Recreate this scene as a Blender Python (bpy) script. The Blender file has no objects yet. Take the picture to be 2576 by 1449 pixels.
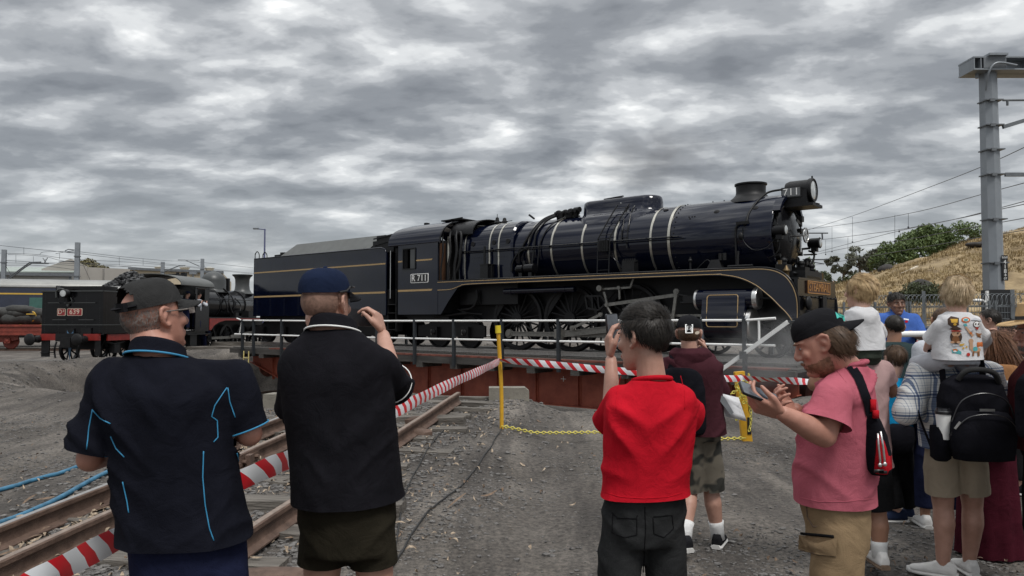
import bpy, bmesh, math, random
from mathutils import Vector as V, Matrix, noise
from mathutils.bvhtree import BVHTree
R = math.radians
pi = math.pi
random.seed(7)
scene = bpy.context.scene
col = scene.collection

# ------------------------------------------------------------------ camera, sky, sun, exposure
EYE = 1.65
PITCH = R(2.508)
cam_d = bpy.data.cameras.new('camera')
cam_d.lens = 26.0
cam_d.sensor_width = 36.0
cam_d.clip_start = 0.05
cam_d.clip_end = 4000
cam = bpy.data.objects.new('camera', cam_d)
cam.location = (0, 0, EYE)
cam.rotation_euler = (pi / 2 + PITCH, 0, 0)
col.objects.link(cam)
scene.camera = cam
scene.view_settings.view_transform = 'Standard'
scene.view_settings.look = 'None'
scene.view_settings.exposure = 0.55
scene.view_settings.gamma = 1.0
scene.view_settings.use_curve_mapping = False
scene.render.engine = 'CYCLES'
scene.cycles.max_bounces = 6
scene.cycles.volume_bounces = 0
scene.cycles.volume_step_rate = 2.0

SUN_EL, SUN_AZ = R(58), R(150)      # azimuth clockwise from +Y (behind the camera, to the right)
world = bpy.data.worlds.new('World')
scene.world = world
world.use_nodes = True
wn, wl = world.node_tree.nodes, world.node_tree.links
wn.clear()
def wnode(t, **kw):
    n = wn.new(t)
    for k, v in kw.items():
        setattr(n, k, v)
    return n
def wmath(op, a, b=None, c=None):
    n = wnode('ShaderNodeMath', operation=op)
    for i, x in enumerate((a, b, c)):
        if x is None: continue
        if isinstance(x, (int, float)): n.inputs[i].default_value = x
        else: wl.new(x, n.inputs[i])
    return n.outputs[0]
sky = wnode('ShaderNodeTexSky', sky_type='NISHITA')
sky.sun_disc = False
sky.sun_elevation = SUN_EL
sky.sun_rotation = SUN_AZ
bg_sky = wnode('ShaderNodeBackground'); bg_sky.inputs[1].default_value = 0.08
wl.new(sky.outputs[0], bg_sky.inputs[0])
tc = wnode('ShaderNodeTexCoord')
sep = wnode('ShaderNodeSeparateXYZ'); wl.new(tc.outputs['Generated'], sep.inputs[0])
zc = wmath('MAXIMUM', sep.outputs[2], 0.0)
den = wmath('ADD', zc, 0.20)
px = wmath('DIVIDE', sep.outputs[0], den)
py = wmath('DIVIDE', sep.outputs[1], den)
comb = wnode('ShaderNodeCombineXYZ'); wl.new(px, comb.inputs[0]); wl.new(py, comb.inputs[1])
def cloud(scale, loc, detail, rough, dist, squash, rot=0.35):
    mp = wnode('ShaderNodeMapping')
    mp.inputs['Location'].default_value = loc
    mp.inputs['Rotation'].default_value = (0, 0, rot)
    mp.inputs['Scale'].default_value = (1.0, squash, 1)
    wl.new(comb.outputs[0], mp.inputs[0])
    nt = wnode('ShaderNodeTexNoise')
    nt.inputs['Scale'].default_value = scale
    nt.inputs['Detail'].default_value = detail
    nt.inputs['Roughness'].default_value = rough
    nt.inputs['Distortion'].default_value = dist
    wl.new(mp.outputs[0], nt.inputs['Vector'])
    return nt.outputs['Fac']
c1 = cloud(2.9, (3.1, 1.7, 0), 6, 0.52, 0.15, 1.35, .45)
c2 = cloud(0.8, (7.3, 2.2, 4), 3, 0.5, 0.2, 1.0)
c3 = cloud(6.0, (1.2, 9.0, 2), 5, 0.55, 0.2, 1.4, .45)
cm = wmath('ADD', wmath('MULTIPLY', c1, 0.66), wmath('ADD', wmath('MULTIPLY', c2, 0.30), wmath('MULTIPLY', c3, 0.17)))
ramp = wnode('ShaderNodeValToRGB'); wl.new(cm, ramp.inputs[0])
cr = ramp.color_ramp
cr.interpolation = 'EASE'
stops = [(0.40, (0.150, 0.157, 0.166)), (0.485, (0.208, 0.217, 0.228)), (0.545, (0.290, 0.300, 0.310)), (0.595, (0.41, 0.42, 0.428)), (0.64, (0.56, 0.57, 0.57)), (0.70, (0.82, 0.82, 0.805))]
cr.elements[0].position = stops[0][0]; cr.elements[0].color = (*stops[0][1], 1)
cr.elements[1].position = stops[-1][0]; cr.elements[1].color = (*stops[-1][1], 1)
for p, c in stops[1:-1]:
    e = cr.elements.new(p); e.color = (*c, 1)
# low sky: smooth pale grey blue towards the horizon
hz = wnode('ShaderNodeMapRange'); hz.interpolation_type = 'SMOOTHSTEP'
hz.inputs['From Min'].default_value = 0.02; hz.inputs['From Max'].default_value = 0.22
hz.inputs['To Min'].default_value = 0.70; hz.inputs['To Max'].default_value = 0.0
wl.new(zc, hz.inputs['Value'])
mixh = wnode('ShaderNodeMixRGB'); wl.new(hz.outputs[0], mixh.inputs[0]); wl.new(ramp.outputs[0], mixh.inputs[1])
mixh.inputs[2].default_value = (0.345, 0.362, 0.380, 1)
# overcast: the sky grows brighter towards the zenith
zr = wmath('ADD', 0.93, wmath('MULTIPLY', wmath('POWER', zc, 3.0), 1.9))
bg_cl = wnode('ShaderNodeBackground'); wl.new(mixh.outputs[0], bg_cl.inputs[0]); wl.new(zr, bg_cl.inputs[1])
mixs = wnode('ShaderNodeMixShader'); mixs.inputs[0].default_value = 0.90
wl.new(bg_sky.outputs[0], mixs.inputs[1]); wl.new(bg_cl.outputs[0], mixs.inputs[2])
wo = wnode('ShaderNodeOutputWorld'); wl.new(mixs.outputs[0], wo.inputs[0])

sd = bpy.data.lights.new('sun', 'SUN')
sd.energy = 1.5
sd.angle = R(18)
sd.color = (1.0, 0.97, 0.93)
sun = bpy.data.objects.new('sun', sd)
sv = V((math.sin(SUN_AZ) * math.cos(SUN_EL), math.cos(SUN_AZ) * math.cos(SUN_EL), math.sin(SUN_EL)))
sun.rotation_euler = sv.to_track_quat('Z', 'Y').to_euler()
sun.location = (10, -20, 40)
col.objects.link(sun)

# ------------------------------------------------------------------ helpers
FPX = 1860.4
def ray(x, y):
    u, v = (x - 1288) / FPX, (724.5 - y) / FPX
    return V((u, math.cos(PITCH) - v * math.sin(PITCH), math.sin(PITCH) + v * math.cos(PITCH)))
def at(x, y, D):
    """a world point at ground distance D that lies where the survey sheet (2576 wide) has x, y"""
    r = ray(x, y)
    return V((0, 0, EYE)) + r * (D / r.y)

SPLIT = {'coupler', 'valve_spindle', 'bracket_arm', 'step', 'strap', 'stiffener', 'cab_lining', 'rail_end', 'lock_fitting', 'washout_plug', 'inspection_cap', 'safety_valve', 'casing_bolt', 'front_fitting', 'front_pipework', 'door_clamp', 'front_handrail', 'cab_pipe', 'injector_pipe', 'sand_pipe', 'flange', 'edge_beam', 'splasher', 'boiler_fitting', 'axle_cover', 'zip_pull', 'slide_bar', 'lubricator_cup', 'boiler_band', 'buffer', 'frame_plate', 'grab_rail', 'cylinder_cover', 'front_pump', 'door_hinge'}
MATS = {}
def mat(name, c, rough=0.6, var=0.12, vscale=6.0, bump=0.0, bscale=60.0, metal=0.0, coat=0.0, c2=None, spec=0.5, sheen=0.0, detail=4, stretch=None, contrast=None, trans=0.0):
    m = bpy.data.materials.new(name); m.use_nodes = True
    MATS[name] = m
    n, l = m.node_tree.nodes, m.node_tree.links
    b = n['Principled BSDF']
    b.inputs['Roughness'].default_value = rough
    b.inputs['Metallic'].default_value = metal
    b.inputs['Specular IOR Level'].default_value = spec
    if coat: b.inputs['Coat Weight'].default_value = coat; b.inputs['Coat Roughness'].default_value = 0.04
    if sheen: b.inputs['Sheen Weight'].default_value = sheen
    t = n.new('ShaderNodeTexCoord')
    vec = t.outputs['Object']
    if stretch:
        mp = n.new('ShaderNodeMapping'); mp.inputs['Scale'].default_value = stretch
        l.new(vec, mp.inputs[0]); vec = mp.outputs[0]
    nz = n.new('ShaderNodeTexNoise'); nz.inputs['Scale'].default_value = vscale; nz.inputs['Detail'].default_value = detail
    nz.inputs['Roughness'].default_value = 0.6
    l.new(vec, nz.inputs['Vector'])
    rp = n.new('ShaderNodeValToRGB')
    a = tuple(max(0, x * (1 - var)) for x in c)
    d = c2 if c2 else tuple(x * (1 + var) for x in c)
    lo, hi = contrast or (0.3, 0.7)
    rp.color_ramp.elements[0].position = lo; rp.color_ramp.elements[0].color = (*a, 1)
    rp.color_ramp.elements[1].position = hi; rp.color_ramp.elements[1].color = (*d, 1)
    l.new(nz.outputs['Fac'], rp.inputs[0]); l.new(rp.outputs[0], b.inputs['Base Color'])
    if bump:
        bz = n.new('ShaderNodeTexNoise'); bz.inputs['Scale'].default_value = bscale; bz.inputs['Detail'].default_value = 4
        l.new(vec, bz.inputs['Vector'])
        bp = n.new('ShaderNodeBump'); bp.inputs['Strength'].default_value = bump; bp.inputs['Distance'].default_value = 0.02
        l.new(bz.outputs['Fac'], bp.inputs['Height']); l.new(bp.outputs[0], b.inputs['Normal'])
    return m

class MB:
    """collects simple solids and links them as one mesh"""
    def __init__(s): s.v = []; s.f = []
    def add(s, vs, fs):
        o = len(s.v); s.v += [tuple(x) for x in vs]; s.f += [tuple(i + o for i in f) for f in fs]; return s
    def box(s, c, d, rot=None, taper=1.0):
        hx, hy, hz = d[0] / 2, d[1] / 2, d[2] / 2
        vs = [V((x * hx * (taper if z > 0 else 1), y * hy * (taper if z > 0 else 1), z * hz)) for z in (-1, 1) for y in (-1, 1) for x in (-1, 1)]
        if rot is not None: vs = [rot @ p for p in vs]
        c = V(c)
        return s.add([p + c for p in vs], [(0, 2, 3, 1), (4, 5, 7, 6), (0, 1, 5, 4), (2, 6, 7, 3), (0, 4, 6, 2), (1, 3, 7, 5)])
    def box2(s, a, b):
        return s.box([(a[i] + b[i]) / 2 for i in range(3)], [abs(b[i] - a[i]) for i in range(3)])
    def bar(s, p0, p1, w, h, up=(0, 0, 1)):
        p0, p1 = V(p0), V(p1); d = (p1 - p0); L = d.length; d.normalize(); up = V(up)
        if abs(d.dot(up)) > 0.98: up = V((1, 0, 0))
        sx = d.cross(up).normalized(); uz = sx.cross(d)
        rot = Matrix((d, sx, uz)).transposed()
        return s.box((p0 + p1) / 2, (L, w, h), rot)
    def loft(s, rings, cap=True, closed=True):
        n = len(rings[0]); o = len(s.v)
        for r in rings: s.v += [tuple(p) for p in r]
        for i in range(len(rings) - 1):
            for j in range(n if closed else n - 1):
                k = (j + 1) % n
                s.f.append((o + i * n + j, o + i * n + k, o + (i + 1) * n + k, o + (i + 1) * n + j))
        if cap:
            s.f.append(tuple(o + j for j in reversed(range(n))))
            e = o + (len(rings) - 1) * n
            s.f.append(tuple(e + j for j in range(n)))
        return s
    def tube(s, pts, r, n=8, cap=True, flat=1.0, closed=False):
        pts = [V(p) for p in pts]; m = len(pts); rings = []; prev = None
        rr = r if isinstance(r, (list, tuple)) else [r] * m
        for i, p in enumerate(pts):
            if closed: d = pts[(i + 1) % m] - pts[i - 1]
            else: d = pts[min(i + 1, m - 1)] - pts[max(i - 1, 0)]
            d.normalize()
            if prev is None:
                a = V((0, 0, 1)) if abs(d.z) < 0.9 else V((1, 0, 0))
                x = d.cross(a).normalized()
            else:
                x = (prev - d * prev.dot(d)).normalized()
            prev = x; y = d.cross(x)
            rings.append([p + (x * math.cos(2 * pi * k / n) + y * math.sin(2 * pi * k / n) * flat) * rr[i] for k in range(n)])
        if closed: rings.append(rings[0]); cap = False
        return s.loft(rings, cap)
    def cyl(s, p0, p1, r0, r1=None, n=16):
        return s.tube([p0, p1], [r0, r0 if r1 is None else r1], n)
    def lathe(s, prof, o=(0, 0, 0), axis='z', n=24, cap=True, a0=0, a1=2 * pi):
        o = V(o); rings = []; full = abs(a1 - a0 - 2 * pi) < 1e-6
        for a, r in prof:
            ring = []
            for k in range(n if full else n + 1):
                t = a0 + (a1 - a0) * k / n; c, q = r * math.cos(t), r * math.sin(t)
                ring.append(o + (V((c, q, a)) if axis == 'z' else V((a, c, q)) if axis == 'x' else V((q, a, c))))
            rings.append(ring)
        return s.loft(rings, cap and full, full)
    def prism(s, poly, lo, hi, plane='xz'):
        n = len(poly)
        def P(a, b, h): return (a, h, b) if plane == 'xz' else (h, a, b) if plane == 'yz' else (a, b, h)
        vs = [P(a, b, lo) for a, b in poly] + [P(a, b, hi) for a, b in poly]
        fs = [tuple(range(n)), tuple(reversed(range(n, 2 * n)))]
        fs += [(i, n + i, n + (i + 1) % n, (i + 1) % n) for i in range(n)]
        return s.add(vs, fs)
    def ell(s, c, r, rot=None, nu=14, nv=8):
        c = V(c); rings = []
        for i in range(nv + 1):
            ph = -pi / 2 + pi * (i + 0.02) / (nv + 0.04)
            ring = [V((r[0] * math.cos(ph) * math.cos(2 * pi * k / nu), r[1] * math.cos(ph) * math.sin(2 * pi * k / nu), r[2] * math.sin(ph))) for k in range(nu)]
            rings.append([c + (rot @ p if rot is not None else p) for p in ring])
        return s.loft(rings)
    def caps(s, p0, p1, r0, r1=None, n=12):
        r1 = r0 if r1 is None else r1
        p0, p1 = V(p0), V(p1); d = p1 - p0
        if d.length < 1e-5: return s.ell(p0, (r0, r0, r0))
        d.normalize()
        pts, rr = [], []
        for k in range(4):
            t = pi / 2 * (k + 0.15) / 4; pts.append(p0 - d * r0 * math.cos(t)); rr.append(r0 * math.sin(t))
        pts += [p0, p1]; rr += [r0, r1]
        for k in range(4):
            t = pi / 2 * (3.85 - k) / 4; pts.append(p1 + d * r1 * math.cos(t)); rr.append(r1 * math.sin(t))
        return s.tube(pts, rr, n)
    def xf(s, M):
        s.v = [tuple(M @ V(p)) for p in s.v]; return s
    def join(s, o): return s.add(o.v, o.f)
    def mesh(s, name, m=None, smooth=35):
        me = bpy.data.meshes.new(name); me.from_pydata(s.v, [], s.f); me.update()
        if m is not None: me.materials.append(MATS[m] if isinstance(m, str) else m)
        finish(me, smooth)
        return me
    def build(s, name, m, parent=None, smooth=35, fix=True):
        if name in SPLIT and parent is not None:
            up = list(range(len(s.v)))
            def find(i):
                while up[i] != i: up[i] = up[up[i]]; i = up[i]
                return i
            for f in s.f:
                for i in f[1:]: up[find(i)] = find(f[0])
            groups = {}
            for f in s.f: groups.setdefault(find(f[0]), []).append(f)
            first = None
            for fs in groups.values():
                ids = sorted({i for f in fs for i in f}); ix = {i: k for k, i in enumerate(ids)}; q = MB(); q.v = [s.v[i] for i in ids]; q.f = [tuple(ix[i] for i in f) for f in fs]; o = q._build(name, m, parent, smooth, fix); first = first or o
            return first
        return s._build(name, m, parent, smooth, fix)
    def _build(s, name, m, parent=None, smooth=35, fix=True):
        me = bpy.data.meshes.new(name); me.from_pydata(s.v, [], s.f); me.update()
        if fix:
            bm = bmesh.new(); bm.from_mesh(me); bmesh.ops.recalc_face_normals(bm, faces=bm.faces); bm.to_mesh(me); bm.free()
        me.materials.append(MATS[m] if isinstance(m, str) else m)
        finish(me, smooth)
        return obj(name, me, parent)
def finish(me, smooth):
    if smooth:
        me.polygons.foreach_set('use_smooth', [True] * len(me.polygons))
        if smooth < 180: me.set_sharp_from_angle(angle=R(smooth))
def obj(name, me, parent=None):
    o = bpy.data.objects.new(name, me); col.objects.link(o)
    if parent is not None: o.parent = parent
    return o
def tag(o, label=None, cat=None, group=None, kind=None):
    if label: o['label'] = label
    if cat: o['category'] = cat
    if group: o['group'] = group
    if kind: o['kind'] = kind
    return o
def empty(name, loc=(0, 0, 0), rz=0.0, **k):
    o = bpy.data.objects.new(name, None); o.empty_display_size = 0.3; col.objects.link(o); o.location = loc; o.rotation_euler = (0, 0, rz)
    return tag(o, **k)
def copy_tree(o, parent=None):
    c = o.copy(); col.objects.link(c)
    if parent is not None: c.parent = parent
    for ch in [q for q in bpy.data.objects if q.parent is o and q is not c]: copy_tree(ch, c)
    return c
def text_mb(s, size, depth, space=1.0):
    cu = bpy.data.curves.new('lettering', 'FONT'); cu.body = s; cu.size = size; cu.extrude = depth / 2; cu.align_x = 'CENTER'; cu.align_y = 'CENTER'; cu.space_character = space; cu.resolution_u = 3
    o = bpy.data.objects.new('lettering', cu); col.objects.link(o)
    dg = bpy.context.evaluated_depsgraph_get()
    me = bpy.data.meshes.new_from_object(o.evaluated_get(dg))
    mb = MB(); mb.add([v.co for v in me.vertices], [tuple(p.vertices) for p in me.polygons])
    bpy.data.objects.remove(o); bpy.data.curves.remove(cu); bpy.data.meshes.remove(me)
    return mb
def fuse(mb, voxel, it=4, factor=0.5):
    """union of overlapping closed solids as one smooth skin"""
    me = bpy.data.meshes.new('fused'); me.from_pydata(mb.v, [], mb.f); me.update()
    bm = bmesh.new(); bm.from_mesh(me); bmesh.ops.recalc_face_normals(bm, faces=bm.faces); bm.to_mesh(me); bm.free()
    o = bpy.data.objects.new('fused', me); col.objects.link(o)
    md = o.modifiers.new('r', 'REMESH'); md.mode = 'VOXEL'; md.voxel_size = voxel
    if it:
        sm = o.modifiers.new('s', 'SMOOTH'); sm.factor = factor; sm.iterations = it
    dg = bpy.context.evaluated_depsgraph_get()
    out = bpy.data.meshes.new_from_object(o.evaluated_get(dg))
    bpy.data.objects.remove(o); bpy.data.meshes.remove(me)
    return out
def smoothstep(a, b, x):
    t = max(0.0, min(1.0, (x - a) / (b - a))); return t * t * (3 - 2 * t)
def spline(pts, n=6):
    pts = [V(p) for p in pts]; out = []
    for i in range(len(pts) - 1):
        p0, p1, p2, p3 = pts[max(i - 1, 0)], pts[i], pts[i + 1], pts[min(i + 2, len(pts) - 1)]
        for k in range(n):
            t = k / n
            out.append(0.5 * ((2 * p1) + (p2 - p0) * t + (2 * p0 - 5 * p1 + 4 * p2 - p3) * t * t + (3 * p1 - p0 - 3 * p2 + p3) * t ** 3))
    out.append(pts[-1]); return out

# ------------------------------------------------------------------ materials
mat('navy_paint', (0.0028, 0.0044, 0.0135), 0.075, 0.15, 3, bump=0.035, bscale=2.2, coat=0.10, spec=0.42)
mat('black_paint', (0.0045, 0.0045, 0.0055), 0.18, 0.25, 4, bump=0.04, bscale=3.5, coat=0.0, spec=.30)
mat('black_dull', (0.0075, 0.0075, 0.0082), 0.5, 0.4, 8, bump=0.15, bscale=40, spec=.3)
mat('smoke_black', (0.006, 0.006, 0.007), 0.5, 0.3, 6, bump=0.05, bscale=20, spec=.3)
mat('gold_line', (0.38, 0.255, 0.115), 0.45, 0.08, 10)
mat('band_steel', (0.52, 0.50, 0.44), 0.32, 0.15, 6, metal=0.85)
mat('bright_steel', (0.58, 0.58, 0.57), 0.28, 0.12, 8, metal=0.9)
mat('rod_steel', (0.19, 0.185, 0.17), 0.42, 0.25, 12, metal=0.55)
mat('hopper_grey', (0.088, 0.092, 0.088), 0.5, 0.15, 3)
mat('brass', (0.12, 0.08, 0.035), 0.4, 0.2, 10, metal=0.6)
mat('red_oxide', (0.27, 0.052, 0.028), 0.62, 0.3, 2.2, bump=0.2, bscale=14, c2=(0.35, 0.088, 0.05))
mat('red_deck', (0.16, 0.050, 0.034), 0.7, 0.5, 5, bump=0.3, bscale=30)
mat('red_frame', (0.20, 0.016, 0.012), 0.45, 0.25, 6)
mat('wagon_red', (0.20, 0.035, 0.022), 0.6, 0.3, 4, bump=0.1, bscale=30)
mat('plate_red', (0.24, 0.018, 0.022), 0.4, 0.15, 9)
mat('cream_paint', (0.62, 0.55, 0.44), 0.5, 0.08, 9)
mat('white_paint', (0.78, 0.78, 0.76), 0.42, 0.06, 9)
mat('sign_black', (0.012, 0.012, 0.013), 0.4, 0.1, 9)
mat('plate_brown', (0.055, 0.020, 0.012), 0.45, 0.2, 9)
mat('plate_gold', (0.40, 0.19, 0.055), 0.4, 0.15, 9)
mat('post_dark', (0.020, 0.024, 0.028), 0.5, 0.25, 8)
mat('deck_timber', (0.060, 0.055, 0.050), 0.85, 0.4, 4, bump=0.5, bscale=14, stretch=(0.3, 3, 3))
mat('sleeper_timber', (0.105, 0.092, 0.078), 0.9, 0.45, 3, bump=0.9, bscale=10, stretch=(0.6, 8, 8), c2=(0.19, 0.172, 0.150))
mat('concrete', (0.20, 0.185, 0.155), 0.9, 0.2, 5, bump=0.4, bscale=50)
mat('rail_rust', (0.090, 0.052, 0.036), 0.7, 0.35, 9, bump=0.3, bscale=70, c2=(0.135, 0.085, 0.062))
mat('rail_top', (0.25, 0.19, 0.15), 0.42, 0.3, 20, metal=0.35)
mat('rail_shine', (0.42, 0.40, 0.38), 0.30, 0.2, 20, metal=0.7)
mat('stone_grey', (0.105, 0.100, 0.096), 0.9, 0.45, 30, bump=0.3, bscale=90, c2=(0.20, 0.19, 0.18))
mat('leaf_dry', (0.27, 0.19, 0.125), 0.85, 0.5, 40, c2=(0.46, 0.37, 0.27))
mat('wood_litter', (0.16, 0.11, 0.075), 0.9, 0.4, 30)
mat('coal', (0.016, 0.016, 0.017), 0.35, 0.4, 20, bump=0.6, bscale=20)
mat('glass_dark', (0.012, 0.014, 0.016), 0.06, 0.1, 3, spec=0.7)
mat('glass_lens', (0.42, 0.44, 0.44), 0.08, 0.25, 5, coat=0.6)
mat('yellow_paint', (0.62, 0.34, 0.020), 0.5, 0.12, 9)
mat('yellow_plastic', (0.68, 0.52, 0.02), 0.4, 0.08, 9)
mat('chain_yellow', (0.60, 0.52, 0.10), 0.45, 0.10, 9)
mat('ladder_yellow', (0.55, 0.46, 0.18), 0.5, 0.1, 9)
mat('blue_pipe', (0.035, 0.135, 0.225), 0.45, 0.35, 12)
mat('mast_grey', (0.235, 0.255, 0.275), 0.5, 0.12, 1.5, bump=0.05, bscale=8, metal=0.25)
mat('mast_dark', (0.14, 0.15, 0.16), 0.5, 0.2, 4, metal=0.3)
mat('wire_grey', (0.045, 0.048, 0.058), 0.5, 0.2, 4)
mat('fence_grey', (0.19, 0.205, 0.215), 0.5, 0.15, 6, metal=0.4)
mat('pole_blue', (0.075, 0.085, 0.19), 0.5, 0.1, 6)
mat('shed_grey', (0.36, 0.36, 0.34), 0.8, 0.08, 0.25)
mat('shed_roof', (0.30, 0.34, 0.31), 0.6, 0.15, 0.6)
mat('wall_concrete', (0.34, 0.32, 0.29), 0.85, 0.12, 0.2)
mat('wall_cream', (0.52, 0.44, 0.32), 0.8, 0.1, 0.3)
mat('carriage_roof', (0.29, 0.29, 0.275), 0.38, 0.12, 1.2, metal=0.5)
mat('carriage_blue', (0.020, 0.026, 0.048), 0.25, 0.2, 2, coat=0.4)
mat('carriage_yellow', (0.60, 0.38, 0.06), 0.5, 0.05, 6)
mat('green_panel', (0.045, 0.125, 0.105), 0.5, 0.2, 4)
mat('tarp', (0.030, 0.030, 0.028), 0.7, 0.5, 5, bump=0.8, bscale=6)
mat('terracotta', (0.36, 0.15, 0.075), 0.8, 0.2, 8)
mat('rock', (0.040, 0.036, 0.034), 0.9, 0.4, 3, bump=0.8, bscale=4)
mat('bark', (0.10, 0.078, 0.06), 0.9, 0.4, 8, bump=0.6, bscale=20)
mat('leaf_green', (0.075, 0.125, 0.032), 0.6, 0.4, 1.6, c2=(0.150, 0.205, 0.065))
mat('leaf_gum', (0.085, 0.098, 0.062), 0.6, 0.4, 1.5, c2=(0.150, 0.155, 0.110))
mat('leaf_dark', (0.045, 0.062, 0.022), 0.6, 0.45, 1.5, c2=(0.085, 0.105, 0.040))
mat('leaf_olive', (0.14, 0.12, 0.045), 0.6, 0.4, 1.5)
mat('blue_barrier', (0.045, 0.11, 0.27), 0.45, 0.1, 4)
mat('rubber', (0.018, 0.018, 0.018), 0.7, 0.2, 20)
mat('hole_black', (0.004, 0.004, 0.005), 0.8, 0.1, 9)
# ------------------------------------------------------------------ ground with the turntable pit
PC = (-1.21, 24.1); PR = 12.5; PITZ = -1.35
def track_x(Y): return -1.78 + 0.158 * (Y - 5.2)           # the common rail of the near track
def rail_z(Y): return 0.24 + 0.0525 * (min(Y, 11.6) - 5.2)
def gz(X, Y, n=True):
    z = 0.022 * max(0.0, min(Y - 5, 9.0))
    z += 0.25 * smoothstep(26, 34, Y) * smoothstep(-11, -7, X)
    z -= 0.26 * smoothstep(-9, -13.5, X) * smoothstep(10, 22, Y)
    z += 1.0 * smoothstep(7.5, 10.5, X - 0.12 * (Y - 14)) * smoothstep(10.5, 14.5, Y)
    c = track_x(Y) - 1.0
    w = 1 - smoothstep(1.7, 2.9, abs(X - c))
    if w > 0 and Y < 14: z = max(z, z + (rail_z(Y) - 0.20 - z) * w)
    dx, dy = X - PC[0], Y - PC[1]; d = math.hypot(dx, dy)
    if d < 16:
        if n: d += 0.60 * noise.noise(V((X * 0.5, Y * 0.5, 3.3))) + 0.30 * noise.noise(V((X * 1.7, Y * 1.7, 1.3)))
        z = z + (PITZ - z) * (1 - smoothstep(11.3, 12.4, d)) + .42 * math.exp(-((d - 13.2) / 0.8) ** 2) * smoothstep(-8, -12, X) + 0.10 * math.exp(-((d - 12.9) / 0.5) ** 2) * (0.5 + noise.noise(V((X * 0.8, Y * 0.8, 0))))
    if n and Y < 60:
        f = smoothstep(70, 20, Y)
        z += f * (0.07 * noise.noise(V((X * 0.45, Y * 0.45, 0))) + 0.030 * noise.noise(V((X * 1.9, Y * 1.9, 5))) + 0.010 * noise.noise(V((X * 6, Y * 6, 9))))
    return z
def axis_pts(segs):
    out = [segs[0][0]]
    for a, b, st in segs:
        k = max(1, round((b - a) / st)); out += [a + (b - a) * (i + 1) / k for i in range(k)]
    return out
xs = axis_pts([(-1200, -100, 180), (-100, -32, 8), (-32, -16, 0.6), (-16, -6, 0.16), (-6, 6, 0.07), (6, 13, 0.16), (13, 40, 1.2), (40, 100, 8), (100, 1200, 180)])
ys = axis_pts([(-60, -4, 8), (-4, 1.2, 0.6), (1.2, 9, 0.07), (9, 15, 0.11), (15, 38, 0.32), (38, 70, 2), (70, 150, 10), (150, 2600, 300)])
g = MB()
for y in ys:
    for x in xs: g.v.append((x, y, gz(x, y)))
nx = len(xs)
for j in range(len(ys) - 1):
    for i in range(nx - 1):
        a = j * nx + i; g.f.append((a, a + 1, a + nx + 1, a + nx))
gm = bpy.data.materials.new('yard_dirt'); gm.use_nodes = True; MATS['yard_dirt'] = gm
def dirt_nodes(gm):
    n, l = gm.node_tree.nodes, gm.node_tree.links; b = n['Principled BSDF']; b.inputs['Roughness'].default_value = 0.92; b.inputs['Specular IOR Level'].default_value = 0.25
    t = n.new('ShaderNodeTexCoord')
    def nz(sc, det, ro, st=None, dist=0):
        v = t.outputs['Object']
        if st: mp = n.new('ShaderNodeMapping'); mp.inputs['Scale'].default_value = st; mp.inputs['Rotation'].default_value = (0, 0, 0.25); l.new(v, mp.inputs[0]); v = mp.outputs[0]
        q = n.new('ShaderNodeTexNoise'); q.inputs['Scale'].default_value = sc; q.inputs['Detail'].default_value = det; q.inputs['Roughness'].default_value = ro; q.inputs['Distortion'].default_value = dist
        l.new(v, q.inputs['Vector']); return q.outputs['Fac']
    def ramp(f, ps):
        r = n.new('ShaderNodeValToRGB'); e = r.color_ramp.elements
        e[0].position, e[0].color = ps[0][0], (*ps[0][1], 1); e[1].position, e[1].color = ps[-1][0], (*ps[-1][1], 1)
        for p, c in ps[1:-1]: k = e.new(p); k.color = (*c, 1)
        l.new(f, r.inputs[0]); return r.outputs[0]
    base = ramp(nz(0.55, 6, 0.6), [(0.33, (0.080, 0.073, 0.066)), (0.5, (0.116, 0.107, 0.098)), (0.66, (0.165, 0.153, 0.140))])
    fine = ramp(nz(26, 6, 0.72), [(0.32, (0.46, 0.46, 0.46)), (0.5, (1.0, 1.0, 1.0)), (0.68, (1.6, 1.56, 1.52))])
    mul = n.new('ShaderNodeMixRGB'); mul.blend_type = 'MULTIPLY'; mul.inputs[0].default_value = 1; l.new(base, mul.inputs[1]); l.new(fine, mul.inputs[2])
    streak = ramp(nz(1.1, 4, 0.6, (1.8, 0.22, 1), 0.8), [(0.38, (0.66, 0.65, 0.65)), (0.64, (1.25, 1.22, 1.18))])
    m2 = n.new('ShaderNodeMixRGB'); m2.blend_type = 'MULTIPLY'; m2.inputs[0].default_value = 1; l.new(mul.outputs[0], m2.inputs[1]); l.new(streak, m2.inputs[2])
    vo = n.new('ShaderNodeTexVoronoi'); vo.inputs['Scale'].default_value = 38; l.new(t.outputs['Object'], vo.inputs['Vector'])
    chips = ramp(vo.outputs['Distance'], [(0.08, (1.3, 1.27, 1.24)), (0.24, (1, 1, 1))])
    m3 = n.new('ShaderNodeMixRGB'); m3.blend_type = 'MULTIPLY'; m3.inputs[0].default_value = 0.6; l.new(m2.outputs[0], m3.inputs[1]); l.new(chips, m3.inputs[2])
    l.new(m3.outputs[0], b.inputs['Base Color'])
    ad = n.new('ShaderNodeMath'); ad.operation = 'ADD'; l.new(nz(30, 5, 0.7), ad.inputs[0]); l.new(nz(5, 4, 0.6), ad.inputs[1])
    bp = n.new('ShaderNodeBump'); bp.inputs['Strength'].default_value = 0.9; bp.inputs['Distance'].default_value = 0.035; l.new(ad.outputs[0], bp.inputs['Height']); l.new(bp.outputs[0], b.inputs['Normal'])
dirt_nodes(gm)
tag(g.build('ground', 'yard_dirt', smooth=180, fix=False), 'dark grey brown cinder and gravel ground of the yard, sinking into the turntable pit', kind='structure')

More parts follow.
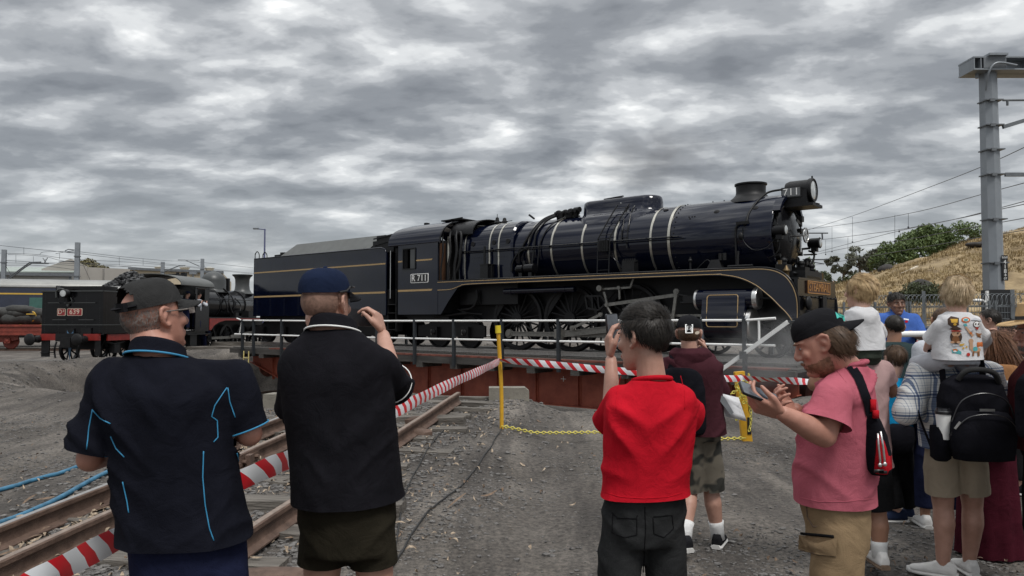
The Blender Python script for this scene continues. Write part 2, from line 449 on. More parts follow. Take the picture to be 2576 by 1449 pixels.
# ------------------------------------------------------------------ near railway track: rails, sleepers, ballast, litter
track = empty('railway_track', (0, 0, 0), label='rusty three rail track on weathered timber sleepers ending at the pit edge', kind='structure')
tdir = V((0.158, 1, 0.0525)).normalized()
def rail_obj(x_off, y0, y1, top):
    def P(Y): return V((track_x(Y) + x_off, Y, 0.24 + 0.0525 * (Y - 5.2)))
    prof = [(-.066, -.158), (.066, -.158), (.066, -.147), (.016, -.126), (.010, -.110), (.010, -.046), (.034, -.036), (.035, -.006), (.029, 0), (-.029, 0), (-.035, -.006), (-.034, -.036), (-.010, -.046), (-.010, -.110), (-.016, -.126), (-.066, -.147)]
    sx = V((1, -0.158, 0)).normalized()
    rings = []
    for k in range(13):
        p = P(y0 + (y1 - y0) * k / 12); j = 0.006 * math.sin(k * 2.1)
        rings.append([p + sx * (a + j) + V((0, 0, b)) for a, b in prof])
    o = MB().loft(rings).build('rail', 'rail_rust', track, smooth=30)
    hd = MB().loft([[p + sx * a + V((0, 0, 0.0025)) for a in (-.022, .022)] + [p + sx * a + V((0, 0, -.004)) for a in (.022, -.022)] for p in (P(y0 + (y1 - y0) * k / 12) + sx * 0.006 * math.sin(k * 2.1) for k in range(13))]).build('rail_head', top, o)
    return o, P, sx
rC, PCf, sxC = rail_obj(0.0, 1.0, 11.3, 'rail_top')
rA, PAf, _ = rail_obj(-1.74, 1.0, 11.9, 'rail_shine')
rB, PBf, _ = rail_obj(-1.21, 1.0, 10.9, 'rail_top')
# fishplates with bolts on the middle rail
for Yf in (7.35,):
    p = PBf(Yf); m = MB()
    m.bar(p - tdir * .26 + sxC * .026 + V((0, 0, -.08)), p + tdir * .26 + sxC * .026 + V((0, 0, -.08)), .022, .085)
    for q in (-.18, -.06, .06, .18):
        m.cyl(p + tdir * q + sxC * .036 + V((0, 0, -.08)), p + tdir * q + sxC * .075 + V((0, 0, -.08)), .021, n=6)
    m.build('fishplate', 'rail_rust', rB)
    m = MB(); m.box(p + sxC * .07 + V((0, 0, -.09)), (.05, .10, .14)); m.build('joint_bracket', 'rail_rust', rB)
sl_me = []
for k in range(5):
    rnd = random.Random(k); m = MB(); L = 2.62 + rnd.uniform(-.12, .12); w = 0.235; h = 0.13; segs = 9; rings = []
    for i in range(segs + 1):
        x = -L / 2 + L * i / segs; e = 0.7 if i in (0, segs) else 1
        rings.append([V((x, sy * w / 2 * e + rnd.uniform(-.010, .010), (h if sz else 0) + rnd.uniform(-.008, .012))) for sy, sz in ((-1, 0), (1, 0), (1.0, 1), (0.35, 1), (-.4, 1), (-1, 1))])
    m.loft(rings); sl_me.append(m.mesh('sleeper', 'sleeper_timber', 40))
Y = 1.6; k = 0
rnd = random.Random(3)
while Y < 11.9:
    o = obj('sleeper', sl_me[k % 5], track)
    c = PCf(Y) + sxC * (-0.87 + rnd.uniform(-.16, .14) + (0.25 if Y > 10.6 else 0))
    o.location = (c.x, c.y, c.z - 0.158 - 0.125 + rnd.uniform(-.02, .012)); o.rotation_euler = (rnd.uniform(-.03, .03), rnd.uniform(-.02, .02), math.atan2(sxC.y, sxC.x) + rnd.uniform(-.05, .05))
    if k % 3 == 1: o.scale = (1.1, 1.05, 1)
    Y += 0.66 if Y < 9.5 else 0.46; k += 1
# pieces of plate and stone by the sleeper ends
for (x, y, D, L, w, rz, mt, nm) in ((672, 1378, 4.62, .52, .24, .1, 'rail_rust', 'sole_plate'), (1062, 1047, 10.0, .5, .2, .2, 'rail_rust', 'sole_plate'), (1040, 1078, 9.0, .45, .18, -.1, 'rail_rust', 'sole_plate')):
    p = at(x, y, D); p.z = gz(p.x, p.y) + .03; m = MB()
    for i, (a, b) in enumerate(((1, 0), (1.0, .05), (.8, .085))): pass
    rings = [[V((math.cos(t) * L / 2 * s * (1 + .12 * math.sin(3 * t)), math.sin(t) * w / 2 * s * (1 + .1 * math.cos(2 * t)), z)) for t in [2 * pi * q / 14 for q in range(14)]] for s, z in ((1, -.05), (1, .03), (.82, .06), (.4, .072))]
    m.loft(rings); o = m.build(nm, mt, track); o.location = p; o.rotation_euler.z = rz
def stone_shape(rnd, r):
    m = MB(); m.ell((0, 0, 0), (r * rnd.uniform(.8, 1.3), r * rnd.uniform(.7, 1.1), r * rnd.uniform(.5, .8)), nu=6, nv=3)
    m.v = [tuple(V(p) * rnd.uniform(.75, 1.2)) for p in m.v]; return m
stones = [stone_shape(random.Random(i), 1) for i in range(10)]
def scatter(name, n, region, size, m_name, label, seed, shape=None, sink=0.25):
    rnd = random.Random(seed); m = MB()
    for _ in range(n):
        X, Yy = region(rnd)
        s = size(rnd, Yy); st = rnd.choice(stones); a = rnd.uniform(0, 2 * pi); ca, sa = math.cos(a), math.sin(a)
        z = gz(X, Yy) + s * (0.5 - sink) * .6; o = len(m.v)
        tz = rnd.uniform(.7, 1.2)
        m.v += [(X + s * (p[0] * ca - p[1] * sa), Yy + s * (p[0] * sa + p[1] * ca), z + s * p[2] * tz) for p in st.v]
        m.f += [tuple(i + o for i in f) for f in st.f]
    return tag(m.build(name, m_name, smooth=0, fix=False), label, kind='stuff')
def reg_track(rnd):
    Yy = 1.5 + 10.3 * rnd.random() ** 1.35
    return track_x(Yy) - 0.87 + rnd.gauss(0, 0.85), Yy
scatter('ballast', 12000, reg_track, lambda r, y: r.uniform(.016, .036), 'stone_grey', 'grey crushed stone ballast between and beside the rails', 11)
def reg_yard(rnd):
    while True:
        Yy = 3.5 + 8.5 * rnd.random() ** 1.2; X = rnd.uniform(-.75, .85) * (Yy * .95)
        if rnd.random() < (.12 + .88 * smoothstep(-.05, .3, noise.noise(V((X * .5, Yy * .5, 7))))) * (1 - .35 * math.exp(-((X - .9) / .7) ** 2)): return X, Yy
scatter('gravel', 13000, reg_yard, lambda r, y: (r.uniform(.006, .017) if r.random() < .93 else r.uniform(.016, .03)), 'stone_grey', 'loose gravel and cinders scattered over the dark yard dirt', 12)
def reg_bank(rnd):
    a = rnd.uniform(0, 2 * pi); d = rnd.gauss(12.6, .7); return PC[0] + d * math.cos(a), PC[1] + d * math.sin(a)
scatter('rubble', 1300, reg_bank, lambda r, y: r.uniform(.015, .045), 'stone_grey', 'lumps of dirt and stone along the rim of the pit', 13)
def litter(name, n, region, seed, m_name, label, L=(.03, .09)):
    rnd = random.Random(seed); m = MB()
    for _ in range(n):
        X, Yy = region(rnd); z = gz(X, Yy) + rnd.uniform(.012, .055)
        a = rnd.uniform(0, 2 * pi); l_ = rnd.uniform(*L); w = rnd.uniform(.006, .015); c = rnd.uniform(-.02, .03); t = rnd.uniform(-.4, .4)
        d = V((math.cos(a), math.sin(a), t)); s = V((-math.sin(a), math.cos(a), rnd.uniform(-.6, .6))).normalized(); p = V((X, Yy, z)); o = len(m.v)
        for k in range(4):
            u = k / 3 - .5; q = p + d * l_ * u + V((0, 0, c * (1 - 4 * u * u))) + s * (.3 * l_ * u * u)
            ww = w * (1 - 3.0 * u * u * .95); m.v += [tuple(q - s * ww), tuple(q + s * ww)]
        for k in range(3): m.f.append((o + 2 * k, o + 2 * k + 1, o + 2 * k + 3, o + 2 * k + 2))
    return tag(m.build(name, m_name, smooth=0, fix=False), label, kind='stuff')
def reg_leaf(rnd):
    Yy = 1.8 + 9 * rnd.random() ** 1.5
    if rnd.random() < .5: return track_x(Yy) - 1.47 + rnd.gauss(0, .12), Yy
    return track_x(Yy) - .6 + rnd.gauss(0, 1.1), Yy
litter('leaf_litter', 3200, reg_leaf, 21, 'leaf_dry', 'dry gum leaves and bark strips lying between the rails')
litter('twigs', 420, reg_leaf, 23, 'wood_litter', 'brown twigs and bark scraps among the ballast', (.08, .24))
litter('yard_litter', 420, reg_yard, 22, 'wood_litter', 'pale leaf scraps lying on the dark yard ground', (.015, .05))

# concrete block at the pit edge, loose sleeper block by the left rail
def block(x, y, D, d, rz, name, label, m_='concrete'):
    p = at(x, y, D); m = MB()
    w, dd, h = d
    poly = [(-w / 2, 0), (w / 2, 0), (w / 2, h - .05), (w / 2 - .06, h), (-w / 2, h)]
    m.prism(poly, -dd / 2, dd / 2); o = m.build(name, m_); o.location = (p.x, p.y, gz(p.x, p.y, False) - .06); o.rotation_euler.z = rz
    return tag(o, label, 'block')
block(1280, 1032, 11.6, (.62, .30, .26), .03, 'concrete_block', 'chamfered concrete block on the pit edge beside the thin yellow post')
block(706, 1030, 11.0, (.40, .3, .26), -.2, 'concrete_block', 'small pale concrete block left of the rails behind the first man')
def hose(name, pts, r, m_, label, cat, lift=None):
    sp = spline(pts, 8); m = MB(); m.tube([V((p.x, p.y, gz(p.x, p.y) + (r if lift is None else lift))) for p in sp], r, 8)
    return tag(m.build(name, m_, smooth=60), label, cat)
hose('blue_pipe', [at(-60, 1236, 6.6), at(120, 1193, 7.2), at(300, 1143, 8.3), at(430, 1105, 9.6)], .021, 'blue_pipe', 'thin blue water pipe lying on the dirt, farther from the rails', 'pipe')
hose('blue_pipe', [at(-60, 1300, 5.6), at(100, 1246, 6.1), at(280, 1178, 7.2), at(420, 1135, 8.2), at(560, 1088, 9.6)], .023, 'blue_pipe', 'thin blue water pipe lying close beside the left rail', 'pipe')
hose('cable', [at(960, 1420, 4.6), at(1010, 1345, 5.2), at(1070, 1270, 6.0), at(1160, 1215, 6.9), at(1225, 1140, 8.2), at(1262, 1092, 9.7)], .008, 'rubber', 'thin dark cable snaking over the gravel to the yellow post', 'cable', .02)
hose('cable', [at(900, 1455, 4.3), at(985, 1370, 5.0), at(1020, 1235, 6.6), at(1070, 1150, 8.0), at(1140, 1060, 10.2)], .007, 'rubber', 'thin dark cable lying beside the sleeper ends', 'cable', .03)

# ------------------------------------------------------------------ turntable
LO = V((5.93, 18.3, 0.78)); LRZ = math.atan2(-.629, .777)     # loco frame: +x is the front, -y faces the camera
tt = empty('turntable', LO, LRZ, label='long turntable bridge with dark red plate girders, timber deck and white pipe handrails', cat='turntable')
SB = -20.2; SF = 1.75
m = MB(); m.box2((SB, -2.05, -.24), (SF, 2.05, -.17)); m.build('deck', 'deck_timber', tt)
m = MB(); m.box2((SB, -2.20, -.40), (SF, -2.053, -.20)); m.box2((SB, 2.053, -.40), (SF, 2.20, -.20)); m.build('edge_beam', 'deck_timber', tt)
m = MB(); m.box2((-17.5, -2.19, -.197), (SF - .2, -1.85, -.155)); m.build('edge_plank', 'red_deck', tt)
pm = MB().box((0, 0, 0), (.24, 2.6, .05)).mesh('deck_plank', 'deck_timber')
k = 0
x = SB + .2
rnd = random.Random(5)
while x < SF - .1:
    o = obj('deck_plank', pm, tt); o.location = (x, 0, -.150 + rnd.uniform(-.006, .006)); o.rotation_euler.z = rnd.uniform(-.012, .012); x += .285
for s in (-1, 1):
    m = MB(); m.box2((SB, s * .80 - .033, -.03), (SF, s * .80 + .033, 0)); m.box2((SB, s * .80 - .009, -.11), (SF, s * .80 + .009, -.03)); m.box2((SB, s * .80 - .065, -.125), (SF, s * .80 + .065, -.11)); m.build('rail', 'rail_shine', tt)
for s in (-1, 1):       # plate girders: web, flanges, stiffeners, rivets
    yy = s * 1.35
    web = [(-19.9, -.42), (SF - .2, -.42), (SF - .2, -.75), (.1, -1.42), (-17.6, -1.42), (-19.9, -.75)]
    m = MB(); m.prism(web, yy - .012, yy + .012); gd = m.build('girder', 'red_oxide', tt)
    m = MB(); m.box2((-19.9, yy - .16, -.425), (SF - .2, yy + .16, -.395)); m.bar((-17.6, yy, -1.43), (.1, yy, -1.43), .32, .03); m.bar((-19.9, yy, -.77), (-17.6, yy, -1.43), .32, .03); m.bar((.1, yy, -1.43), (SF - .2, yy, -.77), .32, .03)
    m.build('flange', 'red_oxide', gd)
    st = MB(); rv = MB()
    for i in range(14):
        xx = -18.4 + i * 1.42
        if xx > .2: break
        st.box2((xx - .055, yy + s * .012, -1.40), (xx + .055, yy + s * .030, -.44)); st.box2((xx - .008, yy + s * .03, -1.40), (xx + .008, yy + s * .10, -.44))
        for z in [-1.34 + .075 * q for q in range(12)]:
            for dx in (-.036, .036): rv.ell((xx + dx, yy + s * .031, z), (.013, .010, .013), nu=6, nv=3)
    for xx in [-17.5 + .11 * q for q in range(160)]:
        for z in (-.47, -1.37): rv.ell((xx, yy + s * .014, z), (.013, .010, .013), nu=6, nv=3)
    st.build('stiffener', 'red_oxide', gd)
    tag(rv.build('rivets', 'red_oxide', gd, fix=False), kind='stuff')
m = MB(); m.box((-4.72, -1.372, -.72), (.16, .012, .014)); m.box((-4.72, -1.372, -.72), (.014, .012, .14)); m.build('chalk_mark', 'white_paint', tt)
br = MB().box((0, 0, 0), (.24, .9, .14)).mesh('beam_end', 'deck_timber')
for i in range(15):
    for s in (-1, 1):
        o = obj('beam_end', br, tt); o.location = (-19.4 + i * 1.42, s * 1.78, -.47)
PX = [-19.2, -18.43, -16.6, -14.85, -13.1, -11.35, -9.62, -7.98, -6.16, -4.25, -2.28, -.31, .70]
pm = MB().box2((-.04, -.045, -.45), (.04, .045, .93)).mesh('handrail_post', 'post_dark')
for s in (-1, 1):
    for x in PX:
        o = obj('handrail_post', pm, tt); o.location = (x, s * 2.255, -.02)
    for z, x0, x1 in ((.87, -19.25, 1.38), (.335, -19.75, 1.36)):
        m = MB(); m.tube([(x0, s * 2.255, z), (-14, s * 2.255, z - .02), (-8, s * 2.26, z - .015), (-2.3, s * 2.255, z - .005), (.7, s * 2.255, z), (x1, s * 2.255, z + (.045 if z > .5 else 0))], .030, 10); m.build('handrail', 'white_paint', tt, 60)
    m = MB(); m.cyl((1.02, s * 2.255, .335), (1.02, s * 2.255, .885), .026); m.cyl((-19.25, s * 2.255, .87), (-19.42, s * 2.255, .335), .026); m.cyl((-19.25, s * 2.255, .87), (-19.62, s * 2.255, .95), .026); m.build('rail_end', 'white_paint', tt, 60)
m = MB(); m.bar((.08, -2.32, -.30), (1.66, -2.32, .84), .05, .085); m.build('locking_bar', 'white_paint', tt)
m = MB(); m.cyl((1.66, -2.32, .84), (2.0, -2.32, .88), .02); m.box((.70, -2.33, .12), (.14, .12, .16)); m.build('lock_fitting', 'post_dark', tt)
for x in (-19.4, 1.0):
    for s in (-1, 1):
        m = MB(); m.lathe([(-.07, .10), (-.07, .36), (.03, .36), (.03, .40), (.07, .40), (.07, .10)], (x, s * 1.0, -.98), 'x', 24); m.build('end_wheel', 'red_deck', tt)
ld = empty('ladder', LO, LRZ, label='small yellow ladder hanging from the far left end of the turntable', cat='ladder')
m = MB()
for dx in (-.17, .17): m.cyl((-18.75 + dx, -2.36, -1.3), (-18.8 + dx, -2.33, -.30), .022, n=6)
for z in (-1.1, -.83, -.56): m.cyl((-18.93, -2.35, z), (-18.6, -2.35, z), .018, n=6)
m.build('ladder_frame', 'ladder_yellow', ld)
# ring rail round the pit floor
m = MB(); m.tube([(PC[0] + 10.6 * math.cos(a), PC[1] + 10.6 * math.sin(a), PITZ + .10) for a in [2 * pi * k / 96 for k in range(96)]], .05, 6, closed=True)
tag(m.build('ring_rail', 'rail_rust'), 'rusty ring rail round the floor of the pit', kind='structure')
# weathered sleepers stacked on the far rim
for i, (x, y, D, L, rz, lab) in enumerate(((560, 858, 34.5, 4.2, .12, 'weathered sleeper lying on the far rim beside the small locomotive, nearest the handrail'), (600, 866, 33.2, 4.6, .03, 'long weathered timber on the far rim below the white handrail'), (545, 868, 33.6, 3.4, .2, 'pale weathered timber on the far rim, lowest of the pile'), (625, 848, 36, 3.6, 0, 'weathered timber on the far rim, farthest of the pile'))):
    p = at(x, y, D); o = obj('loose_sleeper', sl_me[i % 5]); o.location = (p.x, p.y, gz(p.x, p.y, False) + .02 + .14 * i * .8); o.scale = (L / 2.62, 1.6, 2.2); o.rotation_euler = (0, 0, rz); tag(o, lab, 'timber', 'weathered timbers on the far rim')
# ------------------------------------------------------------------ big steam locomotive on the turntable
lo = empty('steam_locomotive', LO, LRZ, label='long glossy navy and black steam locomotive with tender standing on the turntable', cat='locomotive')
W = 1.45
def P(name, mb, m_, parent=lo, smooth=35): return mb.build(name, m_, parent, smooth)
def rounded(pts, r, n=5):
    """round the corners of a 2d polygon where r[i] > 0"""
    out = []
    for i, p in enumerate(pts):
        if not r[i]: out.append(p); continue
        p = V((p[0], p[1], 0)); a = V((*pts[i - 1], 0)); b = V((*pts[(i + 1) % len(pts)], 0))
        da, db = (a - p).normalized(), (b - p).normalized()
        p0, p1 = p + da * r[i], p + db * r[i]
        for k in range(n + 1):
            t = k / n; q = p0 * (1 - t) ** 2 + p * 2 * t * (1 - t) + p1 * t * t; out.append((q.x, q.y))
    return out
# tender tank
tn = empty('tender'); tn.parent = lo
m = MB(); m.box2((-19.74, -W + .02, 1.05), (-12.3, W - .02, 3.20)); P('tank', m, 'navy_paint', tn)
side = rounded([(-19.76, 1.04), (-11.87, 1.04), (-11.87, 3.30), (-19.76, 3.32)], [0, 0, .22, .03])
for s in (-1, 1):
    m = MB(); m.prism(side, s * W, s * (W - .025)); P('side_sheet', m, 'navy_paint', tn)
    m = MB(); m.tube([(-19.76, s * (W + .005), 3.33), (-16, s * (W + .005), 3.325), (-12.1, s * (W + .005), 3.31), (-11.92, s * (W + .005), 3.25), (-11.865, s * (W + .005), 3.1), (-11.86, s * (W + .005), 1.1)], .022, 6); P('beading', m, 'navy_paint', tn, 60)
    for z, h in ((2.765, .048), (1.805, .062)):
        m = MB(); m.box2((-19.75, s * (W + .004), z - h / 2), (-11.87, s * (W + .001), z + h / 2)); P('lining_band', m, 'gold_line', tn)
rv = MB()
for x in [-19.55 + .92 * k for k in range(9)]:
    for q in range(30):
        z = 1.1 + q * .071
        for dx in (0, .06): rv.ell((x + dx, -W - .001, z), (.010, .008, .010), nu=5, nv=2)
tag(rv.build('rivets', 'navy_paint', tn, fix=False), kind='stuff')
m = MB(); m.box2((-19.79, -W, 1.04), (-19.745, W, 3.31)); P('rear_sheet', m, 'navy_paint', tn)
# coal hopper
def frust(m, b, t):
    vs = [(b[0], -b[2], b[3]), (b[1], -b[2], b[3]), (b[1], b[2], b[3]), (b[0], b[2], b[3]), (t[0], -t[2], t[3]), (t[1], -t[2], t[3]), (t[1], t[2], t[3]), (t[0], t[2], t[3])]
    return m.add(vs, [(0, 3, 2, 1), (4, 5, 6, 7), (0, 1, 5, 4), (1, 2, 6, 5), (2, 3, 7, 6), (3, 0, 4, 7)])
m = MB(); frust(m, (-18.62, -13.2, 1.02, 3.40), (-18.12, -12.9, .60, 3.88)); P('coal_hopper', m, 'hopper_grey', tn, 20)
m = MB(); m.box2((-18.64, -1.03, 3.19), (-13.0, 1.03, 3.402)); P('hopper_base', m, 'black_dull', tn)
m = MB(); m.box2((-13.05, -1.02, 3.2), (-11.98, 1.02, 3.62)); m.box2((-12.9, -.98, 3.6), (-11.98, .98, 3.80)); m.bar((-12.95, -1.03, 3.48), (-11.98, -1.03, 3.62), .03, .05); m.bar((-13.0, -1.03, 3.70), (-11.95, -1.03, 3.80), .03, .04); P('bunker_front', m, 'black_dull', tn)
m = MB(); m.box2((-19.2, -.9, 3.2), (-18.72, -.35, 3.50)); m.cyl((-18.95, -.62, 3.5), (-18.95, -.62, 3.60), .16); m.cyl((-19.15, -.5, 3.2), (-19.15, -.5, 3.58), .06); P('stoker_vent', m, 'black_dull', tn)
m = MB(); m.lathe([(3.2, .22), (3.36, .22), (3.36, .25), (3.40, .22), (3.42, .05)], (-19.4, -.3, 0)); P('filler_hatch', m, 'black_dull', tn)
m = MB()
for y in (-1.30, -.95): m.tube(spline([(-19.95, y, 1.35), (-19.95, y, 3.35), (-19.93, y, 3.55), (-19.8, y, 3.64), (-19.66, y, 3.52), (-19.66, y, 3.3)], 5), .020, 6)
for z in [1.5 + .33 * k for k in range(6)]: m.cyl((-19.95, -1.30, z), (-19.95, -.95, z), .015, n=6)
P('rear_ladder', m, 'black_dull', tn, 60)
def wheel(x, y, r, spokes=0, parent=lo, mname='smoke_black', name='wheel', cw=0.0, z=None, th=.13):
    z = r if z is None else z; s = -1 if y < 0 else 1; m = MB()
    a, b = y, y + s * th        # outer face towards b
    q0, q1 = (a, b)
    prof = [(q0, r * .86), (q0, r + .028), (q0 + s * .03, r + .028), (q0 + s * .035, r), (q1, r * .99), (q1, r * .90), (q1 - s * .03, r * .86)]
    m.lathe(prof + [prof[0]], (x, 0, z), 'y', 40, cap=False)
    if spokes:
        m.lathe([(q0 + s * .01, .02), (q0 + s * .01, r * .22), (q1 + s * .03, r * .20), (q1 + s * .03, .02)], (x, 0, z), 'y', 20)
        ym = (q0 + q1) / 2
        for k in range(spokes):
            t = 2 * pi * (k + .3) / spokes; c, q = math.cos(t), math.sin(t)
            m.tube([(x + c * r * .18, ym, z + q * r * .18), (x + c * r * .88, ym, z + q * r * .88)], [.036, .024], 6)
        if cw:
            t0 = cw; pts = [(x + math.cos(t) * r * .87, z + math.sin(t) * r * .87) for t in [t0 - .62 + 1.24 * k / 10 for k in range(11)]]
            m.prism(pts, ym - .05, ym + .055)
    else:
        m.lathe([(q0, r * .87), (q1 - s * .05, r * .87), (q1 - s * .05, r * .3), (q1, r * .22), (q1, .02)], (x, 0, z), 'y', 28, cap=True)
    return P(name, m, mname, parent)
for bx in (-18.2, -14.2):
    for dx in (-1.5, 0, 1.5):
        for s in (-1, 1): wheel(bx + dx, s * .72, .46, 0, tn)
    for s in (-1, 1):
        m = MB(); m.prism([(bx - 2.1, .42), (bx - 2.1, .62), (bx - .9, .86), (bx + .9, .86), (bx + 2.1, .62), (bx + 2.1, .42), (bx + 1.2, .34), (bx - 1.2, .34)], s * .93, s * 1.02); bf = P('bogie_frame', m, 'smoke_black', tn)
        for dx in (-1.5, 0, 1.5):
            m = MB(); m.box((bx + dx, s * 1.06, .48), (.30, .14, .30)); m.cyl((bx + dx, s * 1.12, .48), (bx + dx, s * 1.15, .48), .1); P('axle_box', m, 'black_dull', bf)
m = MB(); m.box2((-19.7, -1.2, .86), (-12, 1.2, 1.04)); m.box2((-19.9, -.5, .62), (-19.7, .5, 1.02)); m.cyl((-20.1, 0, .8), (-19.8, 0, .8), .1); P('underframe', m, 'smoke_black', tn)
m = MB()
for k, z in enumerate((.55, .82, 1.10, 1.38)): m.box2((-11.82, -1.42, z), (-11.42, -1.12, z + .03))
m.box2((-11.84, -1.40, .5), (-11.80, -1.12, 1.9)); m.box2((-11.44, -1.40, .5), (-11.40, -1.12, 1.9)); P('step', m, 'black_dull')
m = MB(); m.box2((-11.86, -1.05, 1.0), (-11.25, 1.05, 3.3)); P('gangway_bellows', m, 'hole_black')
for y in (-1.33,):
    m = MB(); m.cyl((-11.78, y, 1.6), (-11.78, y, 3.2), .018, n=6); m.cyl((-11.36, y, 1.6), (-11.36, y, 3.2), .018, n=6); P('grab_rail', m, 'bright_steel')

# cab
cb = empty('cab'); cb.parent = lo
x0, x1, wx0, wx1, wz0, wz1 = -11.27, -9.45, -11.03, -10.45, 2.53, 3.20
for s in (-1, 1):
    m = MB(); a, b = s * W, s * (W - .03)
    m.box2((x0, a, 1.06), (x1, b, wz0)); m.box2((x0, a, wz0), (wx0, b, wz1)); m.box2((wx1, a, wz0), (x1, b, wz1)); m.box2((x0, a, wz1), (x1, b, 3.36)); P('cab_side', m, 'navy_paint', cb)
    m = MB()
    for p, q in (((wx0, wz0), (wx1, wz0)), ((wx1, wz0), (wx1, wz1)), ((wx1, wz1), (wx0, wz1)), ((wx0, wz1), (wx0, wz0))): m.bar((p[0], s * (W + .002), p[1]), (q[0], s * (W + .002), q[1]), .05, .035)
    fr = P('window_frame', m, 'black_paint', cb)
    m = MB(); m.box2((wx0 + .28, s * (W - .05), wz0), (wx1, s * (W - .06), wz1)); P('window_pane', m, 'glass_dark', fr)
    for z, h, xa, xb in ((2.795, .048, x0, -9.67), (1.835, .062, x0, -9.67)):
        m = MB()
        for u, w_ in ((xa, wx0 - .03), (wx1 + .03, xb)) if z > 2.5 else ((xa, xb),):
            m.prism([(u, z - h / 2), (w_ - (.06 if w_ == xb else 0), z - h / 2), (w_, z + h / 2), (u, z + h / 2)], s * (W + .001), s * (W + .005))
        P('lining_band', m, 'gold_line', cb)
# interior
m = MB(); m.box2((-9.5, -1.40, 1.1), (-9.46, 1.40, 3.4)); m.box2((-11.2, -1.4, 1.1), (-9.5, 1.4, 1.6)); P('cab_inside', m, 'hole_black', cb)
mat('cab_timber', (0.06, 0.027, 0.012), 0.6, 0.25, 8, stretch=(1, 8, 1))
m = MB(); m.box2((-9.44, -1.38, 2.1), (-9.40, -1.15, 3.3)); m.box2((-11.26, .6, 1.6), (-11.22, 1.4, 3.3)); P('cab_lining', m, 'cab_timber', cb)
m = MB(); m.box2((-10.85, -1.3, 2.35), (-10.55, -1.05, 2.95)); P('seat_back', m, 'black_dull', cb)
# arched roof, longer than the cab towards the front
def arch(w, eave, top, n=18, p=2.35):
    out = []
    for k in range(n + 1):
        t = pi * k / n; c, q = math.cos(t), math.sin(t)
        out.append((w * math.copysign(abs(c) ** (2 / p), c), eave + (top - eave) * abs(q) ** (2 / p)))
    return out
def shell(m, xs_, f, th=.03):
    rings = []
    for x in xs_:
        a = f(x); rings.append([V((x, y, z)) for y, z in a] + [V((x, y * (1 - th / 1.4), z - th)) for y, z in reversed(a)])
    return m.loft(rings)
m = MB(); shell(m, [-11.75, -11.3, -10.4, -9.35], lambda x: arch(1.47, 3.34, 4.12 - .05 * smoothstep(-11.2, -11.8, x))); P('roof', m, 'navy_paint', cb, 40)
m = MB(); shell(m, [-9.36, -9.30], lambda x: arch(1.49, 3.30, 4.14)); P('roof_rim', m, 'black_paint', cb, 40)
m = MB(); shell(m, [-9.3, -8.35], lambda x: arch(1.05, 3.55, 4.08)); P('roof_hood', m, 'black_dull', cb, 40)
m = MB(); m.box2((-11.1, -.45, 4.08), (-10.98, -.3, 4.17)); m.bar((-9.95, -.75, 4.10), (-9.05, -.75, 4.14), .04, .03); m.box2((-10.0, -.75, 4.09), (-9.1, .6, 4.13)); P('roof_hatch', m, 'black_dull', cb)
# open front of the cab: pipes, pillars
m = MB()
for i, (x, y) in enumerate(((-9.38, -1.36), (-9.12, -1.30), (-8.98, -1.2), (-8.86, -1.28))):
    m.tube(spline([(x, y, 1.95), (x - .02, y, 2.5), (x + .03, y + .05, 3.0), (x - .05, y + .1, 3.45), (x - .2, y + .3, 3.7)], 4), .028 + .012 * (i % 2), 8)
m.tube(spline([(-8.9, -1.1, 3.55), (-8.75, -1.15, 3.6), (-8.68, -1.2, 3.3), (-8.75, -1.22, 2.6), (-8.95, -1.25, 2.2), (-9.0, -1.25, 2.0)], 5), .045, 8)
P('cab_pipe', m, 'black_dull', cb, 60)
m = MB(); m.bar((-9.2, -1.22, 2.0), (-9.2, -1.22, 3.5), .03, .07); P('pillar', m, 'band_steel', cb)
# painted number plate
m = MB(); m.prism(rounded([(-10.66, 2.07), (-9.85, 2.07), (-9.85, 2.365), (-10.66, 2.365)], [.05] * 4), -W - .002, -W - .022); np_ = P('number_plate', m, 'white_paint', cb)
m = MB(); m.prism(rounded([(-10.64, 2.09), (-9.87, 2.09), (-9.87, 2.345), (-10.64, 2.345)], [.045] * 4), -W - .0225, -W - .025); P('plate_field', m, 'sign_black', np_)
t = text_mb('R 711', .285, .006, 1.05); t.xf(Matrix.Translation((-10.255, -W - .030, 2.215)) @ Matrix.Rotation(pi / 2, 4, 'X')); P('plate_lettering', t, 'white_paint', np_, 0)

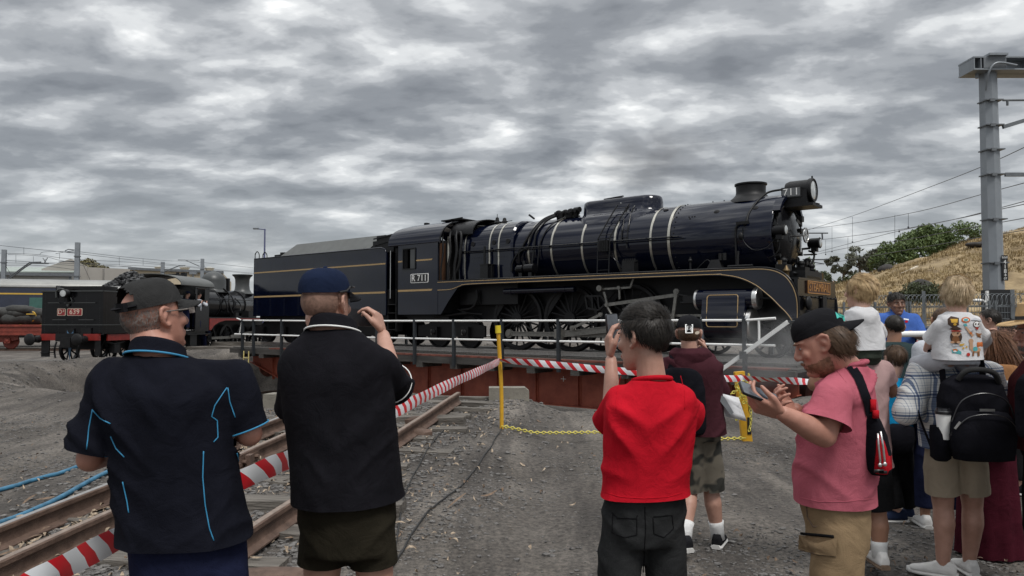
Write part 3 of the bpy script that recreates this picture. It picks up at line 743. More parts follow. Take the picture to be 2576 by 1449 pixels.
# running boards with deep valance and front apron, both sides
vtop = [(-9.45, 2.10), (-8.3, 2.095), (-4, 2.085), (0.0, 2.075), (.70, 2.07), (.93, 2.05), (1.10, 2.01), (1.25, 1.94), (1.38, 1.84), (1.48, 1.70), (1.55, 1.55), (1.60, 1.36), (1.615, 1.15), (1.61, .85)]
vbot = [(-9.45, 1.79), (-8.92, 1.80), (-8.70, 1.84), (-8.48, 1.90), (-8.31, 1.935), (-7.5, 1.945), (-4, 1.935), (-.5, 1.93), (-.16, 1.915), (.12, 1.87), (.30, 1.82), (.49, 1.74), (.68, 1.63), (.85, 1.49), (1.02, 1.34), (1.18, 1.17), (1.30, 1.05), (1.40, .92), (1.44, .85)]
for s in (-1, 1):
    m = MB(); m.prism(vtop + vbot[::-1], s * W, s * (W - .025)); va = P('valance', m, 'navy_paint', lo, 20)
    m = MB(); m.box2((-9.45, s * (W - .03), 2.03), (.75, s * .55, 2.07)); P('running_plate', m, 'black_dull', va)
    edge = rounded([(p[0], p[1]) for p in vtop], [0] * len(vtop))
    m = MB(); m.tube([(x, s * (W - .005), z + .006) for x, z in vtop], .018, 6); P('edge_angle', m, 'black_paint', va, 60)
    def off(pl, d):
        out = []
        for i, p in enumerate(pl):
            a, b = V((*pl[max(i - 1, 0)], 0)), V((*pl[min(i + 1, len(pl) - 1)], 0)); t = (b - a).normalized(); out.append((p[0] + t.y * d, p[1] - t.x * d))
        return out
    for pl in (off(vtop, .040), off(vbot, -.022)):
        sp = spline([(x, s * (W + .004), z) for x, z in pl], 3); m = MB(); m.tube(sp, .0095, 5); P('lining_line', m, 'gold_line', va, 60)
    m = MB(); m.prism([(-9.45, 1.80), (-8.92, 1.81), (-8.60, 1.87), (-8.75, 1.72), (-9.0, 1.45), (-9.2, 1.2), (-9.32, 1.06), (-9.45, 1.06)], s * (W - .01), s * (W - .03)); P('cab_apron', m, 'navy_paint', va, 20)
# boiler: barrel, firebox, smokebox
BZ = 2.91
m = MB(); m.lathe([(-6.75, .965), (-4.5, .97), (-2.5, .972), (-1.6, .975)], (0, 0, BZ), 'x', 72); bo = P('boiler', m, 'navy_paint', lo, 60)
m = MB(); m.lathe([(-1.68, .985), (.84, .985), (.86, .97), (.86, .90), (.78, .88), (.78, .05)], (0, 0, BZ), 'x', 72); sb = P('smokebox', m, 'navy_paint', lo, 40)
def fbring(x, w, top, bot=2.0):
    pts = []
    for k in range(25):
        t = -.15 + (pi + .3) * k / 24; c, q = math.cos(t), math.sin(t); p = 2.7
        y = w * math.copysign(abs(c) ** (2 / p), c); z = BZ + .05 + (top - BZ - .05) * math.copysign(abs(q) ** (2 / p), q)
        pts.append(V((x, y, z)))
    pts += [V((x, -w, 2.5)), V((x, -w * .98, bot)), V((x, w * .98, bot)), V((x, w, 2.5))]
    return pts
m = MB(); m.loft([fbring(-8.95, 1.02, 3.86), fbring(-8.0, 1.03, 3.90), fbring(-6.85, 1.03, 3.91), fbring(-6.80, .98, 3.87)]); fb = P('firebox', m, 'navy_paint', lo, 40)
m = MB()
for x in (-8.35, -7.5, -6.95):
    m.lathe([(-.004, .075), (.012, .07), (.012, .045), (-.004, .04), (-.004, .0)][:4], (x, -1.03, 3.22), 'y', 12)
for x in (-8.35, -7.5, -6.95): m.cyl((x, -1.035, 3.22), (x, -1.045, 3.22), .07, n=12)
P('washout_plug', m, 'hole_black', fb)
rv = MB()
for z in (3.62, 2.78):
    for x in [-8.6 + .1 * k for k in range(17)]: rv.ell((x, -1.035 + .03 * (z > 3.5), z + .012 * math.sin(x * 9)), (.012, .010, .012), nu=5, nv=2)
tag(rv.build('rivets', 'navy_paint', fb, fix=False), kind='stuff')
def band(x, r=None, w=.075, fbx=False):
    m = MB()
    if fbx:
        a = fbring(x - w / 2, 1.035 if not r else r, 3.905); b = fbring(x + w / 2, 1.035 if not r else r, 3.905)
        c = [V((BZ * 0 + p.x, p.y * 1.006, 2.95 + (p.z - 2.95) * 1.006)) for p in a]; d = [V((p.x, p.y * 1.006, 2.95 + (p.z - 2.95) * 1.006)) for p in b]
        m.loft([a, c, d, b], cap=False)
    else: m.lathe([(x - w / 2, r), (x - w / 2, r + .014), (x + w / 2, r + .014), (x + w / 2, r)], (0, 0, BZ), 'x', 64, cap=False)
    return P('boiler_band', m, 'band_steel', bo, 40)
for x in (-8.68, -7.67, -7.31): band(x, None, .05, True)
for x in (-6.23, -5.41, -4.37, -3.32, -2.26): band(x, .968, .058)
band(-1.74, .984, .07)
rv = MB()
for k in range(40):
    t = 2 * pi * k / 40
    rv.ell((-1.60, math.cos(t) * .988, BZ + math.sin(t) * .988), (.022, .022, .022), nu=6, nv=3); rv.ell((.855, math.cos(t) * .935, BZ + math.sin(t) * .935), (.018, .018, .018), nu=6, nv=3)
for x, t in ((-1.25, 2.55), (-1.17, 2.55), (-1.21, 2.61), (-1.10, 2.55), (-.9, 1.75), (-.6, 1.75), (-.2, 1.8)):
    rv.ell((x, math.cos(t) * .988, BZ + math.sin(t) * .988), (.022, .022, .022), nu=6, nv=3)
tag(rv.build('rivet_ring', 'black_dull', sb, fix=False), kind='stuff')
m = MB()
for x, t in ((-2.05, 2.12), (-.55, 2.45), (.42, 2.45)):
    rot = Matrix.Rotation(t - pi / 2, 3, 'X'); m.ell((x, math.cos(t) * .985, BZ + math.sin(t) * .985), (.075, .06, .022), rot, 12, 5)
P('inspection_cap', m, 'hole_black', sb)
# smokebox door
m = MB(); m.lathe([(.79, .80), (.86, .80), (.93, .74), (1.02, .58), (1.08, .36), (1.11, .12), (1.11, .02)], (0, 0, BZ - .02), 'x', 48); dr = P('smokebox_door', m, 'black_paint', sb, 60)
m = MB(); m.cyl((1.1, 0, BZ - .02), (1.36, 0, BZ - .02), .028); m.tube([(1.33, .17 * math.cos(t), BZ - .02 + .17 * math.sin(t)) for t in [2 * pi * k / 20 for k in range(20)]], .021, 6, closed=True)
for k in range(5):
    t = 2 * pi * k / 5; m.cyl((1.33, 0, BZ - .02), (1.33, .17 * math.cos(t), BZ - .02 + .17 * math.sin(t)), .013, n=6)
m.cyl((1.22, 0, BZ), (1.22, -.03, BZ - .42), .02, n=6); P('hand_wheel', m, 'bright_steel', dr, 60)
m = MB()
for z in (3.28, 2.55):
    m.bar((.95, .78, z), (1.05, .2, z), .05, .07); m.box((.93, .80, z), (.12, .1, .16))
P('door_hinge', m, 'black_dull', dr)
m = MB()
for k in range(14):
    t = 2 * pi * (k + .5) / 14; m.box((.90, .85 * math.cos(t), BZ + .85 * math.sin(t)), (.12, .06, .09), Matrix.Rotation(t - pi / 2, 3, 'X'))
P('door_clamp', m, 'black_dull', dr)
# headlight on its shelf
m = MB(); m.lathe([(.92, .04), (.92, .24), (1.0, .265), (1.42, .265), (1.46, .29), (1.53, .29), (1.55, .27), (1.53, .25)], (0, 0, 3.94), 'x', 32); hl = P('headlight', m, 'smoke_black', lo, 40)
m = MB(); m.lathe([(1.515, .25), (1.535, .2), (1.545, .02)], (0, 0, 3.94), 'x', 28); P('headlight_lens', m, 'glass_lens', hl, 60)
m = MB(); m.box2((.92, -.30, 3.62), (1.46, .30, 3.94)); m.box2((.80, -.36, 3.54), (1.62, .36, 3.61)); m.cyl((1.5, 0, 4.22), (1.5, 0, 4.28), .02); m.cyl((1.5, 0, 3.66), (1.66, 0, 3.60), .014); P('headlight_shelf', m, 'smoke_black', hl)
m = MB(); m.box2((.88, -.325, 3.77), (1.34, -.302, 4.02)); nb = P('number_board', m, 'sign_black', hl)
mat('number_glass', (0.12, 0.125, 0.13), 0.3, 0.1, 5)
m = MB(); m.box2((.905, -.329, 3.795), (1.315, -.3255, 3.995)); P('number_glass', m, 'number_glass', nb)
t = text_mb('711', .235, .004, 1.1); t.xf(Matrix.Translation((1.11, -.334, 3.895)) @ Matrix.Rotation(pi / 2, 4, 'X')); P('board_lettering', t, 'white_paint', nb, 0)
# smokebox front hood over the door
m = MB(); m.lathe([(.84, .99), (1.02, .985), (1.02, .90), (.84, .90)], (0, 0, BZ), 'x', 40, cap=False, a0=.55, a1=pi - .55); P('front_hood', m, 'navy_paint', sb, 40)
# marker lamps with conduits
def marker(y, z, x, fl):
    m = MB(); m.lathe([(-.16, .03), (-.15, .10), (-.08, .125), (.10, .125), (.13, .14), (.15, .12)], (x, y, z), 'x', 18); m.box((x, y, z - .16), (.14, .14, .1)); mk = P('marker_lamp', m, 'smoke_black', lo)
    m = MB(); m.lathe([(.145, .11), (.165, .07), (.17, .01)], (x, y, z), 'x', 16); P('marker_glass', m, 'glass_lens', mk, 60)
    m = MB(); m.tube(spline([(x, y, z - .2), (x - .02, y - .02, z - .45), (x - .15, y - .05, z - .6), (x - .3, y * .95, z - .62)], 5), .012, 6); m.bar((x - .1, y, z - .12), (.8, y * .85, z - .15), .05, .05); P('conduit', m, 'black_dull', mk, 60)
marker(-.88, 2.95, 1.02, 0); marker(.93, 2.78, 1.25, 0)
m = MB(); m.tube(spline([(.9, -.33, 3.98), (.6, -.42, 3.93), (.42, -.62, 3.72), (.30, -.86, 3.42), (.28, -.98, 3.18), (.22, -.995, 3.12)], 6), .026, 8)
m.tube(spline([(.15, -1.0, 3.15), (.08, -1.02, 3.12), (.03, -1.02, 3.0), (.03, -1.02, 2.5), (.05, -1.05, 2.1)], 5), .024, 8)
m.tube(spline([(.95, -.30, 3.6), (.9, -.55, 3.42), (.9, -.7, 3.2), (.98, -.86, 3.05)], 5), .022, 6)
m.tube(spline([(.20, -1.01, 3.05), (.22, -1.03, 2.75), (.45, -1.02, 2.52), (.75, -1.0, 2.55), (.95, -.9, 2.8)], 6), .010, 6)
m.tube(spline([(.9, .45, 3.6), (.95, .75, 3.35), (.95, .86, 3.0), (.95, .8, 2.5)], 5), .022, 6)
m.box((.20, -1.02, 3.17), (.3, .06, .07)); m.ell((.16, -1.03, 2.86), (.06, .05, .09)); P('front_pipework', m, 'black_dull', lo, 60)
m = MB(); m.box((.98, .75, 3.38), (.12, .16, .14)); m.box((1.1, .35, 3.05), (.1, .22, .08)); m.box((1.0, .62, 3.0), (.1, .1, .12)); m.bar((1.0, .9, 2.5), (1.3, .9, 2.5), .10, .03); m.box((1.0, .88, 2.25), (.2, .2, .2)); P('front_fitting', m, 'black_dull', lo)
# chimney, streamlined dome casing
m = MB(); m.lathe([(3.76, .56), (3.86, .50), (3.92, .42), (3.98, .37), (4.05, .355), (4.20, .36), (4.225, .39), (4.262, .39), (4.262, .33), (3.9, .31)], (0.02, 0, 0), 'z', 36, cap=False); P('chimney', m, 'smoke_black', lo, 40)
rings = []
for z, gx, gy in ((3.50, .16, .36), (3.74, .13, .26), (3.80, .05, .13), (3.88, 0, .05), (4.08, 0, .0), (4.20, -.02, -.02), (4.245, -.07, -.07), (4.262, -.16, -.16)):
    ring = []; a0, a1, w = -4.86 - gx, -2.44 + gx, .42 + gy
    for k in range(40):
        t = 2 * pi * k / 40; c, q = math.cos(t), math.sin(t); p = 2.0
        cx = -3.65 + math.copysign((a1 - a0) / 2 - w, c) * (1 if abs(c) > .02 else 0)
        rx = w * c; ring.append(V((cx + rx, w * q * (1 + .0), z)))
    rings.append(ring)
m = MB(); m.loft(rings); dm = P('dome_casing', m, 'navy_paint', lo, 50)
m = MB(); m.box2((-4.1, -.2, 4.262), (-3.55, .2, 4.29)); m.bar((-4.12, -.2, 4.28), (-3.5, -.2, 4.31), .05, .03); P('casing_hatch', m, 'black_paint', dm)
m = MB()
for x, z in ((-4.05, 3.98), (-3.45, 4.08), (-3.42, 3.85), (-4.05, 3.85)): m.ell((x, -.425, z), (.018, .012, .018), nu=8, nv=4)
P('casing_bolt', m, 'bright_steel', dm)
# turret valves, safety valves, whistle
m = MB(); rnd = random.Random(2)
m.cyl((-5.75, -.18, 4.02), (-5.0, -.18, 4.0), .075); m.box((-5.55, -.2, 3.93), (.2, .3, .12)); m.box((-5.3, -.1, 3.9), (.34, .4, .10))
for x in (-5.7, -5.45, -5.2, -5.02): m.lathe([(3.85, .06), (3.95, .08), (4.04, .10), (4.09, .09), (4.12, .03)], (x, -.28 + .1 * rnd.random(), 0), 'z', 12); m.cyl((x, -.3, 4.0), (x + .06, -.45, 4.0), .035)
m.cyl((-5.05, -.3, 4.05), (-4.85, -.34, 4.05), .08); P('turret_valves', m, 'black_dull', lo)
m = MB()
for x, h in ((-8.15, .22), (-7.85, .18)): m.lathe([(3.86, .09), (3.95, .075), (3.97, .11), (4.0, .07), (3.9 + h, .05), (3.92 + h, .02)], (x, -.1, 0), 'z', 12)
m.cyl((-8.45, -.2, 3.95), (-7.5, -.15, 3.97), .012, n=6); m.cyl((-8.15, -.1, 4.0), (-8.15, -.1, 4.24), .01, n=6); m.bar((-6.95, 0, 4.12), (-6.75, 0, 3.98), .05, .05); m.cyl((-6.3, -.1, 3.92), (-5.6, -.1, 3.98), .014, n=6); m.ell((-8.55, -.62, 3.78), (.07, .06, .06)); P('safety_valve', m, 'black_dull', lo)
# handrails and conduits on the boiler
m = MB(); m.tube([(-8.93, -1.10, 3.0), (-6.5, -1.10, 2.985), (-1.42, -1.07, 2.965)], .017, 6); m.tube([(-8.85, -1.09, 2.955), (-6.5, -1.09, 2.935), (-1.3, -1.06, 2.91)], .014, 6)
for x in (-8.5, -7.5, -6.2, -5.4, -4.37, -3.3, -2.3, -1.6): m.cyl((x, -.96, 2.97), (x, -1.12, 2.97), .02, n=6)
P('handrail', m, 'black_paint', lo, 60)
m = MB()
for k, (a, b) in enumerate((((-5.72, -.3, 4.0), (-6.75, -1.10, 2.30)), ((-5.66, -.3, 3.98), (-6.50, -1.06, 2.55)), ((-5.62, -.34, 3.95), (-6.05, -1.1, 2.2)))):
    mx, mz = [(-6.02, 3.82), (-5.98, 3.80), (-5.90, 3.78)][k]
    m.tube(spline([a, (mx, -.55, mz), (mx - .20 + .05 * k, -.88, 3.42), (mx - .40 + .16 * k, -1.02, 3.0), (b[0] + .04, -1.08, b[2] + .3), b], 6), .034, 8)
P('injector_pipe', m, 'black_paint', lo, 60)
m = MB(); m.tube(spline([(-5.35, -.35, 3.88), (-5.6, -.72, 3.62), (-5.75, -.93, 3.25), (-5.8, -1.02, 2.9), (-5.85, -1.05, 2.3)], 5), .022, 6); P('small_pipe', m, 'black_paint', lo, 60)
# ladder up to the dome
m = MB()
for dx in (0, .36):
    m.tube([(-3.72 + dx, -1.22, 2.08), (-3.72 + dx, -1.16, 3.06), (-3.60 + dx, -.82, 3.6), (-3.44 + dx, -.62, 4.0)], .018, 6)
for k in range(4): m.cyl((-3.72, -1.2, 2.2 + .28 * k), (-3.36, -1.2, 2.2 + .28 * k), .012, n=6)
for k in range(4):
    t = k / 3.2; m.cyl((-3.68 + .22 * t, -1.08 + .42 * t, 3.15 + .8 * t), (-3.32 + .22 * t, -1.08 + .42 * t, 3.15 + .8 * t), .012, n=6)
P('boiler_ladder', m, 'black_paint', lo, 60)
m = MB(); m.tube(spline([(-3.15, -.50, 3.95), (-3.2, -.62, 3.75), (-3.12, -.9, 3.3), (-3.1, -1.03, 2.9)], 4), .02, 6); m.tube(spline([(-2.98, -.50, 3.95), (-3.0, -.66, 3.72), (-2.95, -.9, 3.3), (-2.93, -1.03, 2.75)], 4), .02, 6)
for z in (3.05, 3.25): m.cyl((-3.12, -.97, z), (-2.93, -.97, z), .012, n=6)
m.tube(spline([(-3.3, -1.1, 2.65), (-3.25, -1.12, 2.5), (-3.1, -1.12, 2.35), (-2.95, -1.15, 2.15)], 5), .014, 6); P('sand_pipe', m, 'black_paint', lo, 60)
m = MB(); m.box((-3.54, -1.14, 2.85), (.28, .14, .3)); 
for k in range(5): m.cyl((-3.65 + .06 * k, -1.22, 2.7), (-3.65 + .06 * k, -1.22, 3.0), .022, n=6)
P('sander_valve', m, 'black_dull', lo)
# things standing on the running plate
m = MB(); m.lathe([(-6.42, .04), (-6.42, .12), (-6.22, .12), (-6.22, .08), (-6.14, .08), (-6.14, .14), (-5.82, .14), (-5.80, .05)], (0, -1.2, 2.36), 'x', 18); m.box((-6.3, -1.2, 2.15), (.12, .14, .18)); m.box((-5.95, -1.2, 2.15), (.12, .14, .18)); m.cyl((-6.2, -1.2, 2.4), (-6.2, -1.2, 2.58), .05); m.ell((-6.45, -1.2, 2.34), (.08, .1, .1)); P('air_pump', m, 'black_paint', lo)
m = MB(); m.box((-7.60, -1.22, 2.30), (.30, .3, .44)); m.cyl((-7.72, -1.2, 2.5), (-7.72, -1.2, 3.1), .035); m.box((-7.60, -1.22, 2.54), (.34, .34, .03)); P('lubricator_box', m, 'black_paint', lo)
m = MB(); m.box((-2.72, -1.22, 2.24), (.36, .22, .26))
for k in range(6): m.cyl((-2.88 + .064 * k, -1.26, 2.36), (-2.88 + .064 * k, -1.26, 2.46), .02, n=6)
m.box((-2.72, -1.22, 2.40), (.42, .1, .04)); P('mechanical_lubricator', m, 'black_dull', lo)
m = MB(); m.box((-.42, -1.15, 2.20), (.40, .2, .24), taper=.5); m.cyl((-.30, -1.15, 2.3), (-.30, -1.15, 2.47), .05); m.cyl((-.20, -1.15, 2.3), (-.20, -1.15, 2.47), .05); m.tube(spline([(-.5, -1.15, 2.2), (-.62, -1.15, 2.33), (-.75, -1.15, 2.25), (-.9, -1.15, 2.12)], 4), .012, 6); m.cyl((-1.05, -1.2, 2.09), (-1.05, -1.2, 2.42), .025); m.ell((-1.05, -1.2, 2.33), (.05, .05, .05)); m.cyl((-.1, -1.2, 2.14), (.5, -1.2, 2.14), .03); m.cyl((.12, -1.15, 2.1), (.12, -1.1, 2.5), .025); P('brake_valve', m, 'black_dull', lo)
# drivers, rods, valve gear
DX = (-6.74, -4.84, -2.94)
for x in DX:
    for s in (-1, 1): wheel(x, s * .74, .92, 18, lo, 'smoke_black', 'driving_wheel', cw=pi * .5 + .9)
for x in (-10.0, -8.66):
    for s in (-1, 1): wheel(x, s * .74, .50, 0, lo, 'smoke_black', 'trailing_wheel')
for x in (-1.25, .75):
    for s in (-1, 1): wheel(x, s * .72, .46, 10, lo, 'smoke_black', 'leading_wheel')
m = MB(); m.prism([(-9.3, .9), (-2.2, .9), (-2.2, 2.0), (-7.4, 2.0), (-9.3, 1.8)], -.62, -.55); m.prism([(-9.3, .9), (-2.2, .9), (-2.2, 1.75), (-7.4, 1.75), (-9.3, 1.5)], .55, .62); m.box2((-2.2, -.62, .7), (1.5, .62, 2.02)); m.box2((-8.9, -1.0, 1.35), (-6.6, 1.0, 2.0)); m.prism([(-10.8, .35), (-10.8, .7), (-9.7, .85), (-9.0, .85), (-7.9, .7), (-7.9, .35)], -.98, -.9); m.box2((-11.2, -1.1, .85), (-9.3, 1.1, 1.06)); P('frame', m, 'smoke_black', lo)
m = MB()
for x in (-10.0, -8.66): m.box((x, -1.02, .5), (.34, .16, .34)); m.ell((x + .02, -1.11, .5), (.1, .04, .1))
m.cyl((-9.9, -1.1, .98), (-8.5, -1.1, 1.1), .04); m.tube(spline([(-8.75, -1.1, 1.2), (-8.3, -1.12, 1.25), (-8.1, -1.12, 1.5), (-8.12, -1.1, 1.8)], 5), .04, 8); m.tube(spline([(-8.9, -1.12, 1.22), (-8.5, -1.12, 1.1), (-7.9, -1.1, 1.05)], 5), .025, 6); m.box((-8.3, -.9, 1.55), (.55, .3, .35)); P('injector', m, 'black_dull', lo, 60)
m = MB(); m.box((-10.0, -1.12, .5), (.14, .02, .16)); m.box((-8.66, -1.12, .5), (.14, .02, .16)); P('axle_cover', m, 'rod_steel', lo)
def rod(name, p0, p1, w, h, r0, r1, mname='rod_steel', flute=True):
    m = MB(); p0, p1 = V(p0), V(p1); m.bar(p0, p1, w, h)
    if flute:
        d = (p1 - p0).normalized(); up = V((-d.z, 0, d.x))
        for q in (1, -1): m.bar(p0 + V((0, -w / 2, 0)) + up * q * (h / 2 - .012), p1 + V((0, -w / 2, 0)) + up * q * (h / 2 - .012), .03, .024)
    for p, r in ((p0, r0), (p1, r1)): m.cyl(p + V((0, w * .8, 0)), p - V((0, w * .8, 0)), r, n=18); m.cyl(p - V((0, w * .8, 0)), p - V((0, w * 1.3, 0)), r * .55, n=12)
    return P(name, m, mname, lo)
CR = .44
rod('coupling_rod', (-6.74 - .15, -1.03, .92 - CR), (-4.84 - .15, -1.03, .92 - CR), .05, .13, .13, .15)
rod('coupling_rod', (-4.84 - .15, -1.04, .92 - CR), (-2.94 - .15, -1.04, .92 - CR), .05, .13, .15, .13)
rod('connecting_rod', (-4.84 - .15, -1.14, .92 - CR), (-1.75, -1.14, .80), .05, .17, .17, .12)
m = MB(); m.box((-4.99, -1.2, .50), (.22, .16, .26)); P('crank_pin', m, 'rod_steel', lo)
m = MB(); m.box((-1.70, -1.14, .80), (.34, .2, .30)); m.cyl((-1.6, -1.14, .78), (-.7, -1.14, .78), .05); P('crosshead', m, 'rod_steel', lo)
m = MB(); m.box2((-2.5, -1.2, .96), (-.75, -1.08, 1.02)); m.box2((-2.5, -1.2, .56), (-.75, -1.08, .62)); P('slide_bar', m, 'rod_steel', lo)
rod('radius_rod', (-3.42, -1.22, 1.28), (-1.40, -1.22, 1.50), .04, .085, .06, .06, flute=False)
rod('combination_lever', (-1.40, -1.26, 1.58), (-1.52, -1.26, .82), .04, .075, .07, .06, flute=False)
rod('eccentric_rod', (-4.5, -1.26, .66), (-3.6, -1.26, 1.02), .035, .07, .07, .06, flute=False)
m = MB()
for a, b in (((-4.12, 1.52), (-3.62, 1.52)), ((-3.62, 1.52), (-3.45, 1.32)), ((-3.45, 1.32), (-3.7, 1.14)), ((-3.7, 1.14), (-4.05, 1.2)), ((-4.05, 1.2), (-4.12, 1.52)), ((-3.9, 1.5), (-3.88, 1.2)), ((-3.72, 1.5), (-3.68, 1.2))): m.bar((a[0], -1.18, a[1]), (b[0], -1.18, b[1]), .06, .05)
P('link_bracket', m, 'black_dull', lo)
m = MB(); m.tube(spline([(-3.52, -1.2, 1.62), (-3.46, -1.2, 1.42), (-3.40, -1.2, 1.2), (-3.28, -1.2, 1.0)], 4), .04, 6); m.bar((-3.6, -1.2, 1.70), (-2.72, -1.2, 1.72), .05, .05); m.bar((-2.72, -1.2, 1.72), (-2.62, -1.2, 1.98), .04, .045); m.bar((-3.05, -1.2, 1.70), (-3.04, -1.2, 1.42), .04, .05); m.cyl((-3.62, -1.1, 1.72), (-3.62, -1.3, 1.72), .08); m.cyl((-3.05, -1.1, 1.72), (-3.05, -1.26, 1.72), .05); P('reversing_link', m, 'rod_steel', lo, 60)
m = MB(); m.cyl((-6.95, -1.18, 1.72), (-4.46, -1.18, 1.725), .085); m.cyl((-6.72, -1.18, 1.72), (-6.66, -1.18, 1.72), .095); m.cyl((-4.8, -1.18, 1.72), (-4.75, -1.18, 1.72), .095); P('air_reservoir', m, 'navy_paint', lo)
# cylinders
for s in (-1, 1):
    m = MB(); m.cyl((-.80, s * 1.26, 1.37), (.60, s * 1.26, 1.37), .235, n=32); m.cyl((-.60, s * 1.20, .78), (.44, s * 1.20, .78), .36, n=32)
    prof = [(s * .6, .45), (s * 1.2, .42), (s * 1.5, .60), (s * 1.565, .78), (s * 1.56, 1.0), (s * 1.52, 1.2), (s * 1.50, 1.40), (s * 1.42, 1.56), (s * 1.26, 1.605), (s * .6, 1.60)]
    m.prism(prof, -.62, .42, 'yz'); cy = P('cylinder', m, 'navy_paint', lo, 40)
    m = MB()
    for x, y, z, r, d in ((-.84, 1.26, 1.37, .245, -.05), (.64, 1.26, 1.37, .25, .07), (-.64, 1.20, .78, .37, -.04), (.50, 1.20, .78, .375, .07)):
        m.lathe([(x - d, r), (x, r), (x + d * .4, r * .93), (x + d * .5, .02)], (0, s * y, z), 'x', 32)
    P('cylinder_cover', m, 'bright_steel', cy, 40)
    yl = s * 1.572
    pl = rounded([(-.49, .72), (.26, .72), (.26, 1.46), (-.49, 1.46)], [.07] * 4)
    def yy(z): 
        for (a, b), (c, d) in zip(prof, prof[1:]):
            if b <= z <= d: return a + (c - a) * (z - b) / (d - b) + s * .006
        return yl
    m = MB(); m.tube([(x, yy(z) if z > .45 else yl, z) for x, z in pl], .011, 5, closed=True); P('lining_frame', m, 'gold_line', cy, 60)
    m = MB(); m.box((-1.05, s * 1.24, 1.38), (.30, .16, .18)); m.cyl((-1.35, s * 1.24, 1.5), (-.85, s * 1.24, 1.40), .04); m.cyl((-1.3, s * 1.24, 1.30), (-.85, s * 1.24, 1.30), .03); m.cyl((.65, s * 1.26, 1.37), (1.05, s * 1.26, 1.37), .025); P('valve_spindle', m, 'black_dull', cy)
m = MB(); m.prism([(-1.8, .34), (-1.8, .6), (-.9, .72), (.4, .72), (1.25, .6), (1.25, .34), (.3, .26), (-.8, .26)], -.98, -.90); P('leading_bogie', m, 'smoke_black', lo)
# front end
m = MB(); m.box2((1.50, -1.42, .90), (1.585, 1.42, 1.80)); m.box2((.86, -1.40, 1.78), (1.60, 1.40, 1.82)); m.box2((.95, -.5, 1.82), (1.5, .5, 1.90)); P('buffer_beam', m, 'black_paint', lo)
m = MB(); m.box2((1.585, -.83, 1.48), (1.62, .82, 1.77)); sp_ = P('name_board', m, 'plate_brown', lo)
m = MB()
for a, b in (((-.83, 1.49), (.82, 1.49)), ((-.83, 1.76), (.82, 1.76)), ((-.825, 1.48), (-.825, 1.77)), ((.815, 1.48), (.815, 1.77))): m.bar((1.622, a[0], a[1]), (1.622, b[0], b[1]), .02, .02)
P('board_border', m, 'plate_gold', sp_)
t = text_mb('STEAMRAIL', .255, .008, 1.0); 
tx = [p[0] for p in t.v]; sc = 1.52 / (max(tx) - min(tx)); t.v = [(p[0] * sc, p[1] * 1.12, p[2]) for p in t.v]
t.xf(Matrix.Translation((1.627, 0, 1.625)) @ Matrix.Rotation(pi / 2, 4, 'Z') @ Matrix.Rotation(pi / 2, 4, 'X')); P('board_lettering', t, 'plate_gold', sp_, 0)
m = MB()
for k in range(9):
    y = -1.2 + .3 * k; m.cyl((1.62, y, 1.40), (1.62, y + .16, 1.40), .018, n=6)
m.box((1.70, 0, .95), (.3, .35, .34)); m.cyl((1.6, -.95, .85), (1.75, -.95, .4), .05); m.ell((1.66, -.95, 1.25), (.07, .16, .16)); m.box((1.62, .35, 1.2), (.04, .3, .5)); P('coupler', m, 'black_dull', lo)
m = MB(); m.lathe([(1.82, .07), (1.95, .06), (2.0, .09), (2.05, .05), (2.12, .02)], (1.2, -1.0, 0), 'z', 12); m.box((1.05, -.98, 2.2), (.07, .07, .09)); m.cyl((1.45, .75, 1.8), (1.45, .75, 2.02), .05); P('lubricator_cup', m, 'brass', lo)
m = MB()
for x, y, z, a, b, c in ((1.1, .35, 2.0, .3, .35, .3), (1.2, .8, 1.95, .26, .26, .3), (1.05, 1.0, 2.05, .2, .2, .42), (1.0, -.6, 2.0, .25, .4, .34)): m.box((x, y, z), (a, b, c)); m.cyl((x, y, z), (x, y, z + c * .5 + .1), .07); m.ell((x, y, z + c * .5 + .1), (.09, .09, .07))
m.cyl((1.3, -.9, 1.95), (1.3, .9, 1.95), .03); m.tube(spline([(1.2, .8, 2.2), (1.25, .9, 2.5), (1.1, .95, 2.6)], 4), .025, 6); P('front_pump', m, 'black_dull', lo)
m = MB(); m.cyl((.95, .55, 2.1), (.9, .6, 3.0), .03); m.cyl((.95, -.55, 2.1), (.93, -.3, 2.6), .03); P('front_handrail', m, 'black_dull', lo)
# ------------------------------------------------------------------ small black locomotive on the left
SO = V((-16.4, 27.6, 0.05)); SRZ = math.atan2(.9936, .1129)
sl = empty('old_locomotive', SO, SRZ, label='small old black steam locomotive with red frames and a heap of coal in its tender', cat='locomotive')
mat('dome_grey', (0.045, 0.048, 0.048), .4, .15, 4)
def S(name, mb, m_, parent=sl, smooth=35): return mb.build(name, m_, parent, smooth)
m = MB(); m.box2((0, -1.23, 1.10), (5.3, 1.23, 2.68)); m.box2((-.03, -1.25, 2.66), (5.3, 1.25, 2.70)); st = S('tender_tank', m, 'black_paint')
for s in (-1, 1):
    m = MB(); m.add([(.7, s * 1.23, 2.70), (5.2, s * 1.23, 2.70), (5.2, s * 1.40, 2.95), (.9, s * 1.40, 2.95)], [(0, 1, 2, 3)]); m.add([(.7, s * 1.20, 2.70), (5.2, s * 1.20, 2.70), (5.2, s * 1.37, 2.95), (.9, s * 1.37, 2.95)], [(3, 2, 1, 0)]); S('coping', m, 'black_paint', st)
m = MB(); m.box2((-.045, -1.26, 2.675), (5.3, -1.235, 2.72)); m.box2((-.045, -1.26, 2.675), (-.02, 1.26, 2.72)); m.box2((-.02, -1.24, 1.42), (-.002, 1.24, 1.45)); m.box2((.02, -1.25, 1.42), (5.3, -1.232, 1.45)); S('beading', m, 'dome_grey', st)
rv = MB()
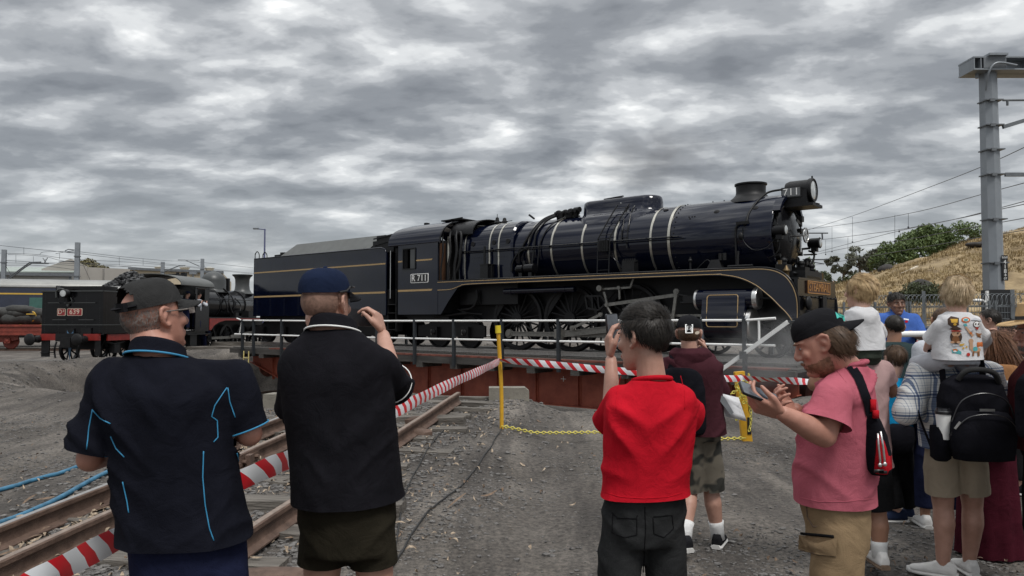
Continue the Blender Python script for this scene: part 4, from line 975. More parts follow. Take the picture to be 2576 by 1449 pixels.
for y in (-1.1, -.55, 0.0, .55, 1.1):
    for q in range(20): rv.ell((-.003, y, 1.15 + q * .076), (.006, .010, .010), nu=5, nv=2)
for x in [.2 + .55 * k for k in range(9)]:
    for q in range(20): rv.ell((x, -1.233, 1.15 + q * .076), (.010, .006, .010), nu=5, nv=2)
tag(rv.build('rivets', 'dome_grey', st, fix=False), kind='stuff')
m = MB(); rnd = random.Random(8)
for k in range(420):
    x = rnd.uniform(1.3, 5.0); y = rnd.gauss(0, .45); top = 2.62 + .95 * math.exp(-((x - 3.5) / 1.25) ** 2) * math.exp(-(y / .8) ** 2)
    m.join(stone_shape(rnd, rnd.uniform(.09, .17)).xf(Matrix.Translation((x, y, top))))
cm_ = MB(); rings = []
for k in range(12):
    x = .9 + 4.3 * k / 11; h = .85 * math.exp(-((x - 3.5) / 1.25) ** 2); rings.append([V((x, 1.15 * math.cos(t), 2.5 + (.12 + h) * math.sin(t))) for t in [pi * q / 10 for q in range(11)]] + [V((x, 0, 2.45))])
m.loft(rings); tag(S('coal_heap', m, 'coal', sl, 0), kind='stuff')
m = MB(); m.box2((.5, -.9, 2.70), (1.5, .9, 2.90)); m.cyl((.3, .45, 2.7), (.3, .45, 2.8), .22); S('tank_hatch', m, 'black_dull')
m = MB(); m.box2((1.3, -1.18, 2.70), (1.32, -.55, 2.92)); S('white_board', m, 'white_paint')
m = MB(); m.lathe([(-.30, .11), (-.28, .15), (-.10, .15), (-.05, .06)], (0, .17, 2.60), 'x', 20); m.box((-.1, .17, 2.40), (.1, .12, .2)); lp = S('tail_lamp', m, 'black_dull')
m = MB(); m.lathe([(-.305, .12), (-.31, .06), (-.312, .01)], (0, .17, 2.60), 'x', 16); S('lamp_lens', m, 'glass_lens', lp)
m = MB(); m.tube(spline([(-.06, .62, 2.45), (-.06, .62, 2.68), (-.06, .42, 2.78), (-.06, .22, 2.68)], 5), .03, 6); m.lathe([(-.08, .05), (-.02, .05)], (0, .15, 2.17), 'x', 10); m.tube(spline([(-.05, .05, 2.45), (-.07, -.02, 2.32), (-.07, .08, 2.25), (-.05, .12, 2.2)], 4), .016, 6)
for z, y0, y1 in ((2.25, -.95, .3), (2.25, .5, .95), (1.62, -.9, -.3), (1.62, .75, .2)): m.cyl((-.06, y0, z), (-.06, y1, z), .014, n=6)
S('rear_fitting', m, 'dome_grey')
for y0, y1, tx in ((.26, .59, 'D³'), (-.41, .19, '639')):
    m = MB(); m.prism(rounded([(y0, 1.775), (y1, 1.775), (y1, 2.045), (y0, 2.045)], [.04] * 4), -.004, -.026, 'yz'); p_ = S('number_plate', m, 'cream_paint')
    m = MB(); m.prism(rounded([(y0 + .015, 1.79), (y1 - .015, 1.79), (y1 - .015, 2.03), (y0 + .015, 2.03)], [.035] * 4), -.027, -.030, 'yz'); S('plate_field', m, 'plate_red', p_)
    t = text_mb(tx, .235 if len(tx) == 2 else .26, .006, 1.08); t.xf(Matrix.Translation((-.036, (y0 + y1) / 2, 1.91)) @ Matrix.Rotation(-pi / 2, 4, 'Z') @ Matrix.Rotation(pi / 2, 4, 'X')); S('plate_lettering', t, 'cream_paint', p_, 0)
m = MB(); m.box2((-.12, -1.16, .86), (0, 1.16, 1.10)); S('buffer_beam', m, 'red_frame')
m = MB(); m.box2((-.14, -.55, .82), (-.115, .55, 1.12)); m.box((-.2, 0, .78), (.3, .4, .36)); m.box2((-.1, -1.2, .3), (-.05, -1.0, .86)); m.box2((-.1, .82, .25), (-.05, 1.14, .86)); m.box2((-.15, .82, .38), (.15, 1.14, .41)); m.box((-.02, .05, 1.2), (.08, .35, .2)); m.box((-.02, -.6, 1.2), (.08, .4, .25))
for y in (-.5, .45): m.tube(spline([(-.2, y, .8), (-.28, y, .6), (-.22, y + .05, .4), (-.24, y, .22)], 5), .035, 6)
m.box2((0, -1.24, 1.06), (.06, 1.24, 1.14)); S('drawgear', m, 'black_dull')
m = MB(); m.prism([(-.02, .12)] + [(.13 * math.cos(t) - .02, 1.24 + .12 * math.sin(t)) for t in [pi + pi * q / 10 for q in range(11)]], -.1, -.12, 'yz'); mat('blue_lamp', (.06, .13, .22), .4); S('blue_disc', m, 'blue_lamp')
for y in (-.62, 1.42 - .17):
    m = MB(); m.lathe([(-.62, .01), (-.60, .17), (-.56, .22), (-.53, .22), (-.52, .07), (-.3, .07), (-.28, .12), (-.1, .14)], (0, y, .90), 'x', 20); S('buffer', m, 'black_dull')
m = MB(); m.box2((.35, -1.20, .84), (5.3, -1.14, 1.08)); m.box2((.35, 1.14, .84), (5.3, 1.20, 1.08)); S('frame_plate', m, 'red_frame')
for x in (.95, 2.7, 4.4):
    for s in (-1, 1): wheel(x, s * .74, .49, 9, sl, 'smoke_black')
m = MB(); m.box2((.5, -.7, .5), (5.2, .7, 1.08)); 
for x in (.95, 2.7, 4.4):
    m.box((x, -1.08, .52), (.34, .2, .32)); m.tube(spline([(x - .55, -1.1, .80), (x, -1.1, .70), (x + .55, -1.1, .80)], 4), .04, 6)
S('running_gear', m, 'smoke_black')
# cab
m = MB()
for s in (-1, 1):
    a, b = s * 1.35, s * 1.32
    m.box2((6.12, a, 1.10), (7.36, b, 2.50)); m.box2((6.12, a, 2.5), (6.30, b, 3.08)); m.box2((6.95, a, 2.5), (7.36, b, 3.08)); m.box2((6.12, a, 3.04), (7.36, b, 3.20))
m.box2((7.32, -1.35, 1.1), (7.36, 1.35, 3.3)); m.box2((5.4, -1.2, 1.0), (7.3, 1.2, 1.15)); sc_ = S('cab', m, 'black_paint')
m = MB(); m.bar((6.3, -1.355, 2.5), (6.95, -1.355, 2.5), .05, .05); m.bar((6.3, -1.355, 3.05), (6.95, -1.355, 3.05), .05, .03); S('window_sill', m, 'cab_timber', sc_)
m = MB(); shell(m, [4.75, 5.4, 6.6, 7.55], lambda x: arch(1.50, 3.16, 3.66, p=2.2)); S('cab_roof', m, 'hopper_grey', sc_, 40)
m = MB(); m.box2((6.2, -.4, 3.62), (7.0, .4, 3.72)); m.cyl((7.1, .1, 3.65), (7.1, .1, 3.85), .07); m.box((7.2, -.15, 3.75), (.2, .2, .18)); S('roof_vent', m, 'black_dull', sc_)
m = MB(); m.box2((5.45, -1.42, .95), (7.4, -1.2, 1.0)); m.box2((5.75, -1.40, .42), (6.3, -1.15, .46)); m.box2((5.75, -1.36, .46), (6.3, -1.34, 1.0)); m.cyl((6.1, -1.38, 1.2), (6.1, -1.38, 2.8), .02, n=6); S('cab_step', m, 'black_dull', sc_)
# boiler, dome, chimney
m = MB(); m.lathe([(7.3, .82), (9.3, .82), (9.32, .76), (13.9, .75), (13.95, .72), (14.0, .1)], (0, 0, 2.42), 'x', 40); bo2 = S('boiler', m, 'black_paint', sl, 50)
m = MB()
for x in (8.0, 9.4, 10.9, 12.2): m.lathe([(x - .03, .75 + .075 * (x < 9.5)), (x - .03, .775 + .07 * (x < 9.5)), (x + .03, .775 + .07 * (x < 9.5)), (x + .03, .75 + .075 * (x < 9.5))], (0, 0, 2.42), 'x', 40, cap=False)
S('boiler_band', m, 'black_dull', bo2)
m = MB(); m.lathe([(3.02, .80), (3.10, .64), (3.20, .60), (3.62, .60), (3.78, .56), (3.92, .46), (4.03, .30), (4.09, .12), (4.16, .03)], (10.2, 0, 0), 'z', 28); S('dome', m, 'dome_grey', bo2, 60)
m = MB(); m.lathe([(3.05, .62), (3.15, .48), (3.30, .40), (3.55, .37), (3.85, .38), (3.98, .43), (4.06, .52), (4.12, .54), (4.12, .42), (3.6, .3)], (13.3, 0, 0), 'z', 28, cap=False); S('chimney', m, 'dome_grey', bo2, 60)
m = MB(); m.box2((10.8, -.5, 3.1), (10.95, .3, 3.78)); m.cyl((7.4, -.95, 2.68), (13.8, -.9, 2.66), .022, n=6)
m.tube(spline([(9.9, -.7, 3.2), (10.3, -.8, 2.9), (10.0, -.95, 2.5), (10.1, -.98, 2.2), (10.4, -1.0, 1.9), (11.0, -1.1, 1.75)], 6), .05, 8); m.tube(spline([(9.6, -.8, 2.9), (9.75, -.92, 2.5), (9.9, -.95, 2.0)], 5), .03, 6)
m.tube(spline([(11.0, -.75, 2.75), (11.4, -.85, 2.45), (11.3, -.9, 2.1)], 5), .03, 6); m.box((12.0, -1.05, 1.92), (.9, .4, .34)); m.box((10.5, -1.0, 1.85), (.3, .3, .3)); S('boiler_fitting', m, 'black_dull', bo2, 60)
for s in (-1, 1):
    m = MB(); m.box2((7.36, s * 1.35, 1.70), (14.6, s * .6, 1.76)); S('running_plate', m, 'black_dull')
    m = MB(); m.prism([(7.40, 1.70), (14.5, 1.70), (14.5, 1.60), (8.9, 1.60), (8.3, 1.52), (7.8, 1.36), (7.55, 1.15), (7.40, 1.15)], s * 1.34, s * 1.37); S('splasher_edge', m, 'red_frame')
for x in (8.2, 9.95, 11.7):
    for s in (-1, 1): wheel(x, s * .74, .70, 14, sl, 'smoke_black', 'driving_wheel', cw=2.2)
for x in (13.0, 14.2):
    for s in (-1, 1): wheel(x, s * .74, .42, 9, sl, 'smoke_black', 'leading_wheel')
m = MB(); m.bar((8.2, -1.02, .75), (11.7, -1.02, .75), .05, .12); m.bar((9.95, -1.1, .80), (12.6, -1.1, 1.0), .05, .12); S('coupling_rod', m, 'rod_steel')
m = MB(); m.cyl((12.6, -1.1, 1.0), (13.7, -1.1, 1.0), .35); m.box2((7.4, -.6, .8), (14.6, .6, 1.7)); m.box2((7.4, -.9, .4), (7.9, .9, 1.2)); S('cylinder', m, 'smoke_black')
ut = empty('railway_track', SO, SRZ, label='rusty track under the small black locomotive', kind='structure')
for s in (-1, 1):
    m = MB(); m.box2((-26, s * .80 - .035, -.04), (24, s * .80 + .035, 0)); m.box2((-26, s * .80 - .06, -.16), (24, s * .80 + .06, -.145)); m.box2((-26, s * .8 - .01, -.145), (24, s * .8 + .01, -.04)); m.build('rail', 'rail_rust', ut)
for k in range(60):
    o = obj('sleeper', sl_me[k % 5], ut); o.location = (-22 + .7 * k, 0, -.28); o.rotation_euler.z = pi / 2

# ------------------------------------------------------------------ wagon and carriage behind it
wg = empty('flat_wagon', (-29.6, 42.6, .02), .06, label='red bogie flat wagon loaded with dark tarpaulin rolls at the left edge', cat='wagon')
def Wg(n, m, k, p=wg, s=35): return m.build(n, k, p, s)
m = MB(); m.box2((-7, -1.3, 1.00), (5.0, 1.3, 1.34)); m.box2((-7, -1.36, 1.28), (5.0, -1.3, 1.40)); m.prism([(-7, .80), (5.0, .80), (5.0, 1.0), (-7, 1.0)], -1.28, -1.20); Wg('underframe', m, 'wagon_red')
t = text_mb('TIT', .20, .005); t.xf(Matrix.Translation((.55, -1.31, 1.15)) @ Matrix.Rotation(pi / 2, 4, 'X')); Wg('stencil_lettering', t, 'wood_litter', wg, 0)
m = MB()
for x in (-.6, 1.2): m.lathe([(-.02, .02), (-.02, .42), (.02, .46), (.02, .42), (.12, .42)], (x, -.74, .46), 'y', 22)
m.prism([(-1.15, .55), (-1.15, .75), (-.4, .92), (1.0, .92), (1.75, .75), (1.75, .55), (1.3, .45), (.7, .40), (-.1, .40), (-.7, .45)], -1.02, -.9)
for x in (-.6, 1.2): m.box((x, -1.04, .5), (.3, .12, .3)); m.ell((x, -1.1, .5), (.11, .05, .11))
for x in (.15, .3, .45): m.cyl((x, -1.06, .5), (x, -1.06, .82), .06)
Wg('bogie', m, 'wagon_red')
for k, (x, l, r, z) in enumerate(((-3, 4.2, .36, 1.74), (-2.2, 5.2, .30, 2.05), (.4, 2.6, .34, 1.72), (1.0, 2.2, .26, 2.02), (-.8, 3.0, .24, 2.22))):
    m = MB(); rnd = random.Random(k); n = 9; m.tube([(x + l * q / n, -.5 + .25 * math.sin(q + k), z + .05 * rnd.uniform(-1, 1)) for q in range(n + 1)], [r * rnd.uniform(.82, 1.12) for q in range(n + 1)], 12); Wg('tarpaulin_roll', m, 'tarp', wg, 60)
m = MB(); m.lathe([(0, .28), (.05, .30), (.05, .24), (.0, .24)], (2.35, -.9, 1.85), 'y', 24, cap=False, a0=.2, a1=pi - .2); m.cyl((2.1, -.9, 1.98), (2.6, -.9, 1.98), .025); Wg('spare_wheel', m, 'carriage_yellow')
m = MB(); m.box((3.75, -.8, 1.72), (.10, .5, .55), Matrix.Rotation(.12, 3, 'Y')); m.box((3.45, -.8, 1.72), (.05, .5, .5)); m.ell((3.86, -.8, 1.72), (.16, .26, .30)); Wg('white_end', m, 'white_paint')
wt = empty('railway_track', (-29.6, 42.6, .02), .06, label='track under the red wagon', kind='structure')
for s in (-1, 1):
    m = MB(); m.box2((-20, s * .8 - .035, -.14), (11, s * .8 + .035, 0)); m.build('rail', 'rail_rust', wt)
m = MB(); m.box2((0, -.05, 0), (4.2, .05, .07)); o = m.build('loose_rail', 'rail_shine'); p = at(-30, 905.5, 30.5); o.location = (p.x, p.y, gz(p.x, p.y, False) + .02); o.rotation_euler.z = .06; tag(o, 'bare rail lying loose on the dirt at the left edge', 'rail')
cr_ = empty('passenger_carriage', (-34.5, 47.2, .05), math.atan2(.31, .95), label='dark blue passenger carriage with a silver roof and a yellow stripe', cat='carriage')
m = MB(); m.box2((-12, -1.45, 1.0), (12, 1.45, 3.74)); Wg('body', m, 'carriage_blue', cr_)
m = MB(); shell(m, [-12, 11, 11.8, 12.1], lambda x: arch(1.50, 3.72, 4.28 - .25 * smoothstep(11, 12.1, x), p=2.2)); Wg('roof', m, 'carriage_roof', cr_, 50)
m = MB(); m.box2((-12, -1.47, 3.24), (12, -1.45, 3.33)); m.box2((-12, -1.47, 1.28), (12, -1.45, 1.36)); Wg('yellow_stripe', m, 'carriage_yellow', cr_)
m = MB(); m.box2((3.6, -1.475, 1.75), (5.6, -1.45, 3.05)); Wg('green_panel', m, 'green_panel', cr_)
for x in (-9, -6, -3, 0):
    m = MB(); m.box2((x, -1.47, 2.1), (x + 1.6, -1.45, 2.95)); Wg('window', m, 'glass_dark', cr_)
m = MB(); m.box2((9.0, -.3, 4.2), (9.5, .3, 4.42)); m.box2((8.8, -.2, 4.36), (9.7, .2, 4.44)); Wg('roof_vent', m, 'black_dull', cr_)
m = MB()
for x in (-8, 8):
    m.box2((x - 1.6, -1.1, .35), (x + 1.6, 1.1, 1.0))
m.box2((-5, -1.2, .5), (5, 1.2, 1.0)); Wg('underframe', m, 'smoke_black', cr_)

# ------------------------------------------------------------------ far sheds, masts and wires on the left
def wallbox(x0, x1, D0, D1, y0, y1, depth, name, label, mt, roof=None, panel=4.0):
    a, b = at(x0, 806, D0), at(x1, 806, D1); a.z = b.z = 0; d = (b - a); L = d.length; rz = math.atan2(d.y, d.x)
    h0 = at(x0, y0, D0).z; h1 = at(x1, y1, D1).z
    e = empty(name, a, rz, label=label, cat='building')
    m = MB(); n = max(1, round(L / panel))
    for k in range(n):
        u0, u1 = L * k / n + .02, L * (k + 1) / n - .02; z0, z1 = h0 + (h1 - h0) * u0 / L, h0 + (h1 - h0) * u1 / L
        q = MB(); q.prism([(u0, 0), (u1, 0), (u1, z1), (u0, z0)], .004 * (k % 2), .25); q.build('wall_panel', mt, e)
    m = MB(); m.prism([(.01, 0), (L - .01, 0), (L - .01, h1 - .05), (.01, h0 - .05)], .06, depth); m.build('wall_core', mt, e)
    return e, L, h0, h1
e, L, h0, h1 = wallbox(-120, 176, 92, 96, 682, 684, 24, 'shed', 'long pale grey shed with a low greenish roof and dark gutter', 'shed_grey')
m = MB(); m.add([(-.5, -.5, h0), (L + .4, -.5, h1), (L - 2, 14, h1 + 1.5), (-.5, 14, h0 + 1.5), (-.5, -.5, h0 - .12), (L + .4, -.5, h1 - .12), (L - 2, 14, h1 + 1.3), (-.5, 14, h0 + 1.3)], [(0, 1, 2, 3), (7, 6, 5, 4), (0, 4, 5, 1), (1, 5, 6, 2), (2, 6, 7, 3), (3, 7, 4, 0)]); m.build('roof', 'shed_roof', e)
m = MB(); m.box2((-.6, -.75, h0 - .45), (L + .5, -.5, h0 - .05)); m.cyl((L, -.4, 0), (L, -.4, h0 - .2), .16); m.build('gutter', 'mast_dark', e)
e, L, h0, h1 = wallbox(174, 262, 98, 99, 670, 674, 20, 'warehouse', 'warehouse of plain grey concrete panels with a slanted parapet, behind the tall mast', 'wall_concrete', panel=6)
m = MB(); m.prism([(-3.4, h0 - 2.2), (2, h0 - 2.4), (2, h0 + .0), (0, h0 + 1.0), (-3.4, h0 - .4)], -.1, .2); m.build('parapet', 'wall_concrete', e)
e, L, h0, h1 = wallbox(260, 325, 98, 100, 674, 677, 20, 'warehouse', 'darker grey flat topped warehouse under the olive tree top', 'wall_concrete', panel=6)
e, L, h0, h1 = wallbox(324, 560, 108, 112, 679, 688, 26, 'shed', 'long cream shed with dark roof edge behind the small locomotive', 'wall_cream', panel=5)
m = MB(); m.prism([(-.2, h0), (L, h1), (L, h1 + .35), (-.2, h0 + .35)], -.4, 1); m.build('fascia', 'mast_dark', e)
for k in range(3):
    m = MB(); m.lathe([(h0, .5), (h0 + .5, .5), (h0 + .9, .8), (h0 + 1.1, .2)], (L * (.25 + .28 * k), 6, 0), 'z', 12); m.build('roof_ventilator', 'shed_grey', e)
def mast(x, y_top, D, w, label, arms=()):
    p = at(x, 806, D); top = at(x, y_top, D).z; z0 = gz(p.x, p.y, False)
    e = empty('overhead_mast', (p.x, p.y, z0), .25, label=label, cat='mast', group='railway masts on the left')
    m = MB(); m.prism([(-w / 2, -w * .4), (w / 2, -w * .4), (w / 2, -w * .28), (w * .1, -w * .28), (w * .1, w * .28), (w / 2, w * .28), (w / 2, w * .4), (-w / 2, w * .4), (-w / 2, w * .28), (-w * .1, w * .28), (-w * .1, -w * .28), (-w / 2, -w * .28)], 0, top - z0, 'xy'); m.build('column', 'mast_grey', e)
    c = MB()
    for z in (top - z0 - 1.4, top - z0 - 3.4): c.box((0, 0, z), (w * 1.25, w * 1.1, .10))
    c.build('clamp', 'mast_dark', e)
    for pts, r in arms:
        m = MB(); m.tube([V(at(*q)) - V((p.x, p.y, z0)) for q in pts], r, 6); o = m.build('cantilever_arm', 'mast_dark', e, 60); o.rotation_euler.z = -.25
    return e
mast(5.5, 628, 80, .42, 'grey steel railway mast with two slanted arms at the left edge', [([(3, 712, 80), (75, 660, 79), (103, 659, 79)], .07), ([(8, 713, 79.5), (62, 673, 79), (80, 662, 79), (122, 663, 79)], .07), ([(-4, 727, 80), (95, 726, 79)], .09), ([(0, 689, 80), (14, 689, 80)], .1)])
mast(190.5, 610, 74, .42, 'tall grey steel railway mast rising above the concrete warehouse', [([(187, 629, 74), (172, 627, 73), (164, 631, 73)], .05), ([(187, 634, 74), (168, 634, 73)], .05), ([(187, 658, 74), (170, 657, 73), (148, 659, 73)], .05)])
mast(406.5, 659, 104, .46, 'short grey steel mast behind the small locomotive cab', [([(411, 684, 104), (452, 668, 103), (466, 668, 103)], .07)])
mast(506.5, 651, 98, .42, 'grey steel mast left of the lamp pole, behind the steam dome', [([(502, 670, 98), (466, 654, 97), (448, 654, 97)], .06), ([(502, 655, 98), (455, 654, 97)], .04)])
p = at(484, 806, 110); e = empty('signal_mast', (p.x, p.y, 0), label='thin pole with a small platform above the locomotive cab roof', cat='pole'); m = MB(); m.cyl((0, 0, 0), (0, 0, 8.6), .1); m.box((0, 0, 8.7), (1.0, .5, .4)); m.build('pole', 'mast_grey', e)
def wires(name, lab, rows, r, mt='wire_grey', cat='wires', drop=None, group=None):
    e = None; m = MB()
    for pts in rows: m.tube(spline([at(*q) for q in pts], 6), r, 4)
    o = m.build(name, mt, None, 60); return tag(o, lab, cat, group)
rows = [[(-30, 614, 78), (60, 624, 78), (187, 637, 75), (420, 664, 100), (640, 688, 130)], [(-30, 636, 80), (90, 640, 80), (187, 652, 80), (400, 665, 104), (640, 690, 130)],
        [(20, 640, 80), (110, 645, 82), (190, 660, 82), (400, 672, 106), (560, 690, 120)], [(15, 655, 80), (95, 660, 80), (190, 668, 82), (330, 670, 100)], [(-30, 660, 80), (60, 662, 80), (187, 663, 76), (400, 677, 105)], [(10, 667, 80), (100, 668, 80), (187, 678, 78)],
        [(198, 633, 75), (300, 645, 88), (410, 655, 104), (505, 660, 98), (640, 674, 120)], [(140, 638, 74), (185, 630, 74)], [(197, 643, 74), (212, 672, 75), (230, 712, 76)], [(14, 668, 80), (40, 712, 82)], [(511, 663, 98), (525, 690, 99)], [(100, 641, 79), (110, 634, 79), (165, 632, 74)]]
wires('overhead_wires', 'thin overhead railway wires strung between the masts on the left', rows, .022)
m = MB()
for (x, ya, yb, D) in ((105, 661, 663, 80), (113, 652, 664, 80), (115, 652, 664, 80), (40, 641, 660, 80), (84, 645, 662, 80), (60, 622, 640, 78), (150, 636, 652, 76), (300, 646, 668, 90), (360, 650, 668, 98)): m.cyl(at(x, ya, D), at(x, yb, D), .02, n=4)
m.tube([at(108, 649, 80), at(113, 658, 80), at(110, 664, 80)], .04, 4); m.tube([at(120, 648, 80), at(114, 658, 80), at(118, 664, 80)], .04, 4)
tag(m.build('wire_droppers', 'wire_grey'), 'droppers and insulators hanging between the left overhead wires', 'wires')
p = at(663, 806, 60); e = empty('lamp_post', (p.x, p.y, .2), label='slim blue lamp post with a single short arm behind the big tender', cat='street lamp')
m = MB(); m.cyl((0, 0, 0), (0, 0, at(663, 576, 60).z - .2), .10, .06, 10); m.build('pole', 'pole_blue', e, 60)
zt = at(663, 576, 60).z - .2; m = MB(); m.tube([(0, 0, zt - .05), (-.75, 0, zt + .02)], .04, 8); m.build('arm', 'pole_blue', e, 60)
m = MB(); m.box((-.72, 0, zt + .02), (.45, .22, .11)); m.build('lamp_head', 'mast_dark', e)

# ------------------------------------------------------------------ vegetation helpers
def foliage(name, clumps, n, size, m_, parent, seed, droop=0.3, gap=0.25):
    rnd = random.Random(seed); m = MB()
    tot = sum(c[1][0] * c[1][2] for c in clumps)
    for c, r in clumps:
        k = int(n * r[0] * r[2] / tot)
        for _ in range(k):
            d = V((rnd.gauss(0, 1), rnd.gauss(0, 1), rnd.gauss(0, 1))).normalized(); rad = rnd.random() ** .45
            q = V((c[0] + d.x * r[0] * rad, c[1] + d.y * r[1] * rad, c[2] + d.z * r[2] * rad))
            nn = noise.noise(q * (1.1 / max(.4, r[2])) + V((seed, 0, 0)))
            if nn < gap - .5: continue
            q += V((0, 0, .25 * r[2] * nn)); s = size * rnd.uniform(.6, 1.4)
            a = V((rnd.gauss(0, 1), rnd.gauss(0, 1), rnd.gauss(0, .6) - droop * 2)).normalized(); b = a.cross(V((rnd.gauss(0, 1), rnd.gauss(0, 1), rnd.gauss(0, 1)))).normalized()
            m.add([q - a * s, q + b * s * .42, q + a * s, q - b * s * .42], [(0, 1, 2, 3)])
    return tag(m.build(name, m_, parent, 0, fix=False), kind='stuff')
def tree(name, x, y, D, clumps, n, size, mt, label, seed, trunk_h, cat='tree', droop=.3, tr=.18, gap=.25, z0=None):
    p = at(x, y, D); 
    if z0 is not None: p.z = z0
    e = empty(name, p, 0, label=label, cat=cat)
    rnd = random.Random(seed); m = MB()
    top = V((0, 0, trunk_h)); m.tube(spline([(0, 0, -.6), (.1, 0, trunk_h * .5), top], 4), [tr * (1.25 - .7 * k / 8) for k in range(9)], 8)
    for c, r in clumps:
        if rnd.random() < .85: m.tube(spline([top * rnd.uniform(.45, 1), V(c) * .55 + top * .35, V(c)], 4), [tr * .5 * (1 - .8 * k / 8) for k in range(9)], 6)
    m.build('trunk', 'bark', e, 60)
    foliage('crown', clumps, n, size, mt, e, seed, droop, gap)
    return e
# olive tree top behind the warehouse
tree('bush', 222, 700, 125, [((0, 0, 1.6), (1.9, 1.5, 1.7)), ((2.2, 0, 1.0), (1.6, 1.5, 1.2)), ((-1.8, 0, .9), (1.5, 1.3, 1.0))], 2200, .28, 'leaf_olive', 'olive brown tree top showing over the warehouse roof', 5, 1.2)

# ------------------------------------------------------------------ dry grass hill, trees, fence and mast on the right
crest = [(1950, 760), (2050, 738), (2110, 722), (2200, 693), (2260, 672), (2330, 650), (2400, 622), (2450, 603), (2520, 592), (2576, 581), (2700, 562), (3100, 520)]
def crest_y(x):
    for (a, b), (c, d) in zip(crest, crest[1:]):
        if x <= c: t = (x - a) / (c - a); return b + (d - b) * t
    return crest[-1][1]
def hill_z(px_, D, n=True):
    zc_ = at(px_, crest_y(px_), 46).z; t = (D - 21) / 25
    b = 1.0 + (zc_ - 1.0) * (smoothstep(0, 1, t) * .55 + .45 * max(0, min(1, t))) if t < 1 else zc_ - .02 * (D - 46)
    if n:
        q = V((px_ / 1860 * D, D, 0)); b += smoothstep(0, .15, t) * (.32 * noise.noise(q * .28) + .16 * noise.noise(q * .9) + .06 * noise.noise(q * 2.6))
    return b
hm = MB(); pxs = [1960 + 12 * k for k in range(95)]; Ds = [20.5 + .55 * k for k in range(50)] + [50, 56, 66, 80]
for D in Ds:
    for x in pxs: p = at(x, 806, D); hm.v.append((p.x, p.y, hill_z(x, D)))
for j in range(len(Ds) - 1):
    for i in range(len(pxs) - 1):
        a = j * len(pxs) + i; hm.f.append((a, a + 1, a + len(pxs) + 1, a + len(pxs)))
mat('hill_soil', (0.210, 0.145, 0.075), 0.95, 0.4, 0.8, bump=1.0, bscale=7, c2=(0.400, 0.300, 0.165))
hill = hm.build('hill', 'hill_soil', None, 180, fix=False); tag(hill, 'steep hill covered in dry golden grass', kind='structure')
mat('dry_grass', (0.280, 0.200, 0.100), 0.9, 0.35, 0.6, c2=(0.500, 0.390, 0.215))
rnd = random.Random(31); m = MB()
for _ in range(15000):
    x = rnd.uniform(2050, 2720); D = 21.5 + 25.5 * rnd.random() ** .8; p = at(x, 806, D); z = hill_z(x, D)
    if noise.noise(V((p.x * .35, p.y * .35, 4))) < -.22: continue
    h = rnd.uniform(.07, .19) * (1.25 if noise.noise(V((p.x * .2, p.y * .2, 9))) > 0 else .8)
    for k in range(4):
        a = rnd.uniform(0, 2 * pi); d = V((math.cos(a), math.sin(a), 0)); s = V((-d.y, d.x, 0)) * .022; b = V((p.x, p.y, z - .02)) + d * .09 * rnd.random()
        t = b + d * h * rnd.uniform(.2, .7) + V((0, 0, h)); m.add([b - s, b + s, t], [(0, 1, 2)])
tag(m.build('dry_grass', 'dry_grass', None, 0, fix=False), 'dry golden grass tufts over the hill', kind='stuff')
def on_hill(x, D): p = at(x, 806, D); return V((p.x, p.y, hill_z(x, D, False)))
def htree(name, x, D, *a, **k):
    e = tree(name, x, 806, D, *a, **k); e.location.z = hill_z(x, D, False); return e
htree('pepper_tree', 2345, 47, [((0, 0, 1.0), (1.45, 1.4, 1.15)), ((-1.2, 0, .65), (1.1, 1.1, 1.0)), ((1.25, 0, .75), (1.1, 1.1, .9)), ((-1.9, -.2, .2), (.6, .6, .6)), ((2.2, 0, .45), (.7, .8, .5)), ((.3, -.4, .3), (1.6, 1.1, .8)), ((-.3, 0, 1.5), (.9, .8, .65)), ((.7, 0, 1.35), (.7, .7, .6))], 17000, .10, 'leaf_green', 'broad bright green tree on the crest of the grass hill', 41, .9, droop=.6, gap=.30)
htree('bush', 2238, 46, [((0, 0, .9), (.9, .8, .9)), ((.9, 0, 1.1), (.9, .8, 1.0)), ((-.6, .2, .5), (.6, .6, .6))], 4200, .10, 'leaf_green', 'green bush on the hill directly left of the broad green tree', 42, .7, droop=.4)
htree('bush', 2450, 45, [((0, 0, .5), (.8, .7, .55)), ((-.7, 0, .6), (.7, .6, .6))], 1500, .09, 'leaf_green', 'low green bush at the right foot of the broad green tree', 43, .5)
mat('leaf_gum2', (0.105, 0.118, 0.082), 0.6, 0.4, 1.5, c2=(0.19, 0.20, 0.155))
def gum(x, y, D, h, w, seed, label):
    rnd = random.Random(seed); cl = []
    for k in range(11):
        t = rnd.random(); cl.append(((rnd.gauss(0, w * .42), rnd.gauss(0, w * .3), h * (.35 + .62 * t)), (w * rnd.uniform(.16, .3), w * .22, h * rnd.uniform(.09, .16))))
    return tree('gum_tree', x, y, D, cl, 2100, .17, 'leaf_gum2' if seed % 2 else 'leaf_gum', label, seed, h * .6, droop=.6, tr=.12, gap=.42)
gum(2160, 700, 62, 2.5, 2.3, 51, 'open grey green gum tree with patches of sky, tallest left of the hill')
gum(2188, 700, 64, 2.1, 1.6, 53, 'smaller gum tree touching the green bush on the hill')
gum(2120, 706, 66, 2.0, 1.5, 52, 'thin dark gum tree, leftmost beside the toddler')
tree('bush', 2160, 722, 60, [((0, 0, .4), (1.9, 1, .7)), ((-1.3, 0, .2), (.8, .8, .5)), ((1.2, 0, .5), (.9, .8, .6))], 1900, .14, 'leaf_dark', 'low dark scrub below the gum trees', 54, .4)
